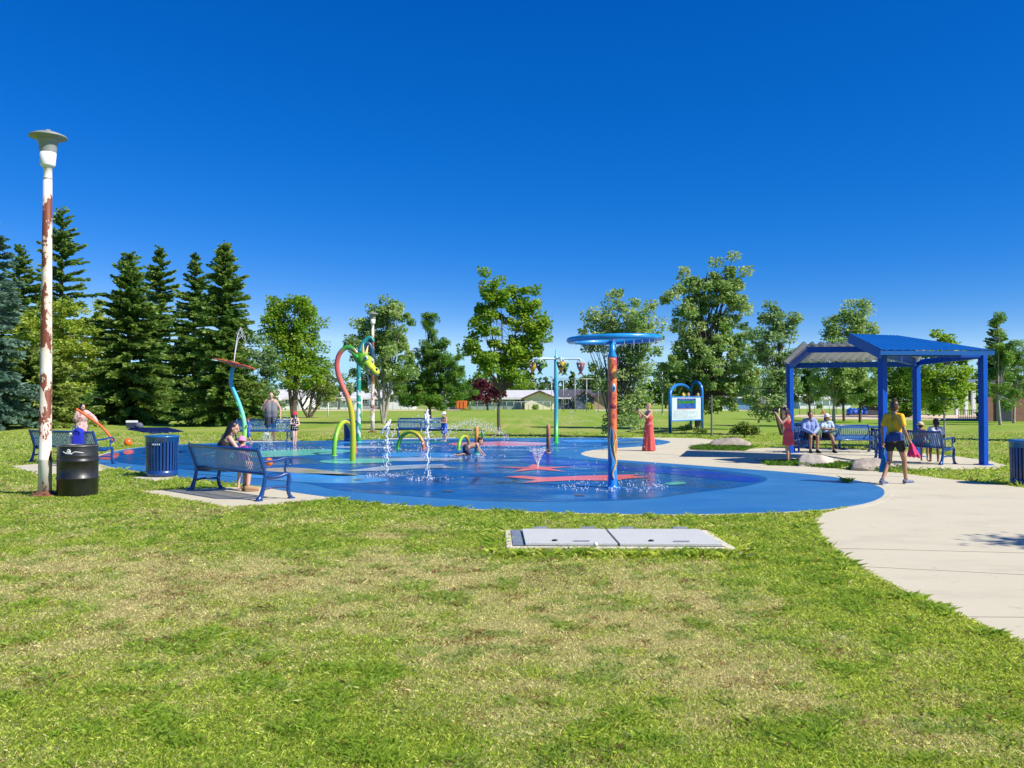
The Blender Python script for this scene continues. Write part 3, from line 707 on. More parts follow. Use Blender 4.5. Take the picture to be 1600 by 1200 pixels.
for a in (-1.65, 1.55): b.tube(spline([c + V(0, 0, 2.74), c + V(.1 * math.cos(a), .1 * math.sin(a), 2.81), RC + V(RR * math.cos(a), RR * math.sin(a), 0)], 5), .04, 10)
b.build('ring_arm', ringb, t)
ew = mat('eye_white', (.55, .62, .70), .3); eb = mat('eye_dark', (.01, .03, .08), .2); eo = mat('eye_iris', (.03, .25, .45), .3)
ec = c + V(-.0, -.082, 1.90); ey = MB().ell(ec + V(.018, 0, 0), (.036, .022, .085), 14).build('eye', ew, t)
MB().ell(ec + V(.022, -.014, -.01), (.024, .014, .05), 12).build('iris', eo, ey); MB().ell(ec + V(.024, -.022, -.012), (.013, .009, .028), 10).build('pupil', eb, ey)
tan_ = mat('tentacle_tan', (.62, .40, .16), .4, var=.3, scale=9); tdk = mat('tentacle_line', (.02, .03, .05), .5); ttl = mat('tentacle_teal', (.02, .22, .42), .4, var=.3, scale=9)
def onpost(pts, r, mtl, extra=0, flat=.35):
    q = spline([V(p[0], p[1], 0) for p in pts], 6); rad = .088 + extra
    path = [c + V(rad * math.sin(s.x), -rad * math.cos(s.x), s.y) for s in q]
    return MB().tube(path, [r * (.35 + .65 * min(1, i / 8, (len(path) - 1 - i) / 5 + .2)) for i in range(len(path))], 6, flat=1)
for pts, m_, r in (([(.3, 1.10), (.75, .95), (.2, .80), (.45, .62), (.75, .50), (.25, .36), (-.1, .28), (.1, .20), (.35, .19)], tan_, .020), ([(-.5, 1.15), (-.75, .9), (-.45, .65), (-.2, .5), (-.45, .33)], ttl, .020), ([(.9, 1.1), (1.2, .85), (.9, .6), (1.2, .42)], tan_, .016), ([(-.1, 1.12), (.0, .95), (-.15, .8)], ttl, .016)):
    onpost(pts, r, m_, -.004).build('tentacle', m_, t)
mo = mat('octopus_mouth', (.30, .03, .05), .4); MB().ell(c + V(.01, -.076, 1.55), (.06, .022, .055), 14).build('mouth', mo, t)

# ------------------------------------------------------------------ serpent with dragon head and its body hoops
gm, n, l, bs = newmat('serpent_gradient'); tc = n.new('ShaderNodeTexCoord'); sx = n.new('ShaderNodeSeparateXYZ'); l.new(tc.outputs['Object'], sx.inputs[0])
def zramp(stops, H, jit=.04):
    global col
    cr = n.new('ShaderNodeValToRGB'); l.new(math_('ADD', math_('DIVIDE', sx.outputs[2], H), math_('MULTIPLY', math_('SUBTRACT', noise(6, 3).outputs[0], .5), jit)), cr.inputs[0])
    e = cr.color_ramp.elements
    e[0].position, e[0].color = stops[0][0], stops[0][1] + (1,); e[1].position, e[1].color = stops[-1][0], stops[-1][1] + (1,)
    for p_, v_ in stops[1:-1]: q = e.new(p_); q.color = v_ + (1,)
    l.new(cr.outputs[0], bs.inputs['Base Color']); bs.inputs['Roughness'].default_value = .32; bs.inputs['Coat Weight'].default_value = .3
zramp([(0, (.25, .36, .02)), (.25, (.50, .48, .02)), (.50, (.52, .42, .02)), (.56, (.62, .17, .10)), (.78, (.60, .09, .08)), (.93, (.45, .10, .08)), (.985, (.03, .30, .03))], 3.15)
gb = G(551, 722); gd = gb.y
t = thing('dragon_spray', 'curved dragon neck water spout shading from yellow green to pink, green dragon head', 'water spout', gb + V(0, 0, .02))
neck = spline([P(x, y, gd) for x, y in ((551, 723), (551.5, 700), (551.7, 675), (549.5, 646), (543.5, 622), (535, 603), (528.5, 585), (526.5, 568), (530.5, 553), (540, 543.5), (550, 544.5), (557.5, 552), (562, 560))], 6)
MB().tube(neck, [.080 - .022 * i / len(neck) for i in range(len(neck))], 16).build('neck', gm, t)
dg, n, l, bs = newmat('dragon_skin'); tc = n.new('ShaderNodeTexCoord'); sx = n.new('ShaderNodeSeparateXYZ'); l.new(tc.outputs['Object'], sx.inputs[0])
l.new(mix(math_('MULTIPLY', math_('ADD', math_('ADD', math_('MULTIPLY', sx.outputs[0], 2.4), -.75), math_('MULTIPLY', noise(14, 3).outputs[0], .5)), 1.0, True), (.03, .26, .02), (.60, .62, .03)), bs.inputs['Base Color']); bs.inputs['Roughness'].default_value = .35
hd = P(566, 561, gd); u = gd / FPX
dirh = V(.66, -.30, -.69).normalized()
Q = V(1, 0, 0).rotation_difference(dirh).to_matrix(); HS = 1.32
def hp(x, y, z): return hd + Q @ V(x * HS, y * HS, z * HS)
class HB(MB):
    def ell(s, c, r, n=12, mat=0, rot=None): return MB.ell(s, c, tuple(q * HS for q in r), n, mat, rot)
    def cap(s, a, b, ra, rb=None, n=10, mat=0): return MB.cap(s, a, b, ra * HS, rb * HS, n, mat)
b = HB().ell(hp(.02, 0, 0), (.21, .15, .15), 16, rot=Q); b.ell(hp(.25, 0, .02), (.19, .115, .085), 14, rot=Q); b.ell(hp(.40, .0, .035), (.10, .12, .075), 14, rot=Q)
b.ell(hp(.20, 0, -.075), (.20, .10, .05), 14, rot=Q); b.ell(hp(.08, .085, .10), (.075, .05, .055), 10, rot=Q); b.ell(hp(.08, -.085, .10), (.075, .05, .055), 10, rot=Q)
for s in (-1, 1): b.cap(hp(-.06, s * .13, -.03), hp(-.22, s * .20, -.02), .05, .006, 8)
ho = b.build('head', dg, t)
rm = ho.modifiers.new('r', 'REMESH'); rm.mode = 'VOXEL'; rm.voxel_size = .016
sm = ho.modifiers.new('s', 'SMOOTH'); sm.iterations = 3
ivory = mat('dragon_horn', (.68, .55, .22), .4)
for s in (-1, 1):
    HB().cap(hp(-.06, s * .07, .12), hp(-.17, s * .11, .26), .035, .006, 8).build('horn', ivory, ho)
    e_ = HB().ell(hp(.11, s * .128, .105), (.045, .022, .04), 12, rot=Q).build('eye', ew, ho); HB().ell(hp(.115, s * .146, .10), (.024, .012, .026), 10, rot=Q).build('pupil', eb, ho)
    HB().ell(hp(.43, s * .07, .10), (.03, .028, .02), 10, rot=Q).build('nostril', eb, ho)
HB().ell(hp(.30, 0, -.035), (.19, .105, .022), 14, rot=Q).build('mouth', mat('dragon_mouth', (.30, .12, .28), .4), ho)
def hoop(label, pL, pR, top, r=.065, tilt=0):
    a, d_ = G(*pL), G(*pR); m_ = (a + d_) / 2; hw = (d_ - a) / 2; H = (CAM_H - (top - 624) * m_.y / FPX) - r
    t = thing('serpent_hoop', label, 'water hoop', m_ + V(0, 0, .02), 'green serpent hoops')
    hh = hw.length; n_ = 24; st = max(.0, H - hh * 1.15); pts = [a, a + V(0, 0, st * .5), a + V(0, 0, st)]
    pts += [m_ - hw * math.cos(math.pi * k / n_) + V(0, 0, st + (H - st) * math.sin(math.pi * k / n_)) for k in range(1, n_)] + [d_ + V(0, 0, st), d_ + V(0, 0, st * .5), d_]
    hm = hoopmat(m_, hw)
    MB().tube(pts, r, 14).build('tube', hm, t)
    for q in (a, d_): MB().lathe([(r + .05, .0), (r + .05, .035), (r, .04)], 16, q, cap=False).build('foot_collar', hm, t)
    return t
def hoopmat(m_, hw):
    global n, l, tc
    m, n, l, bs = newmat('hoop_green_to_orange'); tc = n.new('ShaderNodeTexCoord'); sx = n.new('ShaderNodeSeparateXYZ'); l.new(tc.outputs['Object'], sx.inputs[0])
    cr = n.new('ShaderNodeValToRGB'); l.new(math_('ADD', math_('MULTIPLY', sx.outputs[0], .5 / max(.2, abs(hw.x))), .5), cr.inputs[0])
    e = cr.color_ramp.elements; e[0].position = .0; e[0].color = (.06, .40, .03, 1); e[1].position = 1; e[1].color = (.50, .16, .08, 1)
    for p_, v_ in ((.25, (.22, .48, .02)), (.6, (.48, .50, .02)), (.85, (.60, .40, .03))): q = e.new(p_); q.color = v_ + (1,)
    l.new(cr.outputs[0], bs.inputs['Base Color']); bs.inputs['Roughness'].default_value = .32; bs.inputs['Coat Weight'].default_value = .3
    return m
hoop('small green hoop arching up beside the dragon neck', (522, 713), (554, 708), 655.5, .07)
hoop('wide green and yellow hoop in front of the middle-armrest bench', (622, 701.5), (662, 702.5), 672, .062)
hoop('narrow green hoop beside the crawling child', (716.5, 703), (733, 700), 679, .055)

# ------------------------------------------------------------------ vine pole with a curled loop
c = G(560, 692); vg, n, l, bs = newmat('vine_pole'); tc = n.new('ShaderNodeTexCoord'); sx = n.new('ShaderNodeSeparateXYZ'); l.new(tc.outputs['Object'], sx.inputs[0])
wv = n.new('ShaderNodeTexWave'); wv.bands_direction = 'DIAGONAL'; wv.inputs['Scale'].default_value = 1.1; wv.inputs['Distortion'].default_value = 14; wv.inputs['Detail'].default_value = 3; l.new(tc.outputs['Object'], wv.inputs['Vector'])
l.new(mix(math_('GREATER_THAN', wv.outputs[0], .62), mix(math_('DIVIDE', sx.outputs[2], 2.6, True), (.02, .36, .06), (.02, .30, .26)), (.60, .68, .60)), bs.inputs['Base Color']); bs.inputs['Roughness'].default_value = .35
t = thing('vine_spray', 'green and white vine pole with a curled teal loop at its top behind the dragon', 'spray post', c + V(0, 0, .02)); d_ = c.y
pts = [c, P(560.2, 640, d_), P(560.5, 590, d_)]
MB().tube(spline(pts, 6), .085, 14).build('pole', vg, t)
tl = mat('loop_teal', (.03, .30, .28), .35, var=.3, scale=5); tl2 = mat('loop_slate', (.03, .08, .13), .35, var=.4, scale=6)
MB().tube(spline([P(x, y, d_) for x, y in ((560.5, 592), (560.5, 570), (562, 552), (567, 537), (574, 529), (580, 528), (584, 534))], 6), [.085] * 12 + [.1 - .002 * k for k in range(25)], 14).build('upper_curve', tl, t)
MB().tube(spline([P(x, y, d_ + .05) for x, y in ((566, 548), (571, 538), (577, 538), (581, 548), (581, 560), (577, 568), (573, 570))], 6), .10, 12).build('inner_loop', tl2, t)
MB().lathe([(.17, 0), (.17, .03), (.09, .05)], 18, c + V(0, 0, .02), cap=False).build('foot_collar', tl, t)

# ------------------------------------------------------------------ fish bucket pole
c = G(869, 692.5); d_ = c.y
t = thing('bucket_pole', 'tall teal pole with cross arms and hanging fish shaped tipping buckets', 'bucket pole', c + V(0, 0, .02))
pm, n, l, bs = newmat('bucket_pole_paint'); tc = n.new('ShaderNodeTexCoord'); sx = n.new('ShaderNodeSeparateXYZ'); l.new(tc.outputs['Object'], sx.inputs[0])
zramp([(0, (.02, .38, .04)), (.16, (.05, .42, .08)), (.32, (.05, .36, .34)), (.6, (.04, .34, .46)), (1, (.10, .46, .52))], 3.3, .22)
MB().lathe([(.16, 0), (.16, .03), (.085, .05), (.082, 1.5), (.08, 3.35), (.05, 3.38), (.03, 3.4), (.025, 3.62), (.0, 3.63)], 20, c + V(0, 0, 0)).build('pole', pm, t)
armm = mat('arm_pale_teal', (.50, .66, .66), .35); yel = mat('fish_yellow', (.62, .42, .03), .4, var=.4, scale=7, col2=(.03, .05, .02), thr=.52); grn = mat('fish_green', (.10, .30, .04), .4, col2=(.01, .03, .03), scale=7, thr=.5); redf = mat('fish_red', (.42, .12, .10), .4, col2=(.15, .16, .18), scale=7, thr=.5)
for k, (ax, ay, mt) in enumerate(((-.88, .10, yel), (-.62, -.35, grn), (.14, -.72, yel), (.36, .62, grn), (.93, .05, redf))):
    top = c + V(0, 0, 3.27); tip = c + V(ax, ay, 3.27)
    ar = MB().tube(spline([top, top + (tip - top) * .9, tip + V(0, 0, -.02), tip + V(ax * .03, ay * .03, -.13)], 4), .038, 10).build('arm', armm, t)
    f0 = tip + V(ax * .03, ay * .03, -.30); sw = .12 * (-1) ** k
    b = MB().lathe([(.0, -.20), (.06, -.19), (.13, -.05), (.17, .12), (.165, .15), (.14, .15), (.12, .0), (.04, -.12)], 16, f0, cap=False)
    b.add([f0 + V(-.03, 0, -.17), f0 + V(.03, 0, -.17), f0 + V(.12, .01, -.34), f0 + V(0, .015, -.28), f0 + V(-.12, .01, -.34), f0 + V(-.03, .03, -.17), f0 + V(.03, .03, -.17), f0 + V(.12, .04, -.34), f0 + V(0, .045, -.28), f0 + V(-.12, .04, -.34)],
          [[0, 1, 2, 3], [0, 3, 4], [6, 5, 8, 7], [5, 9, 8], [1, 6, 7, 2], [5, 0, 4, 9], [2, 7, 8, 3], [3, 8, 9, 4]], 0, False)
    bk = b.build('fish_bucket', mt, t)
    b = MB(); b.tube([f0 + V(-.165, 0, .12), f0 + V(-.1, 0, .24), f0 + V(0, 0, .28), f0 + V(.1, 0, .24), f0 + V(.165, 0, .12)], .014, 6); b.build('bail', white, bk)
    MB().ell(f0 + V(-.07, -.135, .04), (.03, .015, .03), 8).build('eye', ew, bk)

# ------------------------------------------------------------------ spray bollards
ob, n, l, bs = newmat('bollard_orange'); tc = n.new('ShaderNodeTexCoord'); sx = n.new('ShaderNodeSeparateXYZ'); l.new(tc.outputs['Object'], sx.inputs[0])
zramp([(0, (.05, .36, .36)), (.35, (.12, .42, .30)), (.5, (.60, .22, .05)), (.75, (.70, .34, .06)), (1, (.72, .26, .06))], .85, .35)
def bollard(label, px, py, top, r, mtl):
    c = G(px, py); H = CAM_H - (top - 624) * c.y / FPX
    t = thing('spray_bollard', label, 'spray bollard', c + V(0, 0, .02), 'painted spray bollards')
    MB().lathe([(r, 0), (r, H - .05), (r * .85, H - .015), (r * .4, H)], 18, c).build('tube', mtl, t)
    MB().lathe([(r + .04, .0), (r + .04, .03), (r, .035)], 18, c + V(0, 0, .02), cap=False).build('foot_collar', mtl, t)
    MB().lathe([(.015, H - .01), (.02, H + .02), (.0, H + .022)], 8, c).build('nozzle', galv, t)
bollard('orange topped teal spray bollard beside the crawling child', 744.5, 711, 667, .062, ob)
bollard('slim green spray bollard behind the crawling child', 754, 691, 673, .055, mat('bollard_green', (.03, .42, .22), .35, var=.3, scale=6))
bp_ = mat('bollard_brown', (.50, .17, .06), .4, col2=(.10, .10, .14), scale=9, thr=.56)
bollard('brown and orange mottled bollard left of the bucket pole', 856.7, 709, 664, .062, bp_)

# ------------------------------------------------------------------ spray flower
fb = G(376, 711.5); d_ = fb.y
fm, n, l, bs = newmat('flower_stem'); tc = n.new('ShaderNodeTexCoord'); sx = n.new('ShaderNodeSeparateXYZ'); l.new(tc.outputs['Object'], sx.inputs[0])
zramp([(0, (.42, .60, .05)), (.2, (.34, .60, .08)), (.4, (.25, .62, .40)), (.62, (.12, .50, .52)), (.8, (.02, .34, .52)), (1, (.02, .26, .40))], 2.7, .1)
t = thing('flower_spray', 'curvy green and teal stem with a wide red flower spraying water', 'water spout', fb + V(0, 0, .02))
stem = spline([P(x, y, d_) for x, y in ((376, 712), (379, 698), (382, 682), (382, 664), (379, 648), (374, 632), (367.5, 616), (362, 603), (360.8, 592), (363, 578), (365, 574))], 5)
MB().tube(stem, [.072 - .014 * i / len(stem) for i in range(len(stem))], 14).build('stem', fm, t)
lg = mat('leaf_vine_green', (.03, .34, .05), .4)
b = MB()
for k in (8, 14, 19, 25): p = stem[k]; b.ell(p + V(.05 * (-1) ** k, -.055, 0), (.03, .02, .10), 8, rot=Matrix.Rotation(.5 * (-1) ** k, 3, 'Y'))
b.build('leaf', lg, t)
fc = P(365, 572, d_); MR = Matrix.Rotation(R(13), 3, 'Y') @ Matrix.Rotation(R(-6), 3, 'X')
pet = mat('petal_red_orange', (.62, .10, .04), .35, var=.3, scale=4)
for k in range(8):
    a = k * math.pi / 4 + .25; b = MB(); pts = []
    for s_, w_ in ((.06, .05), (.2, .13), (.4, .19), (.56, .16), (.66, .05)):
        z_ = .10 * math.sin(s_ * 3.2) - .03; pts.append((s_, w_, z_))
    vs = []
    for zoff in (0, .025):
        for s_, w_, z_ in pts:
            for sd_ in (-1, 1): vs.append(fc + MR @ (Matrix.Rotation(a, 3, 'Z') @ V(s_, sd_ * w_, z_ + zoff - .02 * abs(w_) * 0)))
    f_ = []
    for i in range(4):
        j = 2 * i; f_ += [[j, j + 1, j + 3, j + 2], [10 + j, 10 + j + 2, 10 + j + 3, 10 + j + 1], [j, j + 2, 12 + j, 10 + j], [j + 1, 11 + j, 13 + j, j + 3]]
    f_ += [[8, 9, 19, 18], [0, 10, 11, 1]]
    b.add(vs, f_, 0, False).build('petal', pet, t)
MB().ell(fc + V(0, 0, .04), (.11, .11, .07), 12).build('flower_centre', mat('flower_yellow', (.6, .35, .04), .4), t)

# ------------------------------------------------------------------ information sign
PLm, PM_, PRm = G(1047, 676), G(1079.5, 671.5), G(1097, 672.5)
t = thing('information_sign', 'blue arched frame holding a pale information board with picture and text', 'sign', (PLm + PRm) / 2)
sb = mat('sign_frame_blue', (.02, .18, .56), .35, var=.1, coat=.3)
zt = P(1050, 600, PLm.y).z
def arch(a, b_, z0, z1, r=.065):
    n_ = 16; m_ = (a + b_) / 2; h_ = (b_ - a) / 2
    return [m_ - h_ * math.cos(math.pi * k / n_) + V(0, 0, z0 + (z1 - z0) * math.sin(math.pi * k / n_) ** .8) for k in range(n_ + 1)]
ZP = 1.80
MB().tube([PLm, PLm + V(0, 0, ZP)] + arch(PLm, PM_, ZP + .05, zt)[1:-2] + [PM_ + V(0, 0, ZP + .25)], .085, 12).build('arch', sb, t)
MB().tube([PM_ + V(0, 0, ZP + .2)] + arch(PM_, PRm, ZP + .2, zt + .18)[1:] + [PRm + V(0, 0, ZP), PRm], .085, 12).build('arch', sb, t)
MB().tube([PM_, PM_ + V(0, 0, ZP + .3)], .075, 12).build('post', sb, t)
ex = (PRm - PLm); L_ = ex.length; ex = ex / L_; az = math.atan2(ex.y, ex.x); nrm = V(ex.y, -ex.x, 0)
z0, z1 = .62, 1.80
def board(u0, u1, v0, v1, th, prd, m_, nm, par): 
    cc = PLm + ex * (L_ * (u0 + u1) / 2) + nrm * (prd) + V(0, 0, z0 + (z1 - z0) * (v0 + v1) / 2)
    return MB().box(cc, (L_ * (u1 - u0), th, (z1 - z0) * (v1 - v0)), az).build(nm, m_, par)
MB().bar(PLm + V(0, 0, z1 + .03), PRm + V(0, 0, z1 + .03), .07, .06).build('cross_rail', sb, t); MB().bar(PLm + V(0, 0, z0 - .03), PRm + V(0, 0, z0 - .03), .07, .06).build('cross_rail', sb, t)
bd = board(.05, .95, 0, 1, .04, 0, mat('sign_board', (.50, .58, .64), .4, var=.05), 'board', t)
board(.20, .78, .48, .90, .008, .026, mat('sign_photo_blue', (.006, .03, .22), .3, col2=(.02, .10, .45), scale=6, thr=.5), 'picture', bd)
board(.20, .78, .72, .86, .008, .032, mat('sign_photo_green', (.01, .10, .02), .3, col2=(.03, .22, .06), scale=9, thr=.5), 'picture_trees', bd)
board(.20, .78, .90, .955, .008, .028, mat('sign_header', (.02, .02, .25), .3), 'header', bd)
board(.20, .78, .475, .495, .008, .030, mat('sign_line_orange', (.6, .25, .05), .4), 'orange_line', bd)
b = MB()
for k in range(9): 
    u_ = .30 + .046 * k; cc = PLm + ex * (L_ * u_) + nrm * .034 + V(0, 0, z0 + (z1 - z0) * .927); b.box(cc, (.028, .006, .035), az)
b.build('header_lettering', white, bd)
b = MB(); rr_ = random.Random(3)
for k in range(8):
    v_ = .41 - k * .05; u_ = .09
    while u_ < .74:
        w_ = rr_.uniform(.03, .09); cc = PLm + ex * (L_ * (u_ + w_ / 2)) + nrm * .024 + V(0, 0, z0 + (z1 - z0) * v_); b.box(cc, (L_ * w_, .004, .016), az); u_ += w_ + .02
        if k in (0, 4) and u_ > .5: break
for k in range(4): cc = PLm + ex * (L_ * .82) + nrm * .024 + V(0, 0, z0 + (z1 - z0) * (.1 + .07 * k)); b.box(cc, (.05, .004, .05), az)
b.build('text_lines', mat('sign_text', (.16, .22, .27), .6), bd)
for u_, m_ in ((.40, mat('cutout_yellow', (.68, .42, .03), .4)), (.56, mat('cutout_brown', (.42, .24, .16), .4)), (.87, mat('cutout_tan', (.40, .28, .14), .4))):
    cc = PLm + ex * (L_ * u_) + V(0, 0, z1 + .13); b = MB()
    for k in range(5): a = k * 1.257 + .3; b.ell(cc + ex * (.065 * math.cos(a)) + V(0, 0, .065 * math.sin(a)), (.06, .035, .06), 8)
    b.ell(cc + nrm * .03, (.045, .03, .045), 8); b.build('flower_cutout', m_, t)
c = G(1112, 681.5); t = thing('thin_post', 'thin dark upright post right of the information sign', 'post', c)
zt = P(1112, 617, c.y).z; MB().lathe([(.06, 0), (.055, .02), (.042, .03), (.04, zt - .02), (.015, zt)], 10, c).build('shaft', mat('dark_post', (.02, .035, .03), .5), t); MB().lathe([(.12, 0), (.12, .02), (.05, .03)], 12, c).build('base_plate', mat('dark_post_plate', (.05, .05, .05), .7), t)

# ------------------------------------------------------------------ shelter
LB, CB, RB, BB = G(1235, 708), G(1380, 729), G(1537, 727), G(1433, 714)
cen = (LB + CB + RB + BB) / 4
t = thing('picnic_shelter', 'open blue steel shelter with four posts and two sloping metal roof planes', 'shelter', V(cen.x, cen.y, 0))
rot45 = R(24)
ribm, n, l, bs = newmat('ribbed_deck_underside'); tc = n.new('ShaderNodeTexCoord')
l.new(mix(noise(2, 4).outputs[0], (.66, .70, .72), (.78, .81, .80)), bs.inputs['Base Color']); bs.inputs['Roughness'].default_value = .45
roofb = mat('roof_blue_steel', (.003, .10, .37), .4, var=.08, scale=1.2, coat=.2)
def quad(b, A, B_, D_, E_, t1, th, ribs, dirn='u'):
    """roof plane A-B (low edge) to E-D (high edge), corrugated sheet on top, blue edge"""
    nU = ribs * 4; vs = []; 
    nn = (B_ - A).cross(E_ - A).normalized()
    if nn.z < 0: nn = -nn
    for i in range(nU + 1):
        s_ = i / nU; h_ = (0, 1, 1, 0)[i % 4] * th
        for p in (A.lerp(B_, s_), E_.lerp(D_, s_)): vs.append(p + nn * h_)
    k = len(vs)
    vs2 = [v + nn * .012 for v in vs]
    f_lo = [[2 * i, 2 * i + 1, 2 * i + 3, 2 * i + 2] for i in range(nU)]; f_hi = [[k + 2 * i, k + 2 * i + 2, k + 2 * i + 3, k + 2 * i + 1] for i in range(nU)]
    b.add(vs + vs2, f_lo, 0, False); base = len(b.v) - 2 * k
    for f in f_hi + [[2 * i, 2 * i + 2, k + 2 * i + 2, k + 2 * i] for i in range(nU)] + [[2 * i + 1, k + 2 * i + 1, k + 2 * i + 3, 2 * i + 3] for i in range(nU)]:
        b.f.append([q + base for q in f]); b.m.append(1); b.s.append(False)
    return nn
# far plane: low eave on the far side, rising towards the camera; near plane a step higher, falling towards the camera
A_ = P(1220, 568.5, 27.9); B_ = P(1436, 565, 25.7); E_ = P(1251, 538.5, 24.5); D_ = P(1452, 536.3, 23.9)
b = MB(); quad(b, A_, B_, D_, E_, 0, .07, 15); b.build('roof_panel', [ribm, roofb], t)
rb_ = MB()
def beam(nm, a, c_, w_, h_, par=t): MB().bar(a, c_, w_, h_).build(nm, postb, par)
dn = V(0, 0, -.10)
lerpq = lambda u_, v_: (A_.lerp(B_, u_)).lerp(E_.lerp(D_, u_), v_)
beam('eave_beam', lerpq(.06, .08) + dn, lerpq(.96, .06) + dn, .10, .16)
beam('rafter', lerpq(.07, .05) + dn, lerpq(.09, .92) + dn, .10, .16)
beam('ridge_beam', lerpq(.06, .92) + dn, lerpq(.9, .92) + dn, .10, .16)
A2 = P(1375, 547.5, 21.9); B2 = P(1553, 548, 22.0); E2 = P(1326, 523, 23.4); D2 = P(1404, 525.5, 24.4)
b = MB(); quad(b, A2, B2, D2, E2, 0, .02, 14)
b.m = [1 if m_ == 1 else 0 for m_ in b.m]; b.build('roof_panel', [ribm, roofb], t)
ln = lambda a, c_, nm='fascia', h_=.17: MB().bar(a + V(0, 0, -.06), c_ + V(0, 0, -.06), .05, h_).build(nm, roofb, t)
ln(A2, B2, h_=.10); ln(A2 + V(.03, 0, -.02), E2 + V(.02, 0, -.02), h_=.26); ln(B2, D2, h_=.10)
for nm, p, top in (('post', LB, lerpq(.07, .09)), ('post', BB, lerpq(.95, .06)), ('post', CB, A2 + V(.05, .15, -.05)), ('post', RB, B2 + V(-.22, .12, -.05))):
    W_ = .165
    q = V(p.x, p.y, 0)
    o_ = MB().box((q.x, q.y, (top.z - .02) / 2), (W_, W_, top.z - .02), rot45).build(nm, postb, t, bevel=.012)
    MB().box((q.x, q.y, .02), (.34, .34, .025), rot45).build('base_plate', postb, o_)
q1 = V(BB.x, BB.y, 2.78); q2 = V(CB.x, CB.y, 2.86); q3 = V(RB.x, RB.y, 2.84)
beam('tie_beam', q2, q1, .12, .2); beam('tie_beam', q1, q3, .12, .16); beam('tie_beam', q2 + V(0, 0, .0), q3, .10, .12)
beam('rafter', q2, P(1331, 531, 23.5), .10, .18)
# picnic table behind bench
c1, c2 = P(1300, 669, 30.2), P(1374, 670, 30.0); m_ = (c1 + c2) / 2
t = thing('picnic_table', 'blue steel picnic table behind the shelter bench', 'picnic table', V(m_.x, m_.y, 0))
MB().box((m_.x, m_.y, .76), (1.75, .75, .06), 0).build('tabletop', bluel, t, bevel=.01)
for s in (-1, 1):
    MB().box((m_.x, m_.y + s * .65, .45), (1.75, .26, .05), 0).build('bench_seat', bluel, t, bevel=.01)
    b = MB().tube([V(m_.x + s * .55, m_.y, .73), V(m_.x + s * .55, m_.y, .06)], .04, 8); b.tube([V(m_.x + s * .55, m_.y - .65, .42), V(m_.x + s * .55, m_.y + .65, .42)], .035, 8); b.tube([V(m_.x + s * .55, m_.y - .6, .04), V(m_.x + s * .55, m_.y + .6, .04)], .035, 8); b.build('leg', blue, t)

# ------------------------------------------------------------------ rocks
rockm = mat('granite_rock', (.36, .30, .24), .85, var=.35, scale=5, bump=.6, bscale=14)
rockl = mat('pale_rock', (.50, .43, .35), .85, var=.2, scale=4, bump=.5, bscale=12)
def rock(label, px, py, sx_, sy_, sz_, m_, seed, rz=0):
    c = G(px, py); bm = bmesh.new(); bmesh.ops.create_icosphere(bm, subdivisions=4, radius=1)
    rr = random.Random(seed); pl_ = [(V(rr.gauss(0, 1), rr.gauss(0, 1), rr.gauss(.3, .8)).normalized(), rr.uniform(.62, .92)) for _ in range(13)]
    from mathutils import noise as mn
    M_ = Matrix.Rotation(rz, 3, 'Z')
    for v in bm.verts:
        p = v.co.copy()
        for nn, d0 in pl_:
            k = p.dot(nn) - d0
            if k > 0: p -= nn * k * .85
        p += p.normalized() * .05 * mn.noise(p * 2.3 + V(seed, 0, 0)); v.co = M_ @ V(p.x * sx_, p.y * sy_, max(-.1, p.z * sz_))
    me = bpy.data.meshes.new('rock'); bm.to_mesh(me); bm.free(); me.materials.append(m_)
    for p in me.polygons: p.use_smooth = True
    o = bpy.data.objects.new('rock', me); COL.objects.link(o); o.location = c; tag(o, label, 'rock', 'boulders by the path'); return o
rock('grey brown boulder in the grass bed left of the shelter', 1142, 699.5, .82, .5, .38, rockm, 3)
rock('pale boulder lying near the feet of the woman with the camera', 1276, 728, .60, .4, .37, rockl, 8, .5)
rock('boulder beside the shelter front post', 1364, 735, .72, .42, .30, rockm, 12, -.2)

# ------------------------------------------------------------------ ball, blanket, cooler, bag
c = G(200, 698); b = MB().ell(c + V(0, 0, .15), .15, 20)
o = b.build('ball', mat('orange_ball', (.80, .14, .01), .3, var=.08, coat=.4)); tag(o, 'round orange ball on the grass left of the litter bin', 'ball')
q = gl([(199, 671.5), (206, 668), (238, 668.6), (262, 668.2), (287, 674.5), (262, 677), (236, 678.3), (216, 674)]); o = MB().poly(q, .0, .03).build('blanket', mat('navy_cloth', (.008, .018, .08), 1.0, spec=0, var=.4, scale=3, bump=.5, bscale=8)); tag(o, 'dark navy blanket spread on the grass below the spruces', 'blanket')
c = G(206, 670.5); t = thing('cooler', 'white and dark cool box on the navy blanket', 'cool box', c + V(0, 0, .06))
MB().box(c + V(0, 0, .22), (.55, .35, .3), .2).build('body', mat('cooler_dark', (.03, .04, .07), .5), t, bevel=.02); MB().box(c + V(0, 0, .43), (.58, .38, .12), .2).build('lid', white, t, bevel=.02)
c = G(217, 671); o = MB().ell(c + V(0, 0, .2), (.25, .18, .2), 12).build('bag', mat('grey_red_bag', (.10, .12, .16), .8, col2=(.30, .10, .08), scale=3, thr=.58)); tag(o, 'dark bag beside the cool box on the blanket', 'bag')
c = G(420, 735); b = MB().ell(c + V(0, 0, .20), .10, 14); o = b.build('ball', mat('orange_toy', (.75, .16, .03), .4)); o.name = 'toy_bucket'
tag(o, 'small orange beach toy on the pad beyond the near bench', 'toy')

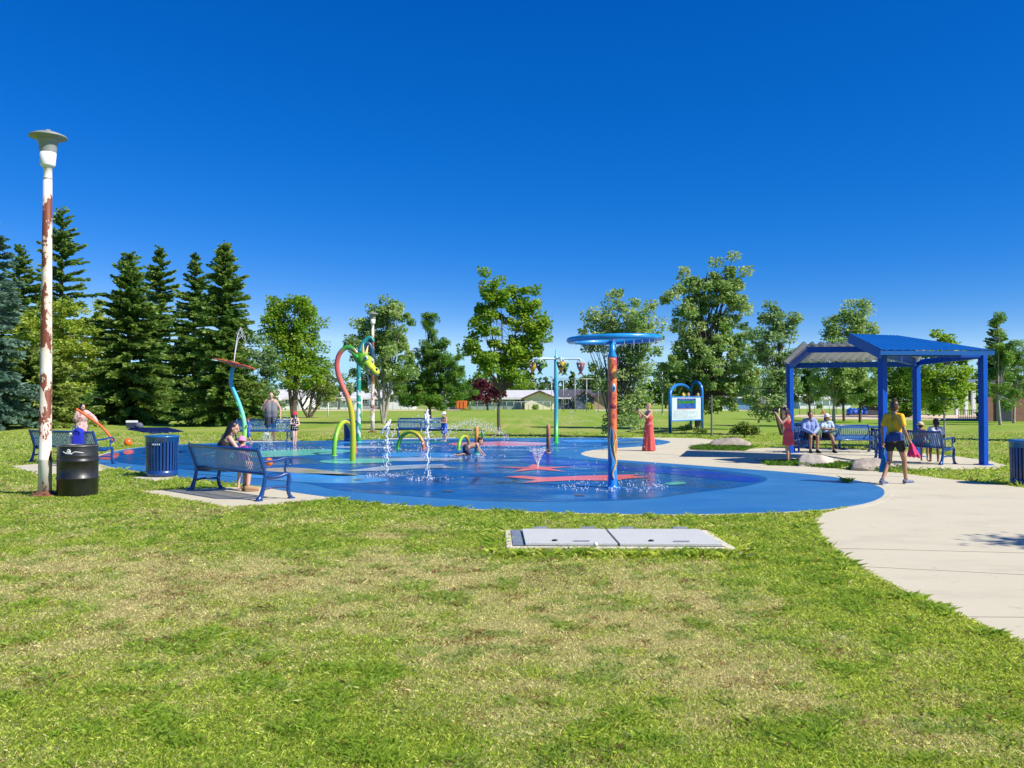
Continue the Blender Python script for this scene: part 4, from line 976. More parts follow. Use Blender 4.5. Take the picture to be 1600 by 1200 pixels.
c = G(929, 867); t = thing('dandelion', 'white dandelion clock standing in the grass before the hatch', 'dandelion', c)
MB().tube([c, c + V(.01, 0, .06), c + V(.012, .0, .10)], .003, 5).build('stem', lg, t); MB().ell(c + V(.012, 0, .115), .024, 10).build('seed_head', white, t)
c = G(841, 866); q = [c + V(x, y, z) for x, y, z in ((-.02, 0, .01), (.0, .012, .05), (.015, 0, .10), (.03, -.01, .05))]; o = MB().add(q + [p + V(0, .008, 0) for p in q], [[0, 1, 2, 3], [7, 6, 5, 4], [0, 4, 5, 1], [1, 5, 6, 2], [2, 6, 7, 3], [3, 7, 4, 0]], 0, False).build('dock_leaf', mat('dry_leaf_brown', (.22, .05, .03), .7)); tag(o, 'reddish brown dry leaf standing in the weeds before the hatch', 'leaf')
# ------------------------------------------------------------------ trees
rng = np.random.RandomState(21)
bark = mat('grey_brown_bark', (.13, .10, .075), .95, var=.4, scale=6, stretch=(1, 1, .25), bump=.6, bscale=18)
barkp = mat('pale_poplar_bark', (.34, .31, .25), .9, var=.3, scale=5, stretch=(1, 1, .6), bump=.4, bscale=14)
leafm = leafmat('broad_leaves', trans=.48, rough=.42)
needlem = leafmat('conifer_needles', trans=.35, rough=.55)
def unit(n_):
    v = rng.randn(n_, 3); return v / np.linalg.norm(v, axis=1)[:, None]
def leafcards(c, size, cols, aspect=.62, up=.35):
    """one four-cornered leaf at every centre"""
    N = len(c); nrm = unit(N); nrm[:, 2] = np.abs(nrm[:, 2]) + up; nrm /= np.linalg.norm(nrm, axis=1)[:, None]
    t = unit(N); t -= nrm * (t * nrm).sum(1)[:, None]; t /= np.linalg.norm(t, axis=1)[:, None] + 1e-9; b = np.cross(nrm, t)
    s = (size * (.6 + .8 * rng.rand(N)))[:, None]
    v = np.stack([c - t * s, c + b * s * aspect, c + t * s, c - b * s * aspect], 1)
    return v.reshape(-1, 3), np.repeat(cols, 4, 0)
GREENS = {'mid': ((.145, .31, .02), (.34, .47, .05)), 'deep': ((0.080, 0.232, 0.022), (0.196, 0.374, 0.032)), 'yellow': ((0.238, 0.356, 0.033), (0.502, 0.568, 0.092)), 'poplar': ((.16, .31, .06), (.42, .52, .19)),
          'grey': ((0.149, 0.280, 0.083), (0.330, 0.445, 0.181)), 'red': ((0.099, 0.018, 0.032), (0.172, 0.040, 0.053)), 'pine': ((0.086, 0.224, 0.031), (0.215, 0.377, 0.060)), 'spruce': ((.070, .175, .030), (.24, .34, .06)), 'bluespruce': ((0.079, 0.172, 0.125), (0.198, 0.304, 0.224)), 'olive': ((0.149, 0.247, 0.033), (0.330, 0.396, 0.091))}
def tree(name, label, base, lobes, kind, trunk=(.16, .5), leaf=.10, dens=1.0, bk=None, cat='tree', group=None, stems=None, depth=.85, clump=.42, ragged=.13, seed=0, aspect=.62, per=70, top=None):
    dens *= 1.3; per = int(per * 2.0); leaf *= .84; trunk = (trunk[0] * .78, trunk[1])
    """lobes in picture measure (cx, cy, rx, ry) turned into metres at the trunk's distance; the crown is as deep as it is wide"""
    global rng
    rng = np.random.RandomState(100 + seed); rr = random.Random(seed)
    g0 = G(*base); d = g0.y; u = d / FPX
    t = thing(name, label, cat, g0, group)
    L = []
    for cx, cy, rx, ry in lobes:
        p = P(cx, cy, d); L.append((np.array([p.x, p.y + rr.uniform(-.4, .4) * rx * u * .5, p.z]), np.array([rx * u, rx * u * depth, ry * u]) * 1.06))
    cs = []; twigs = []
    for c, r in L:
        vol = r[0] * r[1] * r[2]; area = (r[0] * r[1] + r[0] * r[2] + r[1] * r[2])
        nc = max(5, int(dens * 2.1 * area / (clump * clump * 2.2)))
        q = unit(nc) * (rng.rand(nc, 1) ** .42); q *= 1 + ragged * np.clip(rng.randn(nc, 1), -1.3, 1.3)
        cc = c + q * r; cs.append(cc); twigs.append((c, cc))
    cc = np.concatenate(cs); cc = cc[cc[:, 2] > .25]
    nl = per; n_ = len(cc)
    sh = clump * (.55 + .6 * rng.rand(n_, 1, 1))
    off_ = np.clip(rng.randn(n_, nl, 3), -1.5, 1.5) * .58 * sh; off_[:, :, 2] *= .75
    pts = (cc[:, None, :] + off_).reshape(-1, 3)
    a, b_ = (np.array(x) for x in GREENS[kind]); k = np.clip(.5 + .28 * np.repeat(rng.randn(n_), nl) + .28 * rng.randn(n_ * nl), 0, 1)[:, None]
    cols = a * (1 - k) + b_ * k
    odd = rng.rand(len(cols)) < .012; cols[odd] = np.array([.26, .17, .03])
    o3 = np.array([g0.x, g0.y, g0.z]); ok = pts[:, 2] > .06
    v, c4 = leafcards(pts[ok] - o3, np.full(ok.sum(), leaf), cols[ok], aspect)
    npmesh('crown', v, 4, leafm, c4, t)
    b = MB(); m_ = bk or bark; r0, fr = trunk
    tops = stems or [(lobes[0][0], lobes[0][1])]
    trunks = []
    for j, tp in enumerate(tops):
        if hasattr(tp[0], '__len__'): pth = [g0 + V(0, 0, -.1)] + [P(x, y, d) for x, y in tp]
        else: e_ = P(tp[0], tp[1], d); pth = [g0 + V(0, 0, -.1), g0.lerp(e_, .33) + V(rr.uniform(-.1, .1), 0, 0), g0.lerp(e_, .66) + V(rr.uniform(-.15, .15), rr.uniform(-.2, .2), 0), e_]
        s_ = spline(pth, 6); rad = [r0 * (1 - .86 * (i / (len(s_) - 1)) ** .9) * (1.35 if i == 0 else 1) for i in range(len(s_))]
        b.tube(s_, rad, 9); trunks.append((s_, rad))
    for c, ccl in twigs:
        for q in ccl[:: max(1, len(ccl) // 9)]:
            s_, rad = rr.choice(trunks); i = rr.randrange(int(len(s_) * fr), len(s_))
            q = Vector(q); p = s_[i]
            if q.z < p.z - .2: 
                i = int(len(s_) * fr); p = s_[i]
            mid = p.lerp(q, .5) + V(0, 0, .12 * (q - p).length * .6); r_ = min(rad[i] * .5, .012 + .012 * (q - p).length)
            b.tube(spline([p, mid, q], 3), [r_ * (1 - .8 * k_ / 6) for k_ in range(7)], 5)
    b.build('trunk', m_, t); return t

def conifer(name, label, base, top, halfw, kind='spruce', seed=0, bare=.03, droop=.35, gaps=.0, step=.34, cat='spruce', group=None, xoff=0, pw=.8, tw=.42, twd=.08, asym=None):
    global rng
    rng = np.random.RandomState(300 + seed); rr = random.Random(seed)
    g0 = G(*base); d = g0.y; u = d / FPX; H = P(base[0], top, d).z; Rm = halfw * u
    t = thing(name, label, cat, g0, group)
    a, b_ = (np.array(x) for x in GREENS[kind])
    V4 = []; CC = []; br = MB(); br.tube([g0 + V(0, 0, -.1), g0 + V(0, 0, H * .5), g0 + V(0, 0, H * .985)], [.02 * H * .9 + .03, .012 * H, .012], 8)
    z = H * bare + .25
    while z < H * .985:
        f = z / H; Lb = Rm * (1 - f) ** pw * (1.0 if f > .12 else .82 + f * 1.5); nb = max(5, int(6 + 6 * (1 - f)))
        a0 = rr.random() * 6.28
        for k in range(nb):
            if rr.random() < gaps: continue
            an = a0 + 6.283 * k / nb + rr.uniform(-.25, .25); L_ = Lb * rr.choice((rr.uniform(.6, .9), rr.uniform(.85, 1.2))) + .12
            if asym is not None: L_ *= 1 + asym * math.cos(an)
            L_ *= 1 + .24 * math.sin(an * 2 + seed * 1.7 + z * .9) + .14 * math.sin(z * 2.7 + an + seed)
            zz_ = z + rr.uniform(-.3, .3) * min(1, H / 9); droop_ = droop * rr.uniform(.6, 1.35); dx, dy = math.cos(an), math.sin(an)
            n_ = max(3, int(L_ / .125)); s = np.linspace(.06, 1, n_)
            rise = np.sin(s * 2.2) * .10 * L_ - droop_ * L_ * s ** 1.25 * (1 - .75 * f) + .30 * L_ * np.clip(s - .72, 0, 1) + f * f * .5 * L_ * s
            px_, py_, pz_ = dx * L_ * s, dy * L_ * s, zz_ + rise
            pos = np.stack([px_, py_, pz_], 1)
            if L_ > .5: br.tube([g0 + V(*pos[0]), g0 + V(*pos[n_ // 2]), g0 + V(*pos[-1])], [.012 + .012 * L_, .008 + .006 * L_, .004], 4, cap=False)
            hue = np.clip(.45 + .25 * rng.randn(), 0, 1)
            for rep in range(10):
                side = rng.choice([-1, 1], n_); lat = rng.uniform(.35, 1.1, n_) * side; tl = tw * (.55 + .75 * rng.rand(n_)) * (1 - .5 * np.abs(s - .45)) * min(1, .45 + L_ * .4)
                tz = -.25 - .55 * rng.rand(n_) if rep < 5 else .35 + .3 * rng.rand(n_)
                dr = np.stack([dx * .75 - dy * lat, dy * .75 + dx * lat, np.full(n_, 1) * tz * (1 - f * .9)], 1); dr /= np.linalg.norm(dr, axis=1)[:, None]
                pp = pos + rng.randn(n_, 3) * .035
                wv = np.cross(dr, unit(n_)); wv /= np.linalg.norm(wv, axis=1)[:, None] + 1e-9
                e = pp + dr * tl[:, None]; m__ = pp + dr * (tl * .45)[:, None]
                V4.append(np.stack([pp, m__ + wv * twd, e, m__ - wv * twd], 1).reshape(-1, 3))
                kk = np.clip(hue + .22 * rng.randn(n_) + .25 * (s - .5), 0, 1)[:, None]; CC.append(np.repeat(a * (1 - kk) + b_ * kk, 4, 0))
        z += step * (.6 + .55 * (1 - f)) * rr.uniform(.85, 1.15)
    # leader shoot
    n_ = 40; zz_ = H * (.93 + .075 * rng.rand(n_)); an = rng.rand(n_) * 6.283
    pp = np.stack([.02 * np.cos(an), .02 * np.sin(an), zz_], 1); e = pp + np.stack([.20 * np.cos(an), .20 * np.sin(an), np.full(n_, .16)], 1) * (1.05 - (zz_ / H - .93) * 10)[:, None]
    wv = np.stack([-np.sin(an), np.cos(an), np.zeros(n_)], 1) * .03; m__ = (pp + e) / 2
    V4.append(np.stack([pp, m__ + wv, e, m__ - wv], 1).reshape(-1, 3)); CC.append(np.repeat(np.tile((a + b_) / 2, (n_, 1)), 4, 0))
    npmesh('crown', np.concatenate(V4), 4, needlem, np.concatenate(CC), t); br.build('trunk', bark, t)
    return t
gs = 'spruces on the left'
conifer('spruce_tree', 'broad dark spruce with skirted lower boughs, first of the row left of the flower spray', (200, 662), 398, 82, seed=1, step=.36, bare=.02, pw=.75)
conifer('spruce_tree', 'narrow dark spruce top rising right behind the broad spruce', (248, 655), 384, 62, seed=2, step=.42, gaps=.12)
conifer('spruce_tree', 'slim spruce with a long bare leader between two taller spruces', (303, 657), 398, 58, seed=3, step=.42, gaps=.15)
conifer('spruce_tree', 'tall spruce right above the red flower spray', (348, 666), 376, 66, seed=4, step=.38, gaps=.08, pw=.72)
conifer('spruce_tree', 'tall ragged spruce behind the rusty lamp post with branches sticking out right', (94, 656), 322, 78, seed=5, step=.55, gaps=.35, pw=.7, droop=.3)
conifer('spruce_tree', 'dark spruce standing left of the rusty lamp post', (28, 658), 386, 66, seed=6, step=.42, gaps=.12)
conifer('spruce_tree', 'blue grey spruce cut off by the left picture edge', (-26, 672), 292, 72, 'bluespruce', seed=7, step=.42, gaps=.12)
conifer('spruce_tree', 'low spruce with branches sweeping the grass beside the lamp post', (52, 668), 555, 92, 'olive', seed=8, step=.30, pw=.55, droop=.2)
tree('maple_tree', 'pale yellow green young maple behind the rusty lamp post', (104, 664), [(80, 520, 46, 46), (52, 545, 38, 52), (112, 548, 34, 48), (85, 500, 34, 34), (84, 590, 55, 34)], 'yellow', leaf=.11, seed=1, trunk=(.09, .3), dens=.62, clump=.5, stems=[(84, 500)])
tree('maple_tree', 'yellow green leafy tree showing between the lamp post spruces and the broad spruce', (152, 650), [(152, 500, 24, 34), (148, 550, 28, 40), (160, 590, 30, 34)], 'yellow', leaf=.13, seed=2, trunk=(.1, .3), dens=.6, clump=.5)
tree('willow_shrub', 'grey green bushy willow behind the man in the tank top', (398, 664), [(398, 548, 24, 34), (392, 600, 34, 44), (412, 630, 32, 30), (378, 640, 26, 26), (420, 580, 20, 36)], 'grey', leaf=.10, seed=3, trunk=(.08, .15), dens=.55, cat='shrub', stems=[(398, 550), (385, 600), (418, 600)])
tree('ash_tree', 'full crowned green tree behind the girl in the red hat', (459, 654), [(455, 500, 40, 38), (440, 535, 32, 42), (478, 530, 32, 44), (462, 575, 44, 30), (432, 485, 22, 24), (478, 490, 22, 26)], 'mid', leaf=.15, seed=4, trunk=(.30, .45), dens=.75, clump=.7, stems=[(459, 500), (445, 540), (475, 540)])
tree('apple_tree', 'small bare limbed apple tree to the right of the full crowned tree', (483, 653), [(490, 580, 30, 22), (515, 590, 24, 28), (468, 598, 22, 20), (505, 612, 28, 14)], 'olive', leaf=.12, seed=5, trunk=(.2, .3), dens=.45, clump=.6, stems=[(488, 580), (455, 612), (515, 600)])
tree('poplar_tree', 'light leaved poplar behind the second lamp post', (599, 662), [(600, 485, 28, 30), (575, 525, 32, 44), (622, 520, 30, 46), (600, 555, 44, 40), (572, 590, 26, 22), (624, 588, 24, 22)], 'poplar', leaf=.12, seed=6, trunk=(.17, .3), dens=.72, clump=.5, bk=barkp, stems=[(602, 470), (575, 530), (625, 520)])
PINE = dict(leaf=.15, aspect=.22, clump=.36, per=80)
tree('pine_tree', 'dense dark pine behind the middle bench', (672, 660), [(673, 512, 14, 26), (676, 545, 28, 22), (658, 568, 30, 18), (694, 566, 32, 18), (676, 588, 46, 20), (646, 610, 32, 18), (702, 606, 36, 16), (676, 622, 56, 16), (716, 583, 16, 8), (668, 495, 6, 14)], 'pine', seed=7, trunk=(.17, .2), dens=.60, stems=[(672, 492)], **PINE)
tree('ash_tree', 'two lobed bright green ash tree with a forked trunk', (780, 674), [(765, 466, 25, 42), (812, 476, 28, 42), (756, 510, 22, 38), (830, 520, 26, 36), (806, 545, 18, 26), (770, 558, 36, 26), (820, 560, 30, 24), (746, 546, 20, 16), (800, 588, 24, 18), (846, 512, 14, 20)], 'mid', leaf=.11, seed=8, trunk=(.13, .38), dens=.78, clump=.40, stems=[[(779, 640), (783, 610), (776, 570), (766, 500), (762, 450)], [(779, 640), (784, 610), (798, 575), (806, 520), (812, 455)]])
tree('willow_tree', 'bushy light green tree growing down to the grass behind the octopus post', (955, 684), [(960, 490, 34, 30), (930, 510, 24, 24), (995, 500, 36, 34), (975, 535, 50, 36), (997, 545, 30, 44), (972, 585, 34, 36), (978, 630, 30, 34), (962, 660, 34, 20), (1000, 600, 20, 34), (920, 540, 16, 14)], 'poplar', leaf=.085, seed=9, trunk=(.12, .15), dens=.6, clump=.40, stems=[(960, 490), (1000, 510), (970, 560)])
tree('poplar_tree', 'large light leaved poplar behind the information sign', (1090, 671), [(1140, 425, 24, 30), (1088, 445, 26, 34), (1118, 460, 34, 36), (1070, 490, 30, 36), (1145, 480, 28, 40), (1105, 520, 50, 40), (1066, 560, 36, 40), (1150, 560, 40, 44), (1105, 590, 54, 36), (1160, 610, 34, 30), (1060, 610, 32, 26), (1118, 625, 40, 20)], 'poplar', leaf=.105, seed=10, trunk=(.20, .25), dens=.62, clump=.40, bk=bark, stems=[(1106, 420), (1138, 430), (1075, 480)])
tree('birch_tree', 'thin grey green tree left of the shelter', (1223, 680), [(1215, 490, 26, 22), (1200, 520, 34, 26), (1235, 505, 20, 26), (1200, 560, 38, 30), (1212, 600, 32, 34), (1190, 625, 34, 24), (1240, 570, 20, 30)], 'grey', leaf=.09, seed=11, trunk=(.13, .3), dens=.65, clump=.42, stems=[(1215, 480), (1195, 560)])
tree('birch_tree', 'pale trunked tree rising behind the shelter roof', (1303, 667), [(1335, 490, 22, 30), (1315, 515, 30, 26), (1345, 520, 22, 24), (1310, 560, 42, 30), (1340, 590, 40, 36), (1300, 600, 34, 30)], 'poplar', leaf=.10, seed=12, trunk=(.16, .3), dens=.75, clump=.45, bk=barkp, stems=[[(1303, 640), (1308, 610), (1316, 570), (1330, 500)]])
for k, (bx, by, tx) in enumerate(((1267, 656, 1262), (1319, 658, 1318), (1344, 660, 1348))):
    tree('pine_tree', ('dark pine seen under the left end of the shelter roof', 'slim dark pine right of the pale trunk under the shelter', 'dark pine before the blue tarp under the shelter')[k], (bx, by), [(tx, 590, 26, 26), (tx - 8, 610, 30, 18), (tx + 10, 615, 28, 18), (tx, 572, 16, 20)], 'pine', seed=20 + k, trunk=(.16, .3), dens=.5, stems=[(tx, 570)], **PINE)
tree('crabapple_tree', 'big dark drooping tree behind the shelter rear post', (1408, 652), [(1400, 580, 40, 30), (1425, 600, 44, 36), (1385, 610, 34, 36), (1445, 620, 30, 26), (1410, 635, 50, 16)], 'deep', leaf=.16, seed=13, trunk=(.3, .2), dens=.7, clump=.8, stems=[(1405, 575), (1430, 600)])
tree('linden_tree', 'young round green tree with a thin pale trunk right of the shelter bench', (1478, 699), [(1474, 525, 18, 20), (1488, 545, 24, 22), (1468, 570, 38, 30), (1478, 605, 44, 28), (1450, 595, 26, 30), (1496, 590, 24, 30), (1508, 560, 12, 14), (1470, 635, 26, 12)], 'mid', leaf=.06, seed=14, trunk=(.055, .45), dens=.60, clump=.26, bk=barkp, stems=[(1475, 530)])
tree('pine_tree', 'tall scraggy pine before the brick building, the left of two', (1563, 664), [(1558, 510, 9, 20), (1562, 540, 18, 22), (1566, 570, 24, 22), (1556, 600, 24, 22), (1572, 620, 24, 18)], 'pine', seed=15, trunk=(.14, .3), dens=.42, stems=[(1558, 500)], bk=barkp, **PINE)
tree('pine_tree', 'scraggy pine cut by the right picture edge before the brick building', (1584, 661), [(1585, 545, 18, 22), (1596, 570, 26, 26), (1590, 605, 26, 24)], 'pine', seed=16, trunk=(.14, .3), dens=.42, stems=[(1588, 530)], bk=barkp, **PINE)
conifer('spruce_tree', 'dark spruce behind the shelter right post and the pines', (1556, 655), 500, 32, seed=17, step=.5)
tree('poplar_tree', 'leafy tree beyond the right picture edge shading the path', (1690, 690), [(1690, 560, 50, 40), (1700, 600, 60, 40)], 'mid', leaf=.12, seed=18, trunk=(.15, .3), dens=.5, clump=.5)
# the young tree just outside the picture that throws its shade on the path
tt = thing('young_tree', 'young tree standing beside the path outside the picture', 'tree', (10.95, 8.05, 0))
rng = np.random.RandomState(9); cc = np.array([[0, 0, 4.2], [.25, .15, 4.75], [-.2, .1, 3.9], [.1, -.1, 5.2]]); pts = (cc[:, None, :] + rng.randn(4, 420, 3) * np.array([.22, .22, .2])).reshape(-1, 3)
v, c4 = leafcards(pts, np.full(len(pts), .05), np.tile(np.array([[.08, .16, .02]]), (len(pts), 1))); npmesh('crown', v, 4, leafm, c4, tt)
MB().tube([V(10.95, 8.05, -.1), V(11.0, 8.05, 2.5), V(11.0, 8.05, 4.9)], [.05, .035, .01], 8).build('trunk', bark, tt)
# shrubs
tree('shrub', 'low brownish green bush on the lawn between the sign and the shelter', (1163, 684), [(1158, 673, 16, 9), (1172, 675, 14, 8), (1163, 667, 12, 7)], 'olive', leaf=.06, seed=30, trunk=(.03, .1), dens=1.1, clump=.2, cat='shrub')
for k, (x, y, lab) in enumerate(((1068, 678, 'weedy tuft under the left side of the information sign'), (1092, 682, 'weedy tuft by the right leg of the information sign'))):
    tree('weed_clump', lab, (x, y), [(x, y - 5, 16, 5), (x + 6, y - 8, 8, 7)], 'olive', leaf=.05, seed=31 + k, trunk=(.012, .1), dens=.9, clump=.15, cat='weeds', per=40)
tree('weed_clump', 'dark weed growing up against the boulder left of the shelter', (1118, 699), [(1117, 693, 7, 7), (1128, 696, 12, 4)], 'deep', leaf=.06, seed=33, trunk=(.012, .1), dens=1.2, clump=.14, cat='weeds', per=40)

# ------------------------------------------------------------------ far side of the field: trees, houses, fence
FAR = dict(leaf=.30, clump=1.1, per=46, dens=.8)
for lab, base, lobes, kd, nm in (('dark red leaved tree beyond the field left of the cream house', (762, 641), [(760, 606, 22, 16), (748, 618, 16, 18), (775, 615, 14, 16)], 'red', 'plum_tree'),
    ('round green tree behind the red leaved tree', (754, 638.5), [(756, 595, 22, 12), (742, 605, 14, 16)], 'deep', 'elm_tree'),
    ('green trees peeking over the cream house roof', (822, 636), [(822, 605, 14, 8), (812, 610, 10, 8)], 'mid', 'elm_tree'),
    ('small dark tree left of the red leaved tree', (735, 640), [(730, 618, 14, 14), (722, 628, 14, 9)], 'mid', 'elm_tree'),
    ('tall dark clump of trees between the blue house and the octopus post', (930, 637), [(925, 600, 20, 22), (938, 592, 16, 24), (912, 612, 14, 14)], 'spruce', 'elm_tree'),
    ('wide dark tree behind the woman in the long dress', (1040, 638), [(1040, 600, 24, 28), (1052, 575, 20, 26), (1020, 615, 20, 20), (1075, 600, 24, 26)], 'deep', 'elm_tree'),
    ('bushy tree between the apple tree and the dragon neck', (530, 640), [(528, 612, 18, 14), (512, 622, 14, 12)], 'grey', 'elm_tree'),
    ('yellow bush before the blue house on the right', (1212, 641), [(1212, 631, 7, 7), (1208, 636, 8, 4)], 'yellow', 'hedge_bush'),
    ('reddish grass clump before the blue house', (1190, 641), [(1190, 635, 12, 4), (1180, 638, 8, 2.5)], 'olive', 'hedge_bush'),
    ('green bush under the cream gable', (838, 640), [(838, 636.5, 5, 2.6)], 'mid', 'hedge_bush'),
    ('green hedge by the brown gable', (920, 640), [(918, 635.5, 9, 3.4)], 'yellow', 'hedge_bush'),
    ('dark trees behind the white portico at right', (1520, 641), [(1515, 600, 18, 22), (1530, 605, 16, 24)], 'deep', 'elm_tree'),
    ('leafy tree behind the left spruces above the white house', (165, 640), [(140, 600, 30, 24), (175, 590, 30, 34)], 'olive', 'elm_tree'),
    ('leafy tree behind the house left of the dragon', (575, 637), [(572, 610, 12, 10), (590, 614, 12, 9)], 'mid', 'elm_tree')):
    tree(nm, lab, base, lobes, kd, trunk=(.25, .2), seed=int(base[0]), cat='bush' if nm == 'hedge_bush' else 'tree', **({**FAR, 'leaf': .2, 'clump': .5} if nm == 'hedge_bush' else FAR))
conifer('spruce_tree', 'small distant spruce right of the bucket pole', (894, 637), 581, 11, seed=40, step=.9, tw=.8, twd=.2)
conifer('spruce_tree', 'tiny distant spruce above the cream house', (846, 635), 598, 7, seed=41, step=.9, tw=.8, twd=.2)
# far tree line as one mass
rng = np.random.RandomState(77); pts = []
for k in range(420):
    x = rng.uniform(-330, 330); y = rng.uniform(235, 300); h = rng.uniform(5.5, 9.5); r = rng.uniform(3, 6)
    q = unit(55) * (rng.rand(55, 1) ** .4) * np.array([r, r, h * .5]) + np.array([x, y, h * .5]); pts.append(q)
pts = np.concatenate(pts); kk = np.clip(.4 + .3 * rng.randn(len(pts)), 0, 1)[:, None]; cols = np.array([.05, .10, .03]) * (1 - kk) + np.array([.11, .16, .06]) * kk
v, c4 = leafcards(pts, np.full(len(pts), .9), cols); o = npmesh('treeline', v, 4, leafm, c4); o['kind'] = 'stuff'

winm = mat('window_glass', (.03, .04, .05), .12, var=.3); trimw = mat('house_trim_white', (.70, .70, .66), .6)
def house(label, x0, x1, ybase, yeave, yridge, wall, roof, gable=None, depth=9, wins=(), door=None, pd=None, gmat=None, name='house', chimney=None):
    """bungalow: long side to the field between picture columns x0..x1; gable = (g0, g1, ypeak) a front wing"""
    d = pd or G(800, ybase).y; A = P(x0, ybase, d); B_ = P(x1, ybase, d); ze = P(800, yeave, d).z; zr = P(800, yridge, d).z; w_ = B_.x - A.x
    t = thing(name, label, 'house', V((A.x + B_.x) / 2, d, 0)); b = MB(); y0, y1 = d, d + depth; ym = (y0 + y1) / 2
    b.box(((A.x + B_.x) / 2, ym, ze / 2), (w_, depth, ze)); b.add([V(A.x, y0, ze), V(A.x, y1, ze), V(A.x, ym, zr)], [[0, 1, 2]], 0, False); b.add([V(B_.x, y0, ze), V(B_.x, y1, ze), V(B_.x, ym, zr)], [[0, 2, 1]], 0, False)
    b.build('wall', wall, t)
    o_ = .5; th = .18; b = MB()
    for s in (-1, 1):
        ye = ym + s * (depth / 2 + o_); zl = ze - (zr - ze) * o_ / (depth / 2)
        vs = [V(A.x - o_, ye, zl + .03), V(B_.x + o_, ye, zl + .03), V(B_.x + o_, ym, zr + .03), V(A.x - o_, ym, zr + .03)]; vs += [q + V(0, 0, th) for q in vs]
        b.add(vs, [[0, 1, 2, 3], [4, 7, 6, 5], [0, 4, 5, 1], [1, 5, 6, 2], [2, 6, 7, 3], [3, 7, 4, 0]], 0, False)
    rf = b.build('roof', roof, t)
    b = MB().bar(V(A.x - o_, y0 - o_ - .03, ze - .12), V(B_.x + o_, y0 - o_ - .03, ze - .12), .06, .22).build('fascia', trimw, rf)
    if chimney: cx = P(chimney, yridge, d).x; MB().box((cx, ym + .5, zr + .4), (.8, .6, 1.4)).build('chimney', mat('chimney_brick', (.3, .16, .1), .9), rf)
    if gable:
        ga, gb_, yp = gable; a_ = P(ga, ybase, d - 2).x; c_ = P(gb_, ybase, d - 2).x; zp = P(800, yp, d - 2).z; m_ = (a_ + c_) / 2
        vs = [V(a_, d - 2, 0), V(c_, d - 2, 0), V(c_, d - 2, ze), V(m_, d - 2, zp - .1), V(a_, d - 2, ze)]; k = [V(q.x, ym, q.z) for q in vs]
        MB().add(vs + k, [[0, 1, 2, 3, 4], [1, 6, 7, 2], [5, 0, 4, 9]], 0, False).build('gable_wing', gmat or wall, t)
        b = MB()
        for e in (a_ - .5, c_ + .5):
            ez = zp - (zp - ze) * abs(e - m_) / (abs(c_ - m_)); p_ = [V(e, d - 2.6, ez), V(m_, d - 2.6, zp), V(m_, ym, zp), V(e, ym, ez)]; p_ += [q + V(0, 0, .2) for q in p_]
            b.add(p_, [[3, 2, 1, 0], [4, 5, 6, 7], [0, 1, 5, 4], [2, 3, 7, 6], [3, 0, 4, 7]], 0, False)
        b.build('gable_roof', roof, t)
        b = MB()
        for e in (a_ - .5, c_ + .5): ez = zp - (zp - ze) * abs(e - m_) / (abs(c_ - m_)); b.bar(V(e, d - 2.64, ez + .1), V(m_, d - 2.64, zp + .1), .07, .26)
        b.build('bargeboard', mat('brown_trim', (.10, .06, .04), .6), t)
    for wx0, wx1, wy0, wy1 in wins:
        p, q = P(wx0, wy1, d), P(wx1, wy0, d); cx, cz = (p.x + q.x) / 2, (p.z + q.z) / 2; W_, H_ = q.x - p.x, q.z - p.z
        f = MB(); f.box((cx, d - .03, cz + H_ / 2), (W_ + .2, .1, .1)); f.box((cx, d - .03, cz - H_ / 2), (W_ + .2, .12, .1))
        for s in (-1, 0, 1): f.box((cx + s * W_ / 2, d - .03, cz), (.09, .09, H_ - .1))
        fo = f.build('window', trimw, t); MB().box((cx, d - .005, cz), (W_, .03, H_)).build('pane', winm, fo)
    if door: 
        p, q = P(door[0], ybase, d), P(door[1], yeave, d); MB().box(((p.x + q.x) / 2, d - .02, 1.05), (q.x - p.x, .08, 2.1)).build('door', mat('house_door', (.18, .20, .22), .5), t)
    return t
cream = mat('cream_siding', (.84, .74, .48), .8, var=.05); greyr = mat('pale_grey_shingle', (.52, .51, .50), .9, var=.12, scale=1.5); darkr = mat('charcoal_shingle', (.07, .07, .085), .9, var=.2, scale=1.5)
navyw = mat('slate_blue_siding', (.07, .09, .14), .8); brownw = mat('tan_siding', (.42, .28, .18), .85); bluew = mat('sky_blue_siding', (.13, .27, .50), .8); whitew = mat('white_stucco', (.80, .80, .76), .9, var=.06); greyw = mat('grey_siding', (.34, .36, .38), .85); mintw = mat('mint_grey_siding', (.30, .38, .34), .8)
house('cream bungalow with grey roof and a front gable beyond the field', 727, 862, 639.6, 622, 611, mintw, greyr, (820, 866, 612), gmat=cream, wins=((804, 812, 623, 629), (813, 819, 623, 629), (770, 782, 623, 630)), door=(787, 792), depth=11)
house('dark slate blue house with white framed windows right of the bucket pole', 872, 924, 639.4, 621, 610, navyw, darkr, (898, 928, 611), gmat=navyw, wins=((878, 888, 622, 631), (902, 908, 622, 631), (913, 922, 622, 631)), depth=10)
house('tan house with a low gable half hidden by the bushy tree', 926, 960, 639.3, 624, 616, brownw, darkr, (926, 958, 614), gmat=brownw, depth=9)
house('cream house behind the information sign', 1088, 1128, 640, 622, 612, cream, greyr, (1092, 1131, 611), gmat=cream, wins=((1100, 1105, 626, 631),), depth=10)
house('long sky blue house with a charcoal roof right of the sign', 1132, 1222, 639.5, 620, 607, bluew, darkr, wins=((1160, 1168, 620, 627), (1192, 1197, 618, 625)), door=(1206, 1210), depth=11)
house('white garage with a dark roof beside the sky blue house', 1199, 1232, 640.6, 624, 614, cream, darkr, pd=138, depth=8, name='garage')
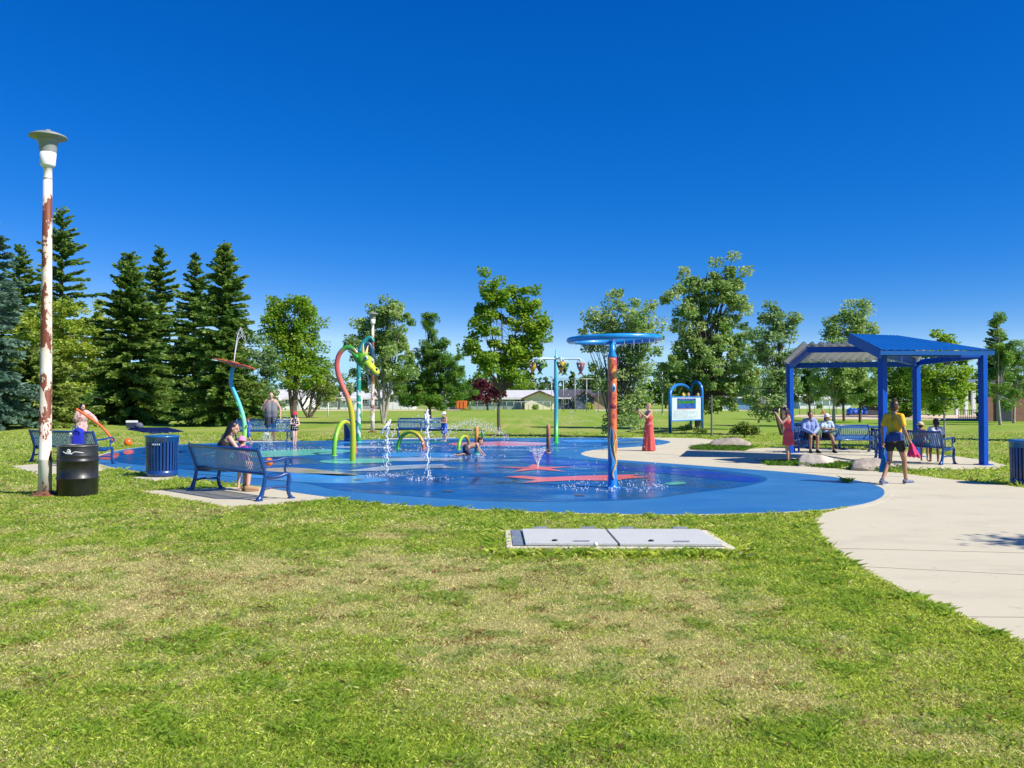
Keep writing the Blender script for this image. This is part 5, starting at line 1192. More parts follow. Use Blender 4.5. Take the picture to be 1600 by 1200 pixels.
house('pale grey house with a hipped roof behind the second lamp post', 558, 642, 639.2, 622, 609, greyw, greyr, (606, 645, 613), gmat=whitew, wins=((566, 574, 624, 631), (592, 601, 624, 631)), depth=10, chimney=572)
house('white house with small windows left of the dragon neck', 500, 556, 639.4, 624, 614, whitew, greyr, wins=((514, 522, 625, 630), (536, 545, 625, 630)), depth=10)
house('cream house with a carport behind the full crowned tree', 404, 470, 639.6, 622, 610, whitew, greyr, (404, 432, 610), gmat=whitew, wins=((446, 454, 624, 631),), depth=11)
house('grey house behind the red leaved tree', 690, 726, 639.2, 624, 614, greyw, darkr, wins=((700, 707, 626, 631),), depth=10)
house('white house glimpsed under the spruces behind the noodle holder', 70, 160, 641, 622, 610, whitew, darkr, wins=((92, 100, 626, 632), (120, 130, 626, 632)), depth=10)
house('white house behind the pines seen under the shelter', 1250, 1330, 638.6, 622, 611, whitew, greyr, wins=((1262, 1272, 624, 630),), depth=10)
brick, n, l, bs = newmat('brown_brick'); tc = n.new('ShaderNodeTexCoord'); br_ = n.new('ShaderNodeTexBrick'); mp = n.new('ShaderNodeMapping'); mp.inputs['Rotation'].default_value = (R(90), 0, 0); l.new(tc.outputs['Object'], mp.inputs[0]); l.new(mp.outputs[0], br_.inputs['Vector'])
br_.inputs['Scale'].default_value = 2.2; br_.inputs['Color1'].default_value = (.20, .085, .055, 1); br_.inputs['Color2'].default_value = (.27, .12, .075, 1); br_.inputs['Mortar'].default_value = (.24, .17, .13, 1); l.new(br_.outputs[0], bs.inputs['Base Color']); bs.inputs['Roughness'].default_value = .9
d = 68; p, q = P(1543, 656, d), P(1760, 600, d); t = thing('brick_building', 'low brown brick building behind the pines at the right edge', 'building', V((p.x + q.x) / 2, d, 0))
MB().poly([(p.x, d), (q.x, d), (q.x, d + 9), (p.x * (d + 9) / d + .1, d + 9)], 0, q.z).build('wall', brick, t); MB().poly([(p.x - .2, d - .3), (q.x + .3, d - .3), (q.x + .3, d + 9.3), (p.x * (d + 9) / d, d + 9.3)], q.z, q.z + .3).build('roof', darkr, t)
MB().box((p.x + 1.2, d - .03, 1.1), (1.2, .1, 2.2)).build('door', mat('dark_steel_door', (.03, .04, .05), .5), t)
# white portico, bike rack, picnic gear on the right
d = 96; c = P(1515, 650, d); t = thing('portico', 'small white roofed entrance porch left of the shelter right post', 'porch', V(c.x, d, 0))
for x in (1495, 1509, 1521): q = P(x, 640, d); MB().box((q.x, d, 1.5), (.35, .35, 3.0)).build('post', trimw, t)
a_, b_ = P(1501, 622, d), P(1524, 622, d); m_ = (a_ + b_) / 2; pk = P(1510, 609, d); vs = [V(a_.x - 1, d - .3, 3.0), V(b_.x + 1, d - .3, 3.0), V(b_.x + .6, d - .3, 3.9), V(m_.x, d - .3, pk.z), V(a_.x - .3, d - .3, 3.7)]
MB().add(vs + [q + V(0, 4, 0) for q in vs], [[0, 1, 2, 3, 4], [9, 8, 7, 6, 5], [1, 0, 5, 6], [1, 6, 7, 2], [2, 7, 8, 3], [3, 8, 9, 4], [4, 9, 5, 0]], 0, False).build('roof', trimw, t)
d = 78; c = P(1512, 654, d); t = thing('bike_rack', 'dark metal bicycle rack before the white porch', 'bike rack', V(c.x, d, 0)); b = MB(); a_, b_ = P(1498, 648, d), P(1525, 644, d)
b.tube([V(a_.x, d, .75), V(b_.x, d, .75)], .03, 6); b.tube([V(a_.x, d, .12), V(b_.x, d, .12)], .03, 6)
for k in range(9): x = a_.x + (b_.x - a_.x) * k / 8; b.tube([V(x, d, .0), V(x, d, .75)], .025, 6)
b.build('rail_frame', black, t)
# chain-link fence, backstop, goal, flood pole
mesh_, n, l, bs = newmat('chain_link'); tc = n.new('ShaderNodeTexCoord'); bs.inputs['Base Color'].default_value = (.36, .38, .38, 1); bs.inputs['Metallic'].default_value = .4
def wires(b, a, c_, h, nd):
    a = Vector(a); c_ = Vector(c_); L_ = (c_ - a).length; k = int(L_ / nd)
    for i in range(k):
        x0 = a.lerp(c_, i / k); x1 = a.lerp(c_, min(1, i / k + h / L_))
        b.bar(x0 + V(0, 0, .05), x1 + V(0, 0, h * min(1, (x1 - x0).length / h)), .012, .012); x2 = a.lerp(c_, max(0, i / k - h / L_)); b.bar(x0 + V(0, 0, .05), x2 + V(0, 0, h * min(1, (x2 - x0).length / h)), .012, .012)
def chain(label, x0, x1, yb, h, n_, nd=.5):
    a, c_ = G(x0, yb), G(x1, yb); t = thing('chain_link_fence', label, 'fence', (a + c_) / 2); b = MB(); wires(b, a, c_, h, nd); b.build('mesh', galv, t)
    b = MB().tube([a + V(0, 0, h), c_ + V(0, 0, h)], .03, 6); b.build('rail', galv, t)
    for k in range(n_ + 1): p = a.lerp(c_, k / n_); MB().tube([p, p + V(0, 0, h + .06)], .04, 6).build('post', galv, t)
chain('low chain link fence before the houses on the left', 380, 700, 640.4, 1.3, 26)
chain('low chain link fence by the orange trailer', 700, 860, 640.2, 1.3, 14)
chain('chain link fence behind the sand infield under the shelter', 1238, 1470, 648, 1.5, 20)
a, c_ = P(862, 640, 120), P(935, 640, 120); t = thing('backstop', 'tall chain link ball backstop in front of the slate blue house', 'backstop', V((a.x + c_.x) / 2, 120, 0)); hB = P(862, 592, 120).z
b = MB(); wires(b, V(a.x, 120, 0), V(c_.x, 120, 0), hB, 1.0); b.build('mesh', galv, t)
for k in range(5): x = a.x + (c_.x - a.x) * k / 4; MB().tube([V(x, 120, 0), V(x, 120, hB)], .045, 6).build('post', galv, t)
MB().tube([V(a.x, 120, hB), V(c_.x, 120, hB)], .035, 6).build('rail', galv, t)
d = G(512, 652.5).y; a, c_ = P(512.5, 652, d), P(565, 652, d); h = P(512, 622, d).z; t = thing('goal_frame', 'white football goal frame seen through the dragon neck', 'goal', V((a.x + c_.x) / 2, d, 0))
for x in (a.x, c_.x): MB().tube([V(x, d, 0), V(x, d, h)], .06, 8).build('post', white, t)
MB().tube([V(a.x, d, h), V(c_.x, d, h)], .06, 8).build('crossbar', white, t)
d = G(773, 641).y; p = P(773, 641, d); h = P(773, 598, d).z; t = thing('flood_pole', 'slender white pole before the cream house', 'pole', V(p.x, d, 0)); MB().lathe([(.10, 0), (.09, h * .5), (.07, h)], 10, (p.x, d, 0)).build('shaft', white, t); MB().lathe([(.2, 0), (.2, .08), (.1, .1)], 10, (p.x, d, 0)).build('base_plate', galv, t)
p = P(1035, 640, 100); t = thing('flood_pole', 'thin pale pole between the long dress woman and the sign', 'pole', V(p.x, 100, 0)); h = P(1035, 580, 100).z; MB().lathe([(.08, 0), (.06, h)], 8, (p.x, 100, 0)).build('shaft', galv, t); MB().lathe([(.16, 0), (.16, .06), (.08, .08)], 8, (p.x, 100, 0)).build('base_plate', galv, t)
# orange trailer, blue tarp load, brown shed, traffic cone, white markers
orm = mat('orange_container_paint', (.70, .16, .03), .5, var=.1); c = P(720, 640, 128); t = thing('trailer', 'orange skip standing beyond the field left of the red leaved tree', 'skip', V(c.x, 128, 0))
MB().add([V(c.x + x * (.85 if z < 1 else 1), 128 + y, z) for z in (.35, 1.5) for x, y in ((-.9, -.8), (.9, -.8), (.9, .8), (-.9, .8))], [[3, 2, 1, 0], [4, 5, 6, 7], [0, 1, 5, 4], [1, 2, 6, 5], [2, 3, 7, 6], [3, 0, 4, 7]], 0, False).build('body', orm, t, bevel=.03)
for s in (-.6, .6): MB().lathe([(.32, -.08), (.32, .08)], 16).build('wheel', black, t).location = (0, 0, 0)
for o_, s in zip([k for k in kids(t) if k.name.startswith('wheel')], (-.6, .6)): o_.location = (s, -.82, .33); o_.rotation_euler = (R(90), 0, 0)
for s in (-.5, 0, .5): MB().box((c.x + s, 128 - .85, .95), (.08, .05, 1.0)).build('brace', orm, t)
c = P(1338, 645, 92); t = thing('tarp_load', 'bright blue tarpaulin covered heap behind the dark pines', 'tarpaulin', V(c.x, 92, 0)); b = MB()
for k in range(9): b.ell(V(c.x - .75 + .19 * k, 92 + .1 * math.sin(k * 2.1), .36 + .05 * math.sin(k * 1.7)), (.26, .55, .40 + .08 * math.sin(k * 2.6)), 10)
b.box((c.x, 92, .40), (1.5, .9, .55), .05); b.build('cover', mat('tarp_blue', (.02, .10, .50), .35, var=.3, scale=2, bump=.6, bscale=4), t); MB().box((c.x, 92, .06), (1.8, 1.2, .12)).build('pallet', mat('pallet_wood', (.2, .14, .09), .9), t)
c = P(1361, 645, 93); t = thing('low_shed', 'low shed with a pale roof right of the blue tarpaulin', 'shed', V(c.x, 93, 0)); MB().box((c.x, 93, .45), (1.5, 1.2, .9)).build('wall', mat('shed_dark', (.05, .05, .06), .8), t); MB().box((c.x, 93, .98), (1.8, 1.5, .14), 0, rot=Matrix.Rotation(.06, 3, 'Y')).build('roof', mat('shed_roof_tan', (.52, .40, .32), .8), t); MB().box((c.x + .68, 92.38, .45), (.18, .06, .9)).build('jamb', mat('shed_jamb', (.5, .38, .28), .8), t)
c = G(1286, 646.5); t = thing('traffic_cone', 'small orange cone near the fence left of the pale trunk', 'cone', c); MB().lathe([(.22, .05), (.1, .35), (.05, .5), (.0, .5)], 14, c).build('cone_body', orm, t); MB().box(c + V(0, 0, .03), (.55, .55, .06)).build('base', orm, t)
# ------------------------------------------------------------------ people
REM = []
def blob(name, b, m_, parent, vox=.014, it=3):
    o = b.build(name, m_, parent); r = o.modifiers.new('r', 'REMESH'); r.mode = 'VOXEL'; r.voxel_size = vox; r.use_smooth_shade = True
    s_ = o.modifiers.new('s', 'SMOOTH'); s_.iterations = it; s_.factor = .5; REM.append(o); return o
REM.append(ho)
skin = mat('skin_fair', (.56, .32, .22), .5, var=.06, scale=6); skinp = mat('skin_pale', (.66, .42, .31), .5, var=.06, scale=6); skint = mat('skin_tan', (.36, .185, .11), .5, var=.06, scale=6); skind = mat('skin_brown', (.19, .09, .055), .5, var=.08, scale=6)
hairb = mat('hair_black', (.018, .012, .012), .4, var=.4, scale=20); hairbr = mat('hair_brown', (.07, .032, .018), .45, var=.5, scale=22); hairbl = mat('hair_blond', (.42, .26, .11), .5, var=.4, scale=22); hairdb = mat('hair_dark_blond', (.20, .11, .045), .5, var=.5, scale=22)
eyem = mat('eye_iris_dark', (.03, .02, .02), .2); lipm = mat('lips', (.42, .13, .11), .4)
def fabric(nm, c, **k): return mat(nm, c, .85, bump=.35, bscale=k.pop('bscale', 18), **k)
STAND = dict(pelvis=(0, 0, .93), waist=(0, .0, 1.07), chest=(0, .0, 1.25), neck=(0, -.01, 1.44), head=(0, .025, 1.585),
             shL=(-.165, -.01, 1.395), shR=(.165, -.01, 1.395), elL=(-.235, -.03, 1.12), elR=(.235, -.03, 1.12), wrL=(-.25, .05, .88), wrR=(.25, .05, .88),
             hiL=(-.085, 0, .90), hiR=(.085, 0, .90), knL=(-.095, .02, .49), knR=(.095, .02, .49), anL=(-.10, -.02, .075), anR=(.10, -.02, .075), toL=(-.12, .15, .025), toR=(.12, .15, .025))
SIT = dict(pelvis=(0, 0, .53), waist=(0, -.03, .67), chest=(0, -.04, .86), neck=(0, -.03, 1.06), head=(0, .01, 1.20), shL=(-.165, -.03, 1.01), shR=(.165, -.03, 1.01), elL=(-.24, .05, .76), elR=(.24, .05, .76), wrL=(-.13, .28, .62), wrR=(.13, .28, .62),
           hiL=(-.09, .03, .51), hiR=(.09, .03, .51), knL=(-.11, .44, .50), knR=(.11, .44, .50), anL=(-.11, .42, .085), anR=(.11, .42, .085), toL=(-.13, .58, .03), toR=(.13, .58, .03))
def person(label, loc, rz, H=1.68, base=STAND, pose=None, sk=None, g=1.0, belly=0.0, hs=1.0, face=(0, 1, 0), vox=.013, hair=None, hairm=None, wear=(), seat=False, group=None):
    s = H / 1.70; J = {k: Vector(v) for k, v in base.items()}
    for k, v in (pose or {}).items(): J[k] = Vector(v)
    if seat: J = {k: V(v.x * s, v.y * s, .44 + (v.z - .44) * s if v.z > .44 else v.z) for k, v in J.items()}
    else: J = {k: v * s for k, v in J.items()}
    sk = sk or skin; t = thing('person', label, 'person', (0, 0, 0), group)
    h_ = hs * s; F = Vector(face).normalized(); up = (J['head'] - J['neck']).normalized(); up = (up * .5 + V(0, 0, 1)).normalized()
    X = F.cross(up).normalized(); F = up.cross(X).normalized(); Rm = Matrix((X, F, up)).transposed(); hc_ = J['head']
    hp_ = lambda x, y, z: hc_ + Rm @ (V(x, y, z) * h_)
    b = MB(); gs_ = g * s
    def torso(b, e=0.0, lo=True):
        dx = .062 * gs_
        for sg in (-1, 1):
            o = V(sg * dx, 0, 0)
            b.cap(J['chest'] + o, J['waist'] + o * .82 + V(0, .0 + belly * .5 * s, 0), .108 * gs_ + e, .092 * gs_ + e + belly * .4 * s, 12)
            b.cap(J['waist'] + o * .82 + V(0, belly * .5 * s, 0), J['pelvis'] + o, .092 * gs_ + e + belly * .4 * s, .105 * gs_ + e, 12)
            b.cap(J['sh' + 'LR'[sg > 0]] * .72 + J['chest'] * .28 + V(0, 0, .02 * s), J['chest'] + o, .062 * gs_ + e, .105 * gs_ + e, 12)
    torso(b)
    b.cap(J['neck'] - up * .05 * s, hc_ - up * .05 * h_, .052 * gs_, .048 * h_, 12); b.cap(J['neck'] - up * .02 * s, J['shL'], .055 * gs_, .05 * gs_, 10); b.cap(J['neck'] - up * .02 * s, J['shR'], .055 * gs_, .05 * gs_, 10)
    b.ell(hp_(0, -.012, .025), (.074 * h_, .092 * h_, .092 * h_), 16, rot=Rm); b.ell(hp_(0, .022, -.045), (.056 * h_, .064 * h_, .068 * h_), 14, rot=Rm); b.ell(hp_(0, .055, -.088), (.026 * h_, .024 * h_, .022 * h_), 10, rot=Rm)
    b.cap(hp_(0, .083, .02), hp_(0, .102, -.025), .009 * h_, .015 * h_, 8)
    for sg in (-1, 1): b.ell(hp_(sg * .077, -.01, -.01), (.012 * h_, .022 * h_, .034 * h_), 8, rot=Rm); b.ell(hp_(sg * .032, .068, .028), (.02 * h_, .015 * h_, .008 * h_), 8, rot=Rm)
    for S in 'LR':
        sg = -1 if S == 'L' else 1
        b.cap(J['sh' + S], J['el' + S], .047 * gs_, .037 * gs_, 10); b.cap(J['el' + S], J['wr' + S], .039 * gs_, .025 * gs_, 10)
        d_ = (J['wr' + S] - J['el' + S]).normalized(); bk_ = d_.cross(V(0, 0, 1)); bk_ = bk_.normalized() if bk_.length > .1 else V(1, 0, 0); n_ = d_.cross(bk_); w_ = J['wr' + S]
        if abs(d_.z) > .8: bk_, n_ = V(0, 1, 0), V(-sg, 0, 0)
        b.cap(w_, w_ + d_ * .045 * s, .025 * s, .030 * s, 10); b.cap(w_ + d_ * .04 * s + bk_ * .018 * s, w_ + d_ * .085 * s + bk_ * .02 * s, .02 * s, .019 * s, 8); b.cap(w_ + d_ * .04 * s - bk_ * .018 * s, w_ + d_ * .085 * s - bk_ * .02 * s, .02 * s, .019 * s, 8)
        for k, ln_ in enumerate((.058, .07, .066, .05)):
            o_ = bk_ * (.033 - .022 * k) * s; p0 = w_ + d_ * .09 * s + o_; p1 = p0 + (d_ * .95 + n_ * .25) * ln_ * .55 * s; p2 = p1 + (d_ * .7 + n_ * .7) * ln_ * .5 * s
            b.cap(p0, p1, .0095 * s, .009 * s, 7); b.cap(p1, p2, .009 * s, .0075 * s, 7)
        b.cap(w_ + d_ * .035 * s + bk_ * .025 * s, w_ + d_ * .085 * s + bk_ * .055 * s + n_ * .02 * s, .012 * s, .010 * s, 7)
        b.cap(J['hi' + S], J['kn' + S], .083 * gs_, .054 * gs_, 12); m_ = J['kn' + S].lerp(J['an' + S], .3); fd = (J['to' + S] - J['an' + S]); fd.z = 0; fd = fd.normalized() if fd.length > .01 else V(0, 1, 0)
        b.cap(J['kn' + S], m_ - fd * .012 * s, .053 * gs_, .053 * gs_, 12); b.cap(m_ - fd * .012 * s, J['an' + S], .053 * gs_, .034 * gs_, 12)
        b.cap(J['an' + S] - V(0, 0, .035 * s) - fd * .025 * s, J['to' + S] + fd * .0, .036 * s, .030 * s, 10); b.cap(J['to' + S] - V(0, 0, .0), J['to' + S] + fd * .03 * s, .03 * s, .02 * s, 9)
    blob('body', b, sk, t, vox)
    for sg in (-1, 1): MB().ell(hp_(sg * .031, .080, .008), (.012 * h_, .008 * h_, .008 * h_), 8, rot=Rm).build('eye', eyem, t)
    MB().ell(hp_(0, .086, -.055), (.022 * h_, .008 * h_, .006 * h_), 8, rot=Rm).build('mouth', lipm, t)
    # hair
    if hair:
        b = MB(); b.ell(hp_(0, -.028, .045), (.085 * h_, .093 * h_, .085 * h_), 14, rot=Rm)
        if hair != 'short': b.ell(hp_(0, -.05, .0), (.08 * h_, .07 * h_, .085 * h_), 12, rot=Rm)
        else: b.ell(hp_(0, -.05, .02), (.076 * h_, .06 * h_, .075 * h_), 12, rot=Rm)
        if hair == 'bun': b.ell(hp_(0, -.075, .13), (.05 * h_, .05 * h_, .045 * h_), 12, rot=Rm); b.ell(hp_(.02, -.09, .15), (.03 * h_,) * 3, 8); b.cap(hp_(-.03, -.09, -.04), hp_(-.02, -.08, .09), .035 * h_, .03 * h_, 8)
        if hair == 'long':
            b.cap(hp_(0, -.075, -.02), hp_(0, -.10, -.20), .072 * h_, .075 * h_, 10); b.cap(hp_(.02, -.10, -.18), hp_(.02, -.115, -.36), .068 * h_, .03 * h_, 10)
            for sg in (-1, 1): b.cap(hp_(sg * .07, -.03, .02), hp_(sg * .085, -.05, -.18), .03 * h_, .035 * h_, 8)
        if hair == 'bob':
            for sg in (-1, 1): b.cap(hp_(sg * .072, -.02, .03), hp_(sg * .08, -.0, -.09), .028 * h_, .03 * h_, 8)
            b.cap(hp_(0, -.075, 0), hp_(0, -.08, -.10), .06 * h_, .06 * h_, 8)
        if hair == 'pony': b.cap(hp_(0, -.11, .05), hp_(0, -.19, .0), .035 * h_, .05 * h_, 8); b.cap(hp_(0, -.19, 0), hp_(0, -.20, -.10), .05 * h_, .02 * h_, 8)
        if hair == 'messy': 
            for k in range(10): a = k * .63; b.ell(hp_(.06 * math.cos(a), -.03 + .06 * math.sin(a), .085 + .02 * math.sin(3 * a)), (.032 * h_,) * 3, 8)
        blob('hair', b, hairm, t, vox * .9, 2)
    ctx = dict(J=J, s=s, gs=gs_, torso=torso, hp=hp_, h=h_, Rm=Rm, t=t, belly=belly, vox=vox)
    for f_ in wear: f_(ctx)
    t.location = loc; t.rotation_euler = (0, 0, rz); return t
def w_shirt(m_, sleeve=.55, e=.013, nm='shirt', hem=None, long=False, crop=0.0):
    def f(c):
        b = MB(); J, gs_ = c['J'], c['gs']; p_ = J['pelvis'].copy(); J['pelvis'] = p_ + V(0, 0, crop); c['torso'](b, e); J['pelvis'] = p_
        for S in 'LR':
            q = J['sh' + S].lerp(J['el' + S], sleeve); b.cap(J['sh' + S], q, .058 * gs_ + e * .7, .048 * gs_ + e, 10); b.cap(J['neck'].lerp(J['sh' + S], .35) - V(0, 0, .015), J['sh' + S], .053 * gs_ + e, .056 * gs_ + e * .6, 10)
            if long: b.cap(J['el' + S], J['wr' + S], .042 * gs_ + e, .032 * gs_ + e, 10); b.cap(q, J['el' + S], .05 * gs_ + e, .042 * gs_ + e, 10)
        if hem: 
            for sg in (-1, 1): b.cap(J['pelvis'] + V(sg * .06 * gs_, 0, 0), J['pelvis'] + V(sg * .07 * gs_, 0, -hem), .112 * gs_ + e, .115 * gs_ + e, 10)
        blob(nm, b, m_, c['t'], c['vox'], 4)
    return f
def w_tank(m_, e=.012, nm='tank_top', hem=.04, swim=False):
    def f(c):
        b = MB(); J, gs_, s = c['J'], c['gs'], c['s']
        dx = .062 * gs_; bl = c['belly']
        for sg in (-1, 1):
            o = V(sg * dx, 0, 0); b.cap(J['chest'] + o, J['waist'] + o * .82 + V(0, bl * .5 * s, 0), .108 * gs_ + e, .094 * gs_ + e + bl * .4 * s, 12); b.cap(J['waist'] + o * .82 + V(0, bl * .5 * s, 0), J['pelvis'] + o + V(0, 0, -hem * s), .094 * gs_ + e + bl * .4 * s, .108 * gs_ + e, 12)
            S = 'LR'[sg > 0]; p = J['neck'].lerp(J['sh' + S], .62)
            b.cap(J['chest'] + o * .9 + V(0, .02 * s, .02 * s), p + V(0, .0, .018 * s), .09 * gs_, .034 * gs_ + e, 8)
        blob(nm, b, m_, c['t'], c['vox'], 4)
    return f
def w_shorts(m_, ln=.45, e=.016, nm='shorts'):
    def f(c):
        b = MB(); J, gs_ = c['J'], c['gs']
        for sg, S in ((-1, 'L'), (1, 'R')):
            b.cap(J['pelvis'] + V(sg * .06 * gs_, 0, .05 * c['s']), J['hi' + S], .108 * gs_ + e * .7, .09 * gs_ + e, 12); b.cap(J['hi' + S], J['hi' + S].lerp(J['kn' + S], ln), .09 * gs_ + e, .070 * gs_ + e * 1.4, 12)
            if ln > .9: b.cap(J['kn' + S], J['an' + S] + V(0, 0, .03), .062 * gs_ + e, .048 * gs_ + e, 12)
        blob(nm, b, m_, c['t'], c['vox'], 4)
    return f
def w_dress(m_, hem_z, r_hem, top='tank', waist=.105, nm='dress', lean=(0, 0)):
    def f(c):
        b = MB(); J, gs_, s = c['J'], c['gs'], c['s']; e = .012
        dx = .062 * gs_
        for sg in (-1, 1):
            o = V(sg * dx, 0, 0); b.cap(J['chest'] + o + V(0, .005, .0 if top == 'tank' else -.02), J['waist'] + o * .8, .108 * gs_ + e, waist * gs_ * .9, 12); b.cap(J['waist'] + o * .8, J['pelvis'] + o * 1.1, waist * gs_ * .9, .118 * gs_ + e, 12)
            if top == 'tank': S = 'LR'[sg > 0]; b.cap(J['chest'] + o, J['neck'].lerp(J['sh' + S], .7) + V(0, 0, .01), .10 * gs_, .045 * gs_ + e, 8)
        p0 = J['pelvis']; n_ = 28; prof = []
        for k in range(9):
            q = k / 8; z = p0.z + .03 - (p0.z + .03 - hem_z) * q; r = (.175 * gs_) * (1 - q) + r_hem * q; prof.append((q, z, r))
        vs, fs = [], []
        for q, z, r in prof:
            for j in range(n_):
                a = 6.283 * j / n_; rr_ = r * (1 + .10 * q * math.sin(a * 7 + 1) + .05 * q * math.sin(a * 4)); vs.append(V(p0.x * (1 - q) + lean[0] * q + rr_ * math.cos(a), p0.y * (1 - q) + lean[1] * q + rr_ * .78 * math.sin(a), z))
        for i in range(8):
            for j in range(n_): j2 = (j + 1) % n_; fs.append([i * n_ + j2, i * n_ + j, (i + 1) * n_ + j, (i + 1) * n_ + j2])
        fs.append([j for j in range(n_)]); fs.append([8 * n_ + j for j in range(n_)][::-1]); b.add(vs, fs)
        blob(nm, b, m_, c['t'], c['vox'], 2)
    return f
def w_shoes(m_, sole, nm='shoe'):
    def f(c):
        J, s = c['J'], c['s']
        for S in 'LR':
            fd = J['to' + S] - J['an' + S]; fd.z = 0; fd.normalize(); b = MB(); b.cap(J['an' + S] - fd * .03 * s - V(0, 0, .025 * s), J['to' + S] + fd * .03 * s + V(0, 0, .008), .047 * s, .036 * s, 12); b.cap(J['an' + S] + V(0, 0, .015), J['an' + S] - V(0, 0, .03 * s), .043 * s, .046 * s, 10)
            o = blob(nm, b, m_, c['t'], .011, 2)
            a_, q = J['an' + S] - fd * .05 * s, J['to' + S] + fd * .055 * s; zs = min(a_.z, q.z) - .025; MB().bar(V(a_.x, a_.y, J['an' + S].z - .068 * s), V(q.x, q.y, J['to' + S].z - .018 * s), .085 * s, .022).build('sole', sole, o)
    return f
def w_hat(m_, brim=.11, nm='sun_hat', peak=False, band=None):
    def f(c):
        hp_, h_, Rm = c['hp'], c['h'], c['Rm']; b = MB(); b.ell(hp_(0, -.012, .062), (.096 * h_, .108 * h_, .085 * h_), 16, rot=Rm)
        if peak: b.ell(hp_(0, .10, .045), (.07 * h_, .085 * h_, .014 * h_), 14, rot=Rm)
        elif brim: b.ell(hp_(0, -.005, .03), ((.085 + brim) * h_, (.095 + brim) * h_, .018 * h_), 20, rot=Rm)
        blob(nm, b, m_, c['t'], .010, 2)
    return f
navy = fabric('black_cotton', (.018, .018, .022)); yelm = fabric('yellow_cotton', (.80, .44, .015), bscale=10); coral = fabric('coral_jersey', (.66, .095, .085), bscale=9); coral2 = fabric('rose_coral_cotton', (.64, .075, .10), bscale=10)
shoeg = fabric('running_shoe_grey', (.07, .08, .14), scale=30, col2=(.30, .32, .40), thr=.56); sole = mat('shoe_sole', (.40, .42, .48), .6); sandal = mat('sandal_tan', (.34, .20, .10), .7)

# woman walking away in a yellow shirt
YW = G(1398, 757.5)
person('woman with a hair bun in a yellow shirt and black shorts walking along the path', YW, -1.0, 1.66, sk=skint, g=.92, hair='bun', hairm=hairbr, vox=.011, face=(-.35, 1, -.05),
       pose=dict(anL=(-.05, -.34, .10), knL=(-.085, -.04, .49), toL=(-.06, -.20, .03), anR=(.05, .30, .085), knR=(.075, .22, .49), toR=(.07, .46, .03), hiL=(-.085, -.02, .90), hiR=(.085, .03, .90), wrL=(-.27, .0, .88), elL=(-.24, -.07, 1.13), wrR=(.27, .10, .90), elR=(.245, -.03, 1.13), chest=(0, .01, 1.25), toE=(0, 0, 0)),
       wear=(w_shirt(yelm, .62, .016, crop=.09), w_shorts(navy, .38, .018), w_shoes(shoeg, sole)))
# print on the back, bag, cloths
rzY = -1.0; RY = Matrix.Rotation(rzY, 3, 'Z'); yl = lambda x, y, z: YW + RY @ V(x, y, z)
t = thing('shoulder_bag', 'dark blue shoulder bag hanging on the hip of the woman in yellow', 'bag', yl(.17, -.11, .98))
bagm = fabric('bag_navy', (.02, .055, .19), bscale=12)
b = MB(); b.ell(yl(.13, -.16, .97), (.19, .085, .10), 14, rot=RY @ Matrix.Rotation(-.12, 3, 'Y')); b.box(yl(.13, -.165, .95), (.32, .13, .15), 0, 0, RY @ Matrix.Rotation(-.12, 3, 'Y')); blob('body', b, bagm, t, .012, 4)
MB().tube(spline([yl(.02, -.22, 1.04), yl(.13, -.255, 1.05), yl(.26, -.20, 1.02)], 5), .008, 6).build('zip', black, t)
MB().ribbon(spline([yl(.30, -.12, 1.0), yl(.235, -.13, 1.18), yl(.135, -.135, 1.36), yl(.06, -.07, 1.46), yl(.03, .05, 1.44), yl(-.06, .13, 1.25), yl(.0, .14, 1.08)], 5), (.6, .5, 0), .035, .006).build('strap', navy, t)
tcl = thing('cloth', 'bright pink cloth dangling from the right hand of the woman in yellow', 'cloth', yl(.29, .14, .74)); b = MB()
for k in range(7): b.cap(yl(.27 + .02 * k * .4, .11 + .02 * math.sin(k), .82), yl(.22 + .035 * k, .10 + .05 * math.cos(k * 2), .60 + .03 * math.sin(k * 3)), .02, .035, 8)
blob('cloth_folds', b, fabric('hot_pink', (.70, .03, .12)), tcl, .012, 3)
tcl = thing('towel', 'blue and green striped towel hanging from the left hand of the woman in yellow', 'towel', yl(-.28, .03, .6)); vs = []; fs = []
for i in range(13):
    for j in range(5): q = i / 12; vs.append(yl(-.29 + (j - 2) * (.012 + .03 * q) + .01 * math.sin(i), .05 + .025 * math.sin(j * 2.2 + i * .4), .84 - .62 * q))
k0 = len(vs); vs += [v + RY @ V(0, .012, 0) for v in vs]
for i in range(12):
    for j in range(4): a = i * 5 + j; fs += [[a, a + 1, a + 6, a + 5], [k0 + a, k0 + a + 5, k0 + a + 6, k0 + a + 1]]
b = MB().add(vs, fs); b.build('towel_sheet', mat('towel_stripes', (.02, .22, .50), .9, col2=(.20, .50, .12), scale=7, thr=.55, stretch=(3, 3, .4)), tcl)

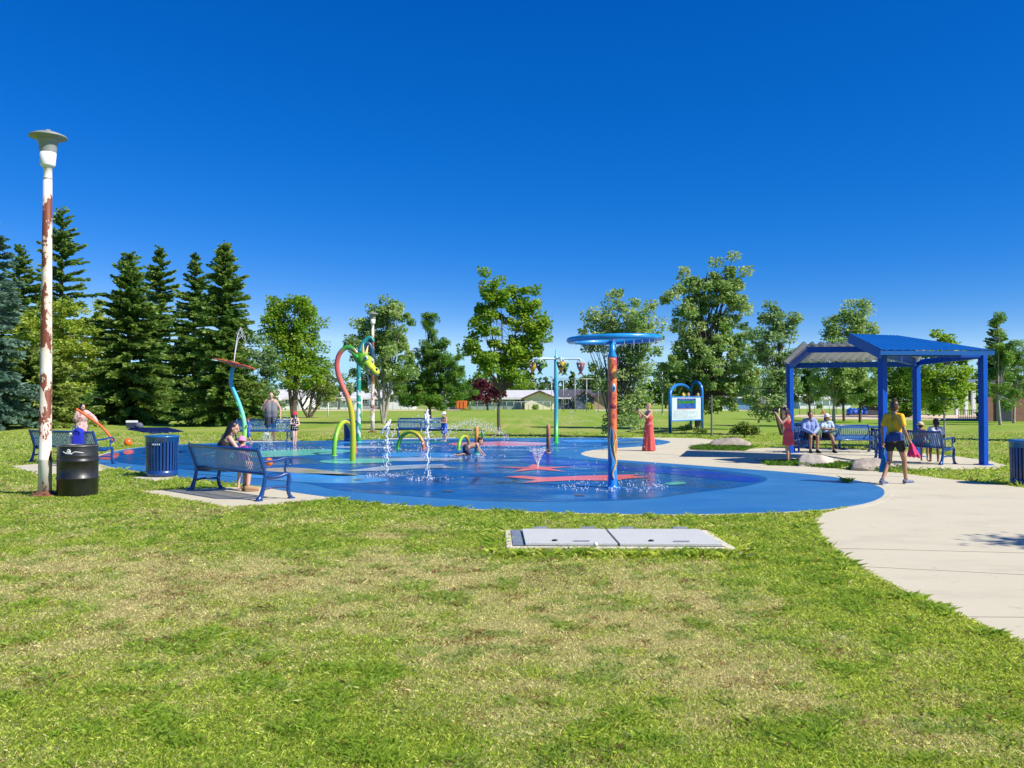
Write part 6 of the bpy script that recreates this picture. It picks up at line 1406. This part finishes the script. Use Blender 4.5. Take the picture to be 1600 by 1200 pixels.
# woman with the camera
CW = G(1232, 725.5)
ct = person('dark haired woman in a short coral dress raising a camera to her eye', CW, 1.45, 1.50, sk=skin, hair='long', hairm=hairb, vox=.011, face=(0, 1, -.06),
       pose=dict(chest=(0, .02, 1.25), neck=(0, .05, 1.44), head=(0, .10, 1.57), elL=(-.20, .22, 1.22), wrL=(-.07, .36, 1.50), elR=(.20, .20, 1.20), wrR=(.07, .33, 1.50), hiL=(-.085, -.02, .90), anL=(-.08, .03, .075), knL=(-.09, .06, .49), toL=(-.10, .20, .025), anR=(.08, -.06, .075), knR=(.085, -.0, .49), toR=(.10, .11, .025), shL=(-.165, .02, 1.395), shR=(.165, .02, 1.395)),
       wear=(w_dress(coral2, .50, .20), w_shoes(sandal, sandal, 'sandal')))
RC_ = Matrix.Rotation(1.45, 3, 'Z'); s_ = 1.5 / 1.7; cl_ = lambda x, y, z: CW + RC_ @ V(x * s_, y * s_, z * s_)
t = thing('camera_body', 'black camera with a lens held up by the dark haired woman', 'camera', cl_(0, .36, 1.58)); t.name = 'photo_camera'
MB().box(cl_(0, .325, 1.585), (.14, .07, .10), 0, 0, RC_).build('body', black, t, bevel=.01)
b = MB(); b.tube([cl_(0, .35, 1.58), cl_(0, .46, 1.57)], [.042, .046], 16); b.build('lens', black, t); MB().box(cl_(0, .325, 1.645), (.05, .05, .03), 0, 0, RC_).build('viewfinder', black, t, bevel=.006)

# woman in the long dress with a phone
LW = G(1014, 705); rzL = 1.95
person('blond woman in a long strapless coral dress holding up a phone', LW, rzL, 1.56, sk=skin, hair='updo', hairm=hairbl, vox=.012, face=(0, 1, -.03),
       pose=dict(elL=(-.20, .20, 1.20), wrL=(-.05, .40, 1.42), elR=(.22, .18, 1.18), wrR=(.08, .38, 1.40), toR=(.1, .16, .025)), wear=(w_dress(coral, .03, .26, 'bust', nm='long_dress'),))
RL_ = Matrix.Rotation(rzL, 3, 'Z'); s_ = 1.56 / 1.7; ll_ = lambda x, y, z: LW + RL_ @ V(x * s_, y * s_, z * s_)
t = thing('phone', 'dark phone held up by the blond woman in the long dress', 'phone', ll_(.02, .47, 1.50)); MB().box(ll_(.02, .47, 1.50), (.17, .015, .085), 0, 0, RL_).build('case', black, t, bevel=.005); MB().box(ll_(.02, .461, 1.50), (.155, .004, .075), 0, 0, RL_).build('screen', winm, t)

# the two on the shelter bench
def onbench(B_, x, y=0.0): 
    c_, a_ = B_; d_ = V(math.cos(a_), math.sin(a_), 0); f_ = V(-math.sin(a_), math.cos(a_), 0); return V(c_.x, c_.y, .012) + d_ * x + f_ * y
sweat = fabric('lavender_sweater', (.26, .33, .62)); tee = fabric('pale_blue_tee', (.42, .55, .66)); capw = fabric('white_cap', (.70, .70, .72)); sock = fabric('grey_sock', (.30, .33, .38))
lx = lambda px, B_: ((px - 800) / FPX * B_[0].y - B_[0].x)
p = onbench(BENCHA, -lx(1266, BENCHA), -.02)
person('person in a pale lavender sweater and dark shorts sitting under the shelter', p, BENCHA[1], 1.68, SIT, dict(wrL=(-.03, .33, .62), wrR=(.03, .33, .62), head=(0, .06, 1.19)), skint, 1.05, hair='short', hairm=hairbr, seat=True, face=(0, 1, -.35), wear=(w_shirt(sweat, .6, .02, 'sweater', long=True), w_shorts(navy, .8, .02), w_shoes(navy, navy)))
p = onbench(BENCHA, -lx(1292, BENCHA), -.02)
person('person in a white cap and pale tee sitting cross legged under the shelter', p, BENCHA[1], 1.50, SIT, dict(wrL=(.06, .22, .80), wrR=(-.06, .22, .78), elL=(-.22, .08, .78), elR=(.22, .08, .78), knR=(.0, .46, .58), anR=(-.14, .52, .24), toR=(-.14, .66, .16), knL=(-.06, .44, .50)), skint, hair='bob', hairm=hairbr, seat=True, wear=(w_shirt(tee, .6, .015), w_shorts(navy, .75, .02), w_hat(capw, peak=True, nm='cap'), w_shoes(navy, navy)))
# girl with the ponytail and small child on the right bench
p = onbench(BENCHB, .62, .02)
person('girl with a dark ponytail in a white top on the right shelter bench', p, BENCHB[1] + .7, 1.42, SIT, None, skind, hair='pony', hairm=hairb, hs=1.1, seat=True, face=(-.25, 1, -.1), wear=(w_shirt(fabric('white_cotton', (.66, .62, .66)), .55), w_shorts(navy, .6)))
p = onbench(BENCHB, .18, .02)
person('small child in a straw coloured hat beside the girl with the ponytail', p, BENCHB[1] + .3, 1.2, SIT, None, skint, hair='short', hairm=hairbr, hs=1.15, seat=True, wear=(w_shirt(fabric('rust_cotton', (.30, .10, .07)), .5), w_hat(fabric('straw_hat', (.62, .48, .28)), .06), w_shorts(navy, .6)))

# woman and child on the near bench
floral = fabric('black_floral', (.018, .015, .016), col2=(.26, .17, .09), scale=26, thr=.62)
p = onbench(BENCH1, -.62, .02)
p.z = .016
person('dark haired woman in a black patterned top sitting on the near bench', p, BENCH1[1] - .15, 1.62, SIT, dict(neck=(.03, .08, 1.07), head=(.10, .16, 1.19), chest=(.01, .02, .87), shL=(-.15, .05, 1.02), shR=(.18, .05, 1.0), elR=(.28, .18, .77), wrR=(.16, .40, .68), wrL=(.0, .42, .68), elL=(-.2, .2, .78), knL=(-.02, .45, .50), anL=(.12, .36, .09), toL=(.16, .50, .03), knR=(.16, .46, .50), anR=(.24, .38, .09), toR=(.28, .52, .03)), skin, 1.05, hair='long', hairm=hairb, seat=True, vox=.011, face=(.6, .7, -.35), wear=(w_tank(floral, .014, 'top'), w_shorts(navy, .6), w_shoes(sandal, sandal, 'sandal')))
p = onbench(BENCH1, -.74, .44); p.z = .02
pinkh = fabric('pink_cotton', (.70, .25, .42)); purp = fabric('purple_swim', (.24, .02, .30))
person('small child in a pink hat and purple top beside the woman on the near bench', p, BENCH1[1] + .6, .95, STAND, dict(), skinp, 1.1, hs=1.4, hair='short', hairm=hairbr, wear=(w_shirt(purp, .5, .014), w_hat(pinkh, .035), w_shorts(fabric('purple_shorts', (.16, .02, .22)), .5)))

# the man, and the children on the pad
person('big bald bearded man in a grey tank top standing behind the far bench', G(394, 694) + V(0, 2.6, 0), math.pi + .25, 1.98, STAND, dict(elR=(.27, .06, 1.12), wrR=(.16, .22, 1.34), elL=(-.31, -.02, 1.13), wrL=(-.32, .04, .86)), skin, 1.28, .07, wear=(w_tank(fabric('grey_tank', (.17, .17, .18)), .014), w_shorts(fabric('charcoal_shorts', (.03, .035, .05)), .85)), face=(0, 1, -.12))
MB_b = [o for o in bpy.data.objects if o.get('label', '').startswith('big bald')][0]
bx = MB().ell(V(0, .085, 1.76), (.062, .05, .055), 10); bo = bx.build('beard', hairbr, MB_b); bo.location = (0, .03, .0)
trunk_ = fabric('blue_trunks', (.03, .09, .40), col2=(.35, .40, .50), scale=14, thr=.6); blsh = fabric('blue_rash_shirt', (.03, .08, .36), col2=(.30, .36, .46), scale=11, thr=.6)
person('running boy in blue patterned shirt before the far bench', G(388, 694.5), 1.9, 1.0, STAND, dict(knR=(.09, .22, .56), anR=(.09, .12, .24), toR=(.09, .26, .14), knL=(-.09, -.02, .49), anL=(-.09, -.20, .10), toL=(-.09, -.06, .03), elL=(-.24, .10, 1.12), wrL=(-.2, .28, 1.2), elR=(.26, -.18, 1.14), wrR=(.26, -.05, .95)), skin, 1.1, hs=1.4, hair='short', hairm=hairbr, vox=.010, wear=(w_shirt(blsh, .5), w_shorts(trunk_, .85)))
redh = fabric('red_hat', (.62, .03, .07)); polka, n, l, bs = newmat('polka_dot_swimsuit'); tc = n.new('ShaderNodeTexCoord'); vo = n.new('ShaderNodeTexVoronoi'); vo.inputs['Scale'].default_value = 13; vo.inputs['Randomness'].default_value = .35; l.new(tc.outputs['Object'], vo.inputs['Vector']); l.new(mix(math_('LESS_THAN', vo.outputs['Distance'], .28), (.012, .012, .015), (.70, .62, .62)), bs.inputs['Base Color'])
person('small girl in a red hat and black spotted swimsuit', G(460, 696), math.pi + .5, 1.20, STAND, dict(elL=(-.23, .08, 1.10), wrL=(-.05, .17, 1.02), elR=(.22, .06, 1.12), wrR=(.05, .16, 1.12), anL=(-.05, .0, .075), anR=(.05, -.03, .075), knL=(-.06, .02, .49), knR=(.06, .02, .49), toL=(-.06, .15, .025), toR=(.06, .12, .025)), skinp, 1.1, .02, hs=1.3, hair='bob', hairm=hairbr, vox=.010, wear=(w_tank(polka, .012, 'swimsuit', .06), w_shorts(polka, .12, .012, 'swimsuit_bottom'), w_hat(redh, .05)))
person('shirtless boy in a white cap and blue shorts by the spray', G(694, 690), math.pi - .7, 1.16, STAND, dict(elL=(-.22, .06, 1.12), wrL=(-.06, .26, 1.14), elR=(.22, .06, 1.12), wrR=(.04, .27, 1.18)), skin, 1.08, hs=1.3, hair='short', hairm=hairbr, vox=.010, wear=(w_shorts(fabric('bright_blue_shorts', (.02, .10, .50)), .85, .02), w_hat(capw, peak=True, nm='cap')))
person('shirtless child crawling on the wet pad', G(738, 713) + V(0, 0, .03), -math.pi / 2 + .15, 1.15, STAND, dict(pelvis=(0, -.28, .32), waist=(0, -.12, .38), chest=(0, .08, .44), neck=(0, .24, .53), head=(0, .36, .62), shL=(-.16, .18, .50), shR=(.16, .18, .50), elL=(-.2, .26, .26), elR=(.2, .3, .27), wrL=(-.2, .40, .06), wrR=(.19, .5, .06), hiL=(-.09, -.30, .30), hiR=(.09, -.30, .30), knL=(-.13, -.28, .07), knR=(.13, -.16, .07), anL=(-.12, -.66, .06), anR=(.12, -.56, .06), toL=(-.12, -.80, .03), toR=(.12, -.70, .03)), skin, 1.05, hs=1.3, hair='messy', hairm=hairbr, vox=.010, face=(.3, 1, -.25), wear=(w_shorts(fabric('dark_print_shorts', (.03, .03, .06), col2=(.25, .24, .28), scale=14, thr=.6), .85, .02),))
# person with the noodle
pinkfl = fabric('pink_floral', (.62, .40, .36), col2=(.26, .14, .15), scale=11, thr=.56); NP = G(127, 708)
person('dark haired person in a pink patterned shirt holding an orange pool noodle behind the barrel', NP, -2.0, 1.58, STAND, dict(chest=(.03, .05, 1.24), neck=(.06, .10, 1.43), head=(.10, .16, 1.56), shL=(-.14, .08, 1.38), shR=(.18, .05, 1.38), elL=(-.22, .34, 1.18), wrL=(-.14, .56, 1.04), elR=(.26, .02, 1.14), wrR=(.22, .14, 1.25)), skin, 1.12, hair='bob', hairm=hairb, face=(-.1, 1, -.1), wear=(w_shirt(pinkfl, .6, .03, long=True, hem=.12), w_shorts(fabric('dark_trousers', (.035, .035, .04), col2=(.2, .18, .17), scale=9, thr=.62), .95, .015, 'trousers')))
d_ = NP.y - .45; pts = [P(x, y, d_ + k * .0) for k, (x, y) in enumerate(((119, 639), (130, 646), (146, 657), (158, 666), (168, 677), (178, 690)))]
o = MB().tube(spline(pts, 5), .037, 12).build('pool_noodle', mat('noodle_orange', (.78, .13, .03), .6, var=.08)); tag(o, 'long orange foam pool noodle slanting down from the hands of the person in pink', 'pool noodle')
c = P(122, 690, 22.3); t = thing('beach_bag', 'royal blue bag standing on the bench behind the barrel', 'bag', V(c.x, 22.3, .44)); b = MB(); b.box(V(c.x, 22.3, .62), (.24, .18, .36), .2); b.ell(V(c.x + .01, 22.3, .86), (.14, .11, .13), 12); blob('bag_body', b, fabric('royal_blue_bag', (.01, .02, .42), bscale=6), t, .016, 5)
MB().tube(spline([V(c.x - .09, 22.2, .85), V(c.x - .05, 22.15, 1.02), V(c.x + .07, 22.15, 1.02), V(c.x + .1, 22.2, .85)], 5), .012, 6).build('strap', bluel, t)
c = P(110, 680, 22.4); t = thing('bottle', 'pale yellow bottle next to the royal blue bag', 'bottle', V(c.x, 22.4, .44)); MB().lathe([(.055, .44), (.06, .46), (.06, .72), (.03, .78), (.028, .82)], 14, (c.x, 22.4, 0)).build('bottle_body', mat('pale_bottle', (.68, .66, .48), .4), t); MB().lathe([(.034, .81), (.034, .85), (.0, .855)], 12, (c.x, 22.4, 0)).build('cap', white, t)

bpy.context.view_layer.update(); dg_ = bpy.context.evaluated_depsgraph_get()
for o in REM:
    me = bpy.data.meshes.new_from_object(o.evaluated_get(dg_)); nm = o.data.name; o.modifiers.clear(); o.data = me; me.name = nm
    me.polygons.foreach_set('use_smooth', [True] * len(me.polygons))
# ------------------------------------------------------------------ water in the air
wm, n, l, bs = newmat('spray_water'); bs.inputs['Base Color'].default_value = (.95, .97, 1, 1); bs.inputs['Roughness'].default_value = .08; bs.inputs['Transmission Weight'].default_value = .3; bs.inputs['IOR'].default_value = 1.33
rng = np.random.RandomState(404); rw = random.Random(404)
def drops(b, pts, r):
    for p in pts:
        q = r * rw.uniform(.5, 1.3); p = Vector(p)
        st = 1.6; vs = [p + V(q, 0, 0), p + V(-q, 0, 0), p + V(0, q, 0), p + V(0, -q, 0), p + V(0, 0, q * st), p + V(0, 0, -q * st)]
        b.add(vs, [[0, 2, 4], [2, 1, 4], [1, 3, 4], [3, 0, 4], [2, 0, 5], [1, 2, 5], [3, 1, 5], [0, 3, 5]])
def arc(p0, v, n_, t1, g_=9.8): return [Vector(p0) + Vector(v) * (t1 * i / (n_ - 1)) + V(0, 0, -.5 * g_ * (t1 * i / (n_ - 1)) ** 2) for i in range(n_)]
def jet(label, base, H, r=.02, spread=.10, nd=130):
    c = Vector(base) + V(0, 0, .03); t = thing('water_jet', label, 'water jet', c, 'upright jets from the pad'); b = MB()
    path = []; rad = []
    k = 26
    for i in range(k + 1): q = i / k; path.append(c + V(.02 * math.sin(i * 1.3 + c.x) * (1 - q * .3), .02 * math.cos(i * 1.7), H * q)); rad.append(r * rw.uniform(.45, 1.15) * (.7 + .9 * q))
    b.tube(path, rad, 7)
    for j in range(3):
        b.tube([c + V(rw.gauss(0, .02), rw.gauss(0, .02), H * .85), c + V(rw.gauss(0, .05), rw.gauss(0, .05), H * (1.0 + .04 * j)), c + V(rw.gauss(0, .09), rw.gauss(0, .09), H * .80)], [r, r * 1.6, r * .4], 6)
    pts = [c + V(rw.gauss(0, spread * (.35 + .65 * (z_ / H))), rw.gauss(0, spread), z_) for z_ in [H * rw.random() ** .7 for _ in range(nd)]]
    drops(b, pts, .012); pts = [c + V(rw.gauss(0, .32), rw.gauss(0, .32), abs(rw.gauss(0, .05))) for _ in range(nd // 2)]; drops(b, pts, .008)
    b.build('water_column', wm, t)['kind'] = 'stuff'; return t
jet('thin upright water jet near the mint green disc', G(605, 745), 1.12); jet('taller upright water jet in front of the middle bench', G(668, 751.5), 1.34)
def spray(label, c, name='water_spray', arcs=(), r=.008, nd=0, cloud=None, dr=.010, thin=True):
    t = thing(name, label, 'water spray', c); b = MB()
    for p0, v, tt in arcs:
        a = arc(p0, v, 14, tt); b.tube(a[:9] if not thin else a[:7], [r * (1 - .06 * i) for i in range(9 if not thin else 7)], 5, cap=False)
        for q in a[4:]:
            drops(b, [q + V(rw.gauss(0, .03), rw.gauss(0, .03), rw.gauss(0, .03)) for _ in range(4)], dr)
    if cloud: drops(b, cloud, dr)
    b.build('droplets', wm, t)['kind'] = 'stuff'; return t
c = G(840, 734) + V(0, 0, .03)
spray('fan of fine jets rising from the coral star', c, arcs=[(c, V(.55 * math.cos(a), .55 * math.sin(a), 3.0), .33) for a in np.linspace(0, 6.2, 10)], r=.009, dr=.007)
c = P(365, 570, fb.y)
spray('thin jet shooting up from the red flower', c, arcs=[(c, V(.42, 0, 4.6), .78), (c, V(.44, .02, 4.6), .80), (c, V(.52, .05, 4.3), .75)], r=.011, thin=False)
# mist of drops round the crawling child
c = G(740, 700); cl = []
for k in range(600):
    a = rw.random(); x = 690 + 105 * a; y0 = 682 - 24 * math.sin(math.pi * (a * .9 + .1)) ** .8; y = y0 + rw.gauss(0, 3) + abs(rw.gauss(0, 8)); cl.append(P(x, y, 33 + rw.gauss(0, 1.6)))
spray('broad low dome of flying drops behind the crawling child', V(c.x, 33, .03), cloud=[p for p in cl if p.z > .03], dr=.013)
c = G(417, 706); cl = [P(417 + rw.gauss(0, 5) + 9 * rw.choice((-1, 1)) * (1 - (y - 680) / 60), y, c.y) for y in [rw.uniform(678, 704) for _ in range(70)]]
spray('pale bell of water in front of the far bench', c + V(0, 0, .03), arcs=[(c + V(0, 0, .62), V(.5 * math.cos(a), .5 * math.sin(a), .3), .35) for a in np.linspace(0, 6, 9)], cloud=cl, dr=.007)
# ring drips and splash
c = RC; b = MB(); t = thing('water_curtain', 'thin drips falling from the big spray ring with a splash on the pad', 'water curtain', V(RC.x, RC.y, .03))
for k in range(30):
    a = k * 6.283 / 30; p = RC + V(RR * math.cos(a), RR * math.sin(a), -.05); z = p.z
    L_ = rw.uniform(.05, .18); b.tube([p, p - V(0, 0, L_)], [.005, .002], 4, cap=False)
    for j in range(9): drops(b, [p - V(rw.gauss(0, .02), rw.gauss(0, .02), rw.uniform(0, z))], .0075)
    for j in range(5): drops(b, [V(p.x + rw.gauss(0, .09), p.y + rw.gauss(0, .09), .03 + abs(rw.gauss(0, .035)))], .009)
b.build('droplets', wm, t)['kind'] = 'stuff'
c = P(892, 580, 34.5); t = thing('water_curtain', 'drops pouring from the fish buckets round the teal pole', 'water curtain', V(G(869, 692).x, 34.5, .03)); b = MB()
for k in range(200):
    x = rw.choice((838, 850, 872, 888, 905)) + rw.gauss(0, 12); drops(b, [P(x, rw.uniform(585, 694), 34.5 + rw.gauss(0, .5))], .011)
b.build('droplets', wm, t)['kind'] = 'stuff'
c = P(573, 585, gd); t = spray('drops dribbling from the dragon mouth', c, arcs=[(c, V(.25, -.05, -.2), .6), (c, V(.35, .0, .1), .65)], r=.008)
c = G(448, 690); cl = [P(440 + rw.gauss(0, 8), 655 + rw.gauss(0, 8), 34) for _ in range(50)]
spray('small scatter of flying drops above the right arm of the far bench', P(440, 655, 34), cloud=cl, dr=.014)
# wet splashes lying on the pad
b = MB(); pts = []
for px, py, rx, n_ in ((700, 698, 1.8, 130), (640, 705, 1.5, 80), (790, 702, 2.0, 110), (450, 703, 1.6, 80), (668, 751, .5, 60), (600, 746, .5, 60), (952, 764, 1.1, 90), (740, 715, 1.0, 120)):
    c = G(px, py)
    for _ in range(n_):
        a = rw.random() * 6.283; q = rx * math.sqrt(rw.random()); pts.append(V(c.x + q * math.cos(a), c.y + q * .8 * math.sin(a), .03 + abs(rw.gauss(0, .012))))
drops(b, pts, .010); o = b.build('splash', wm); o['kind'] = 'stuff'
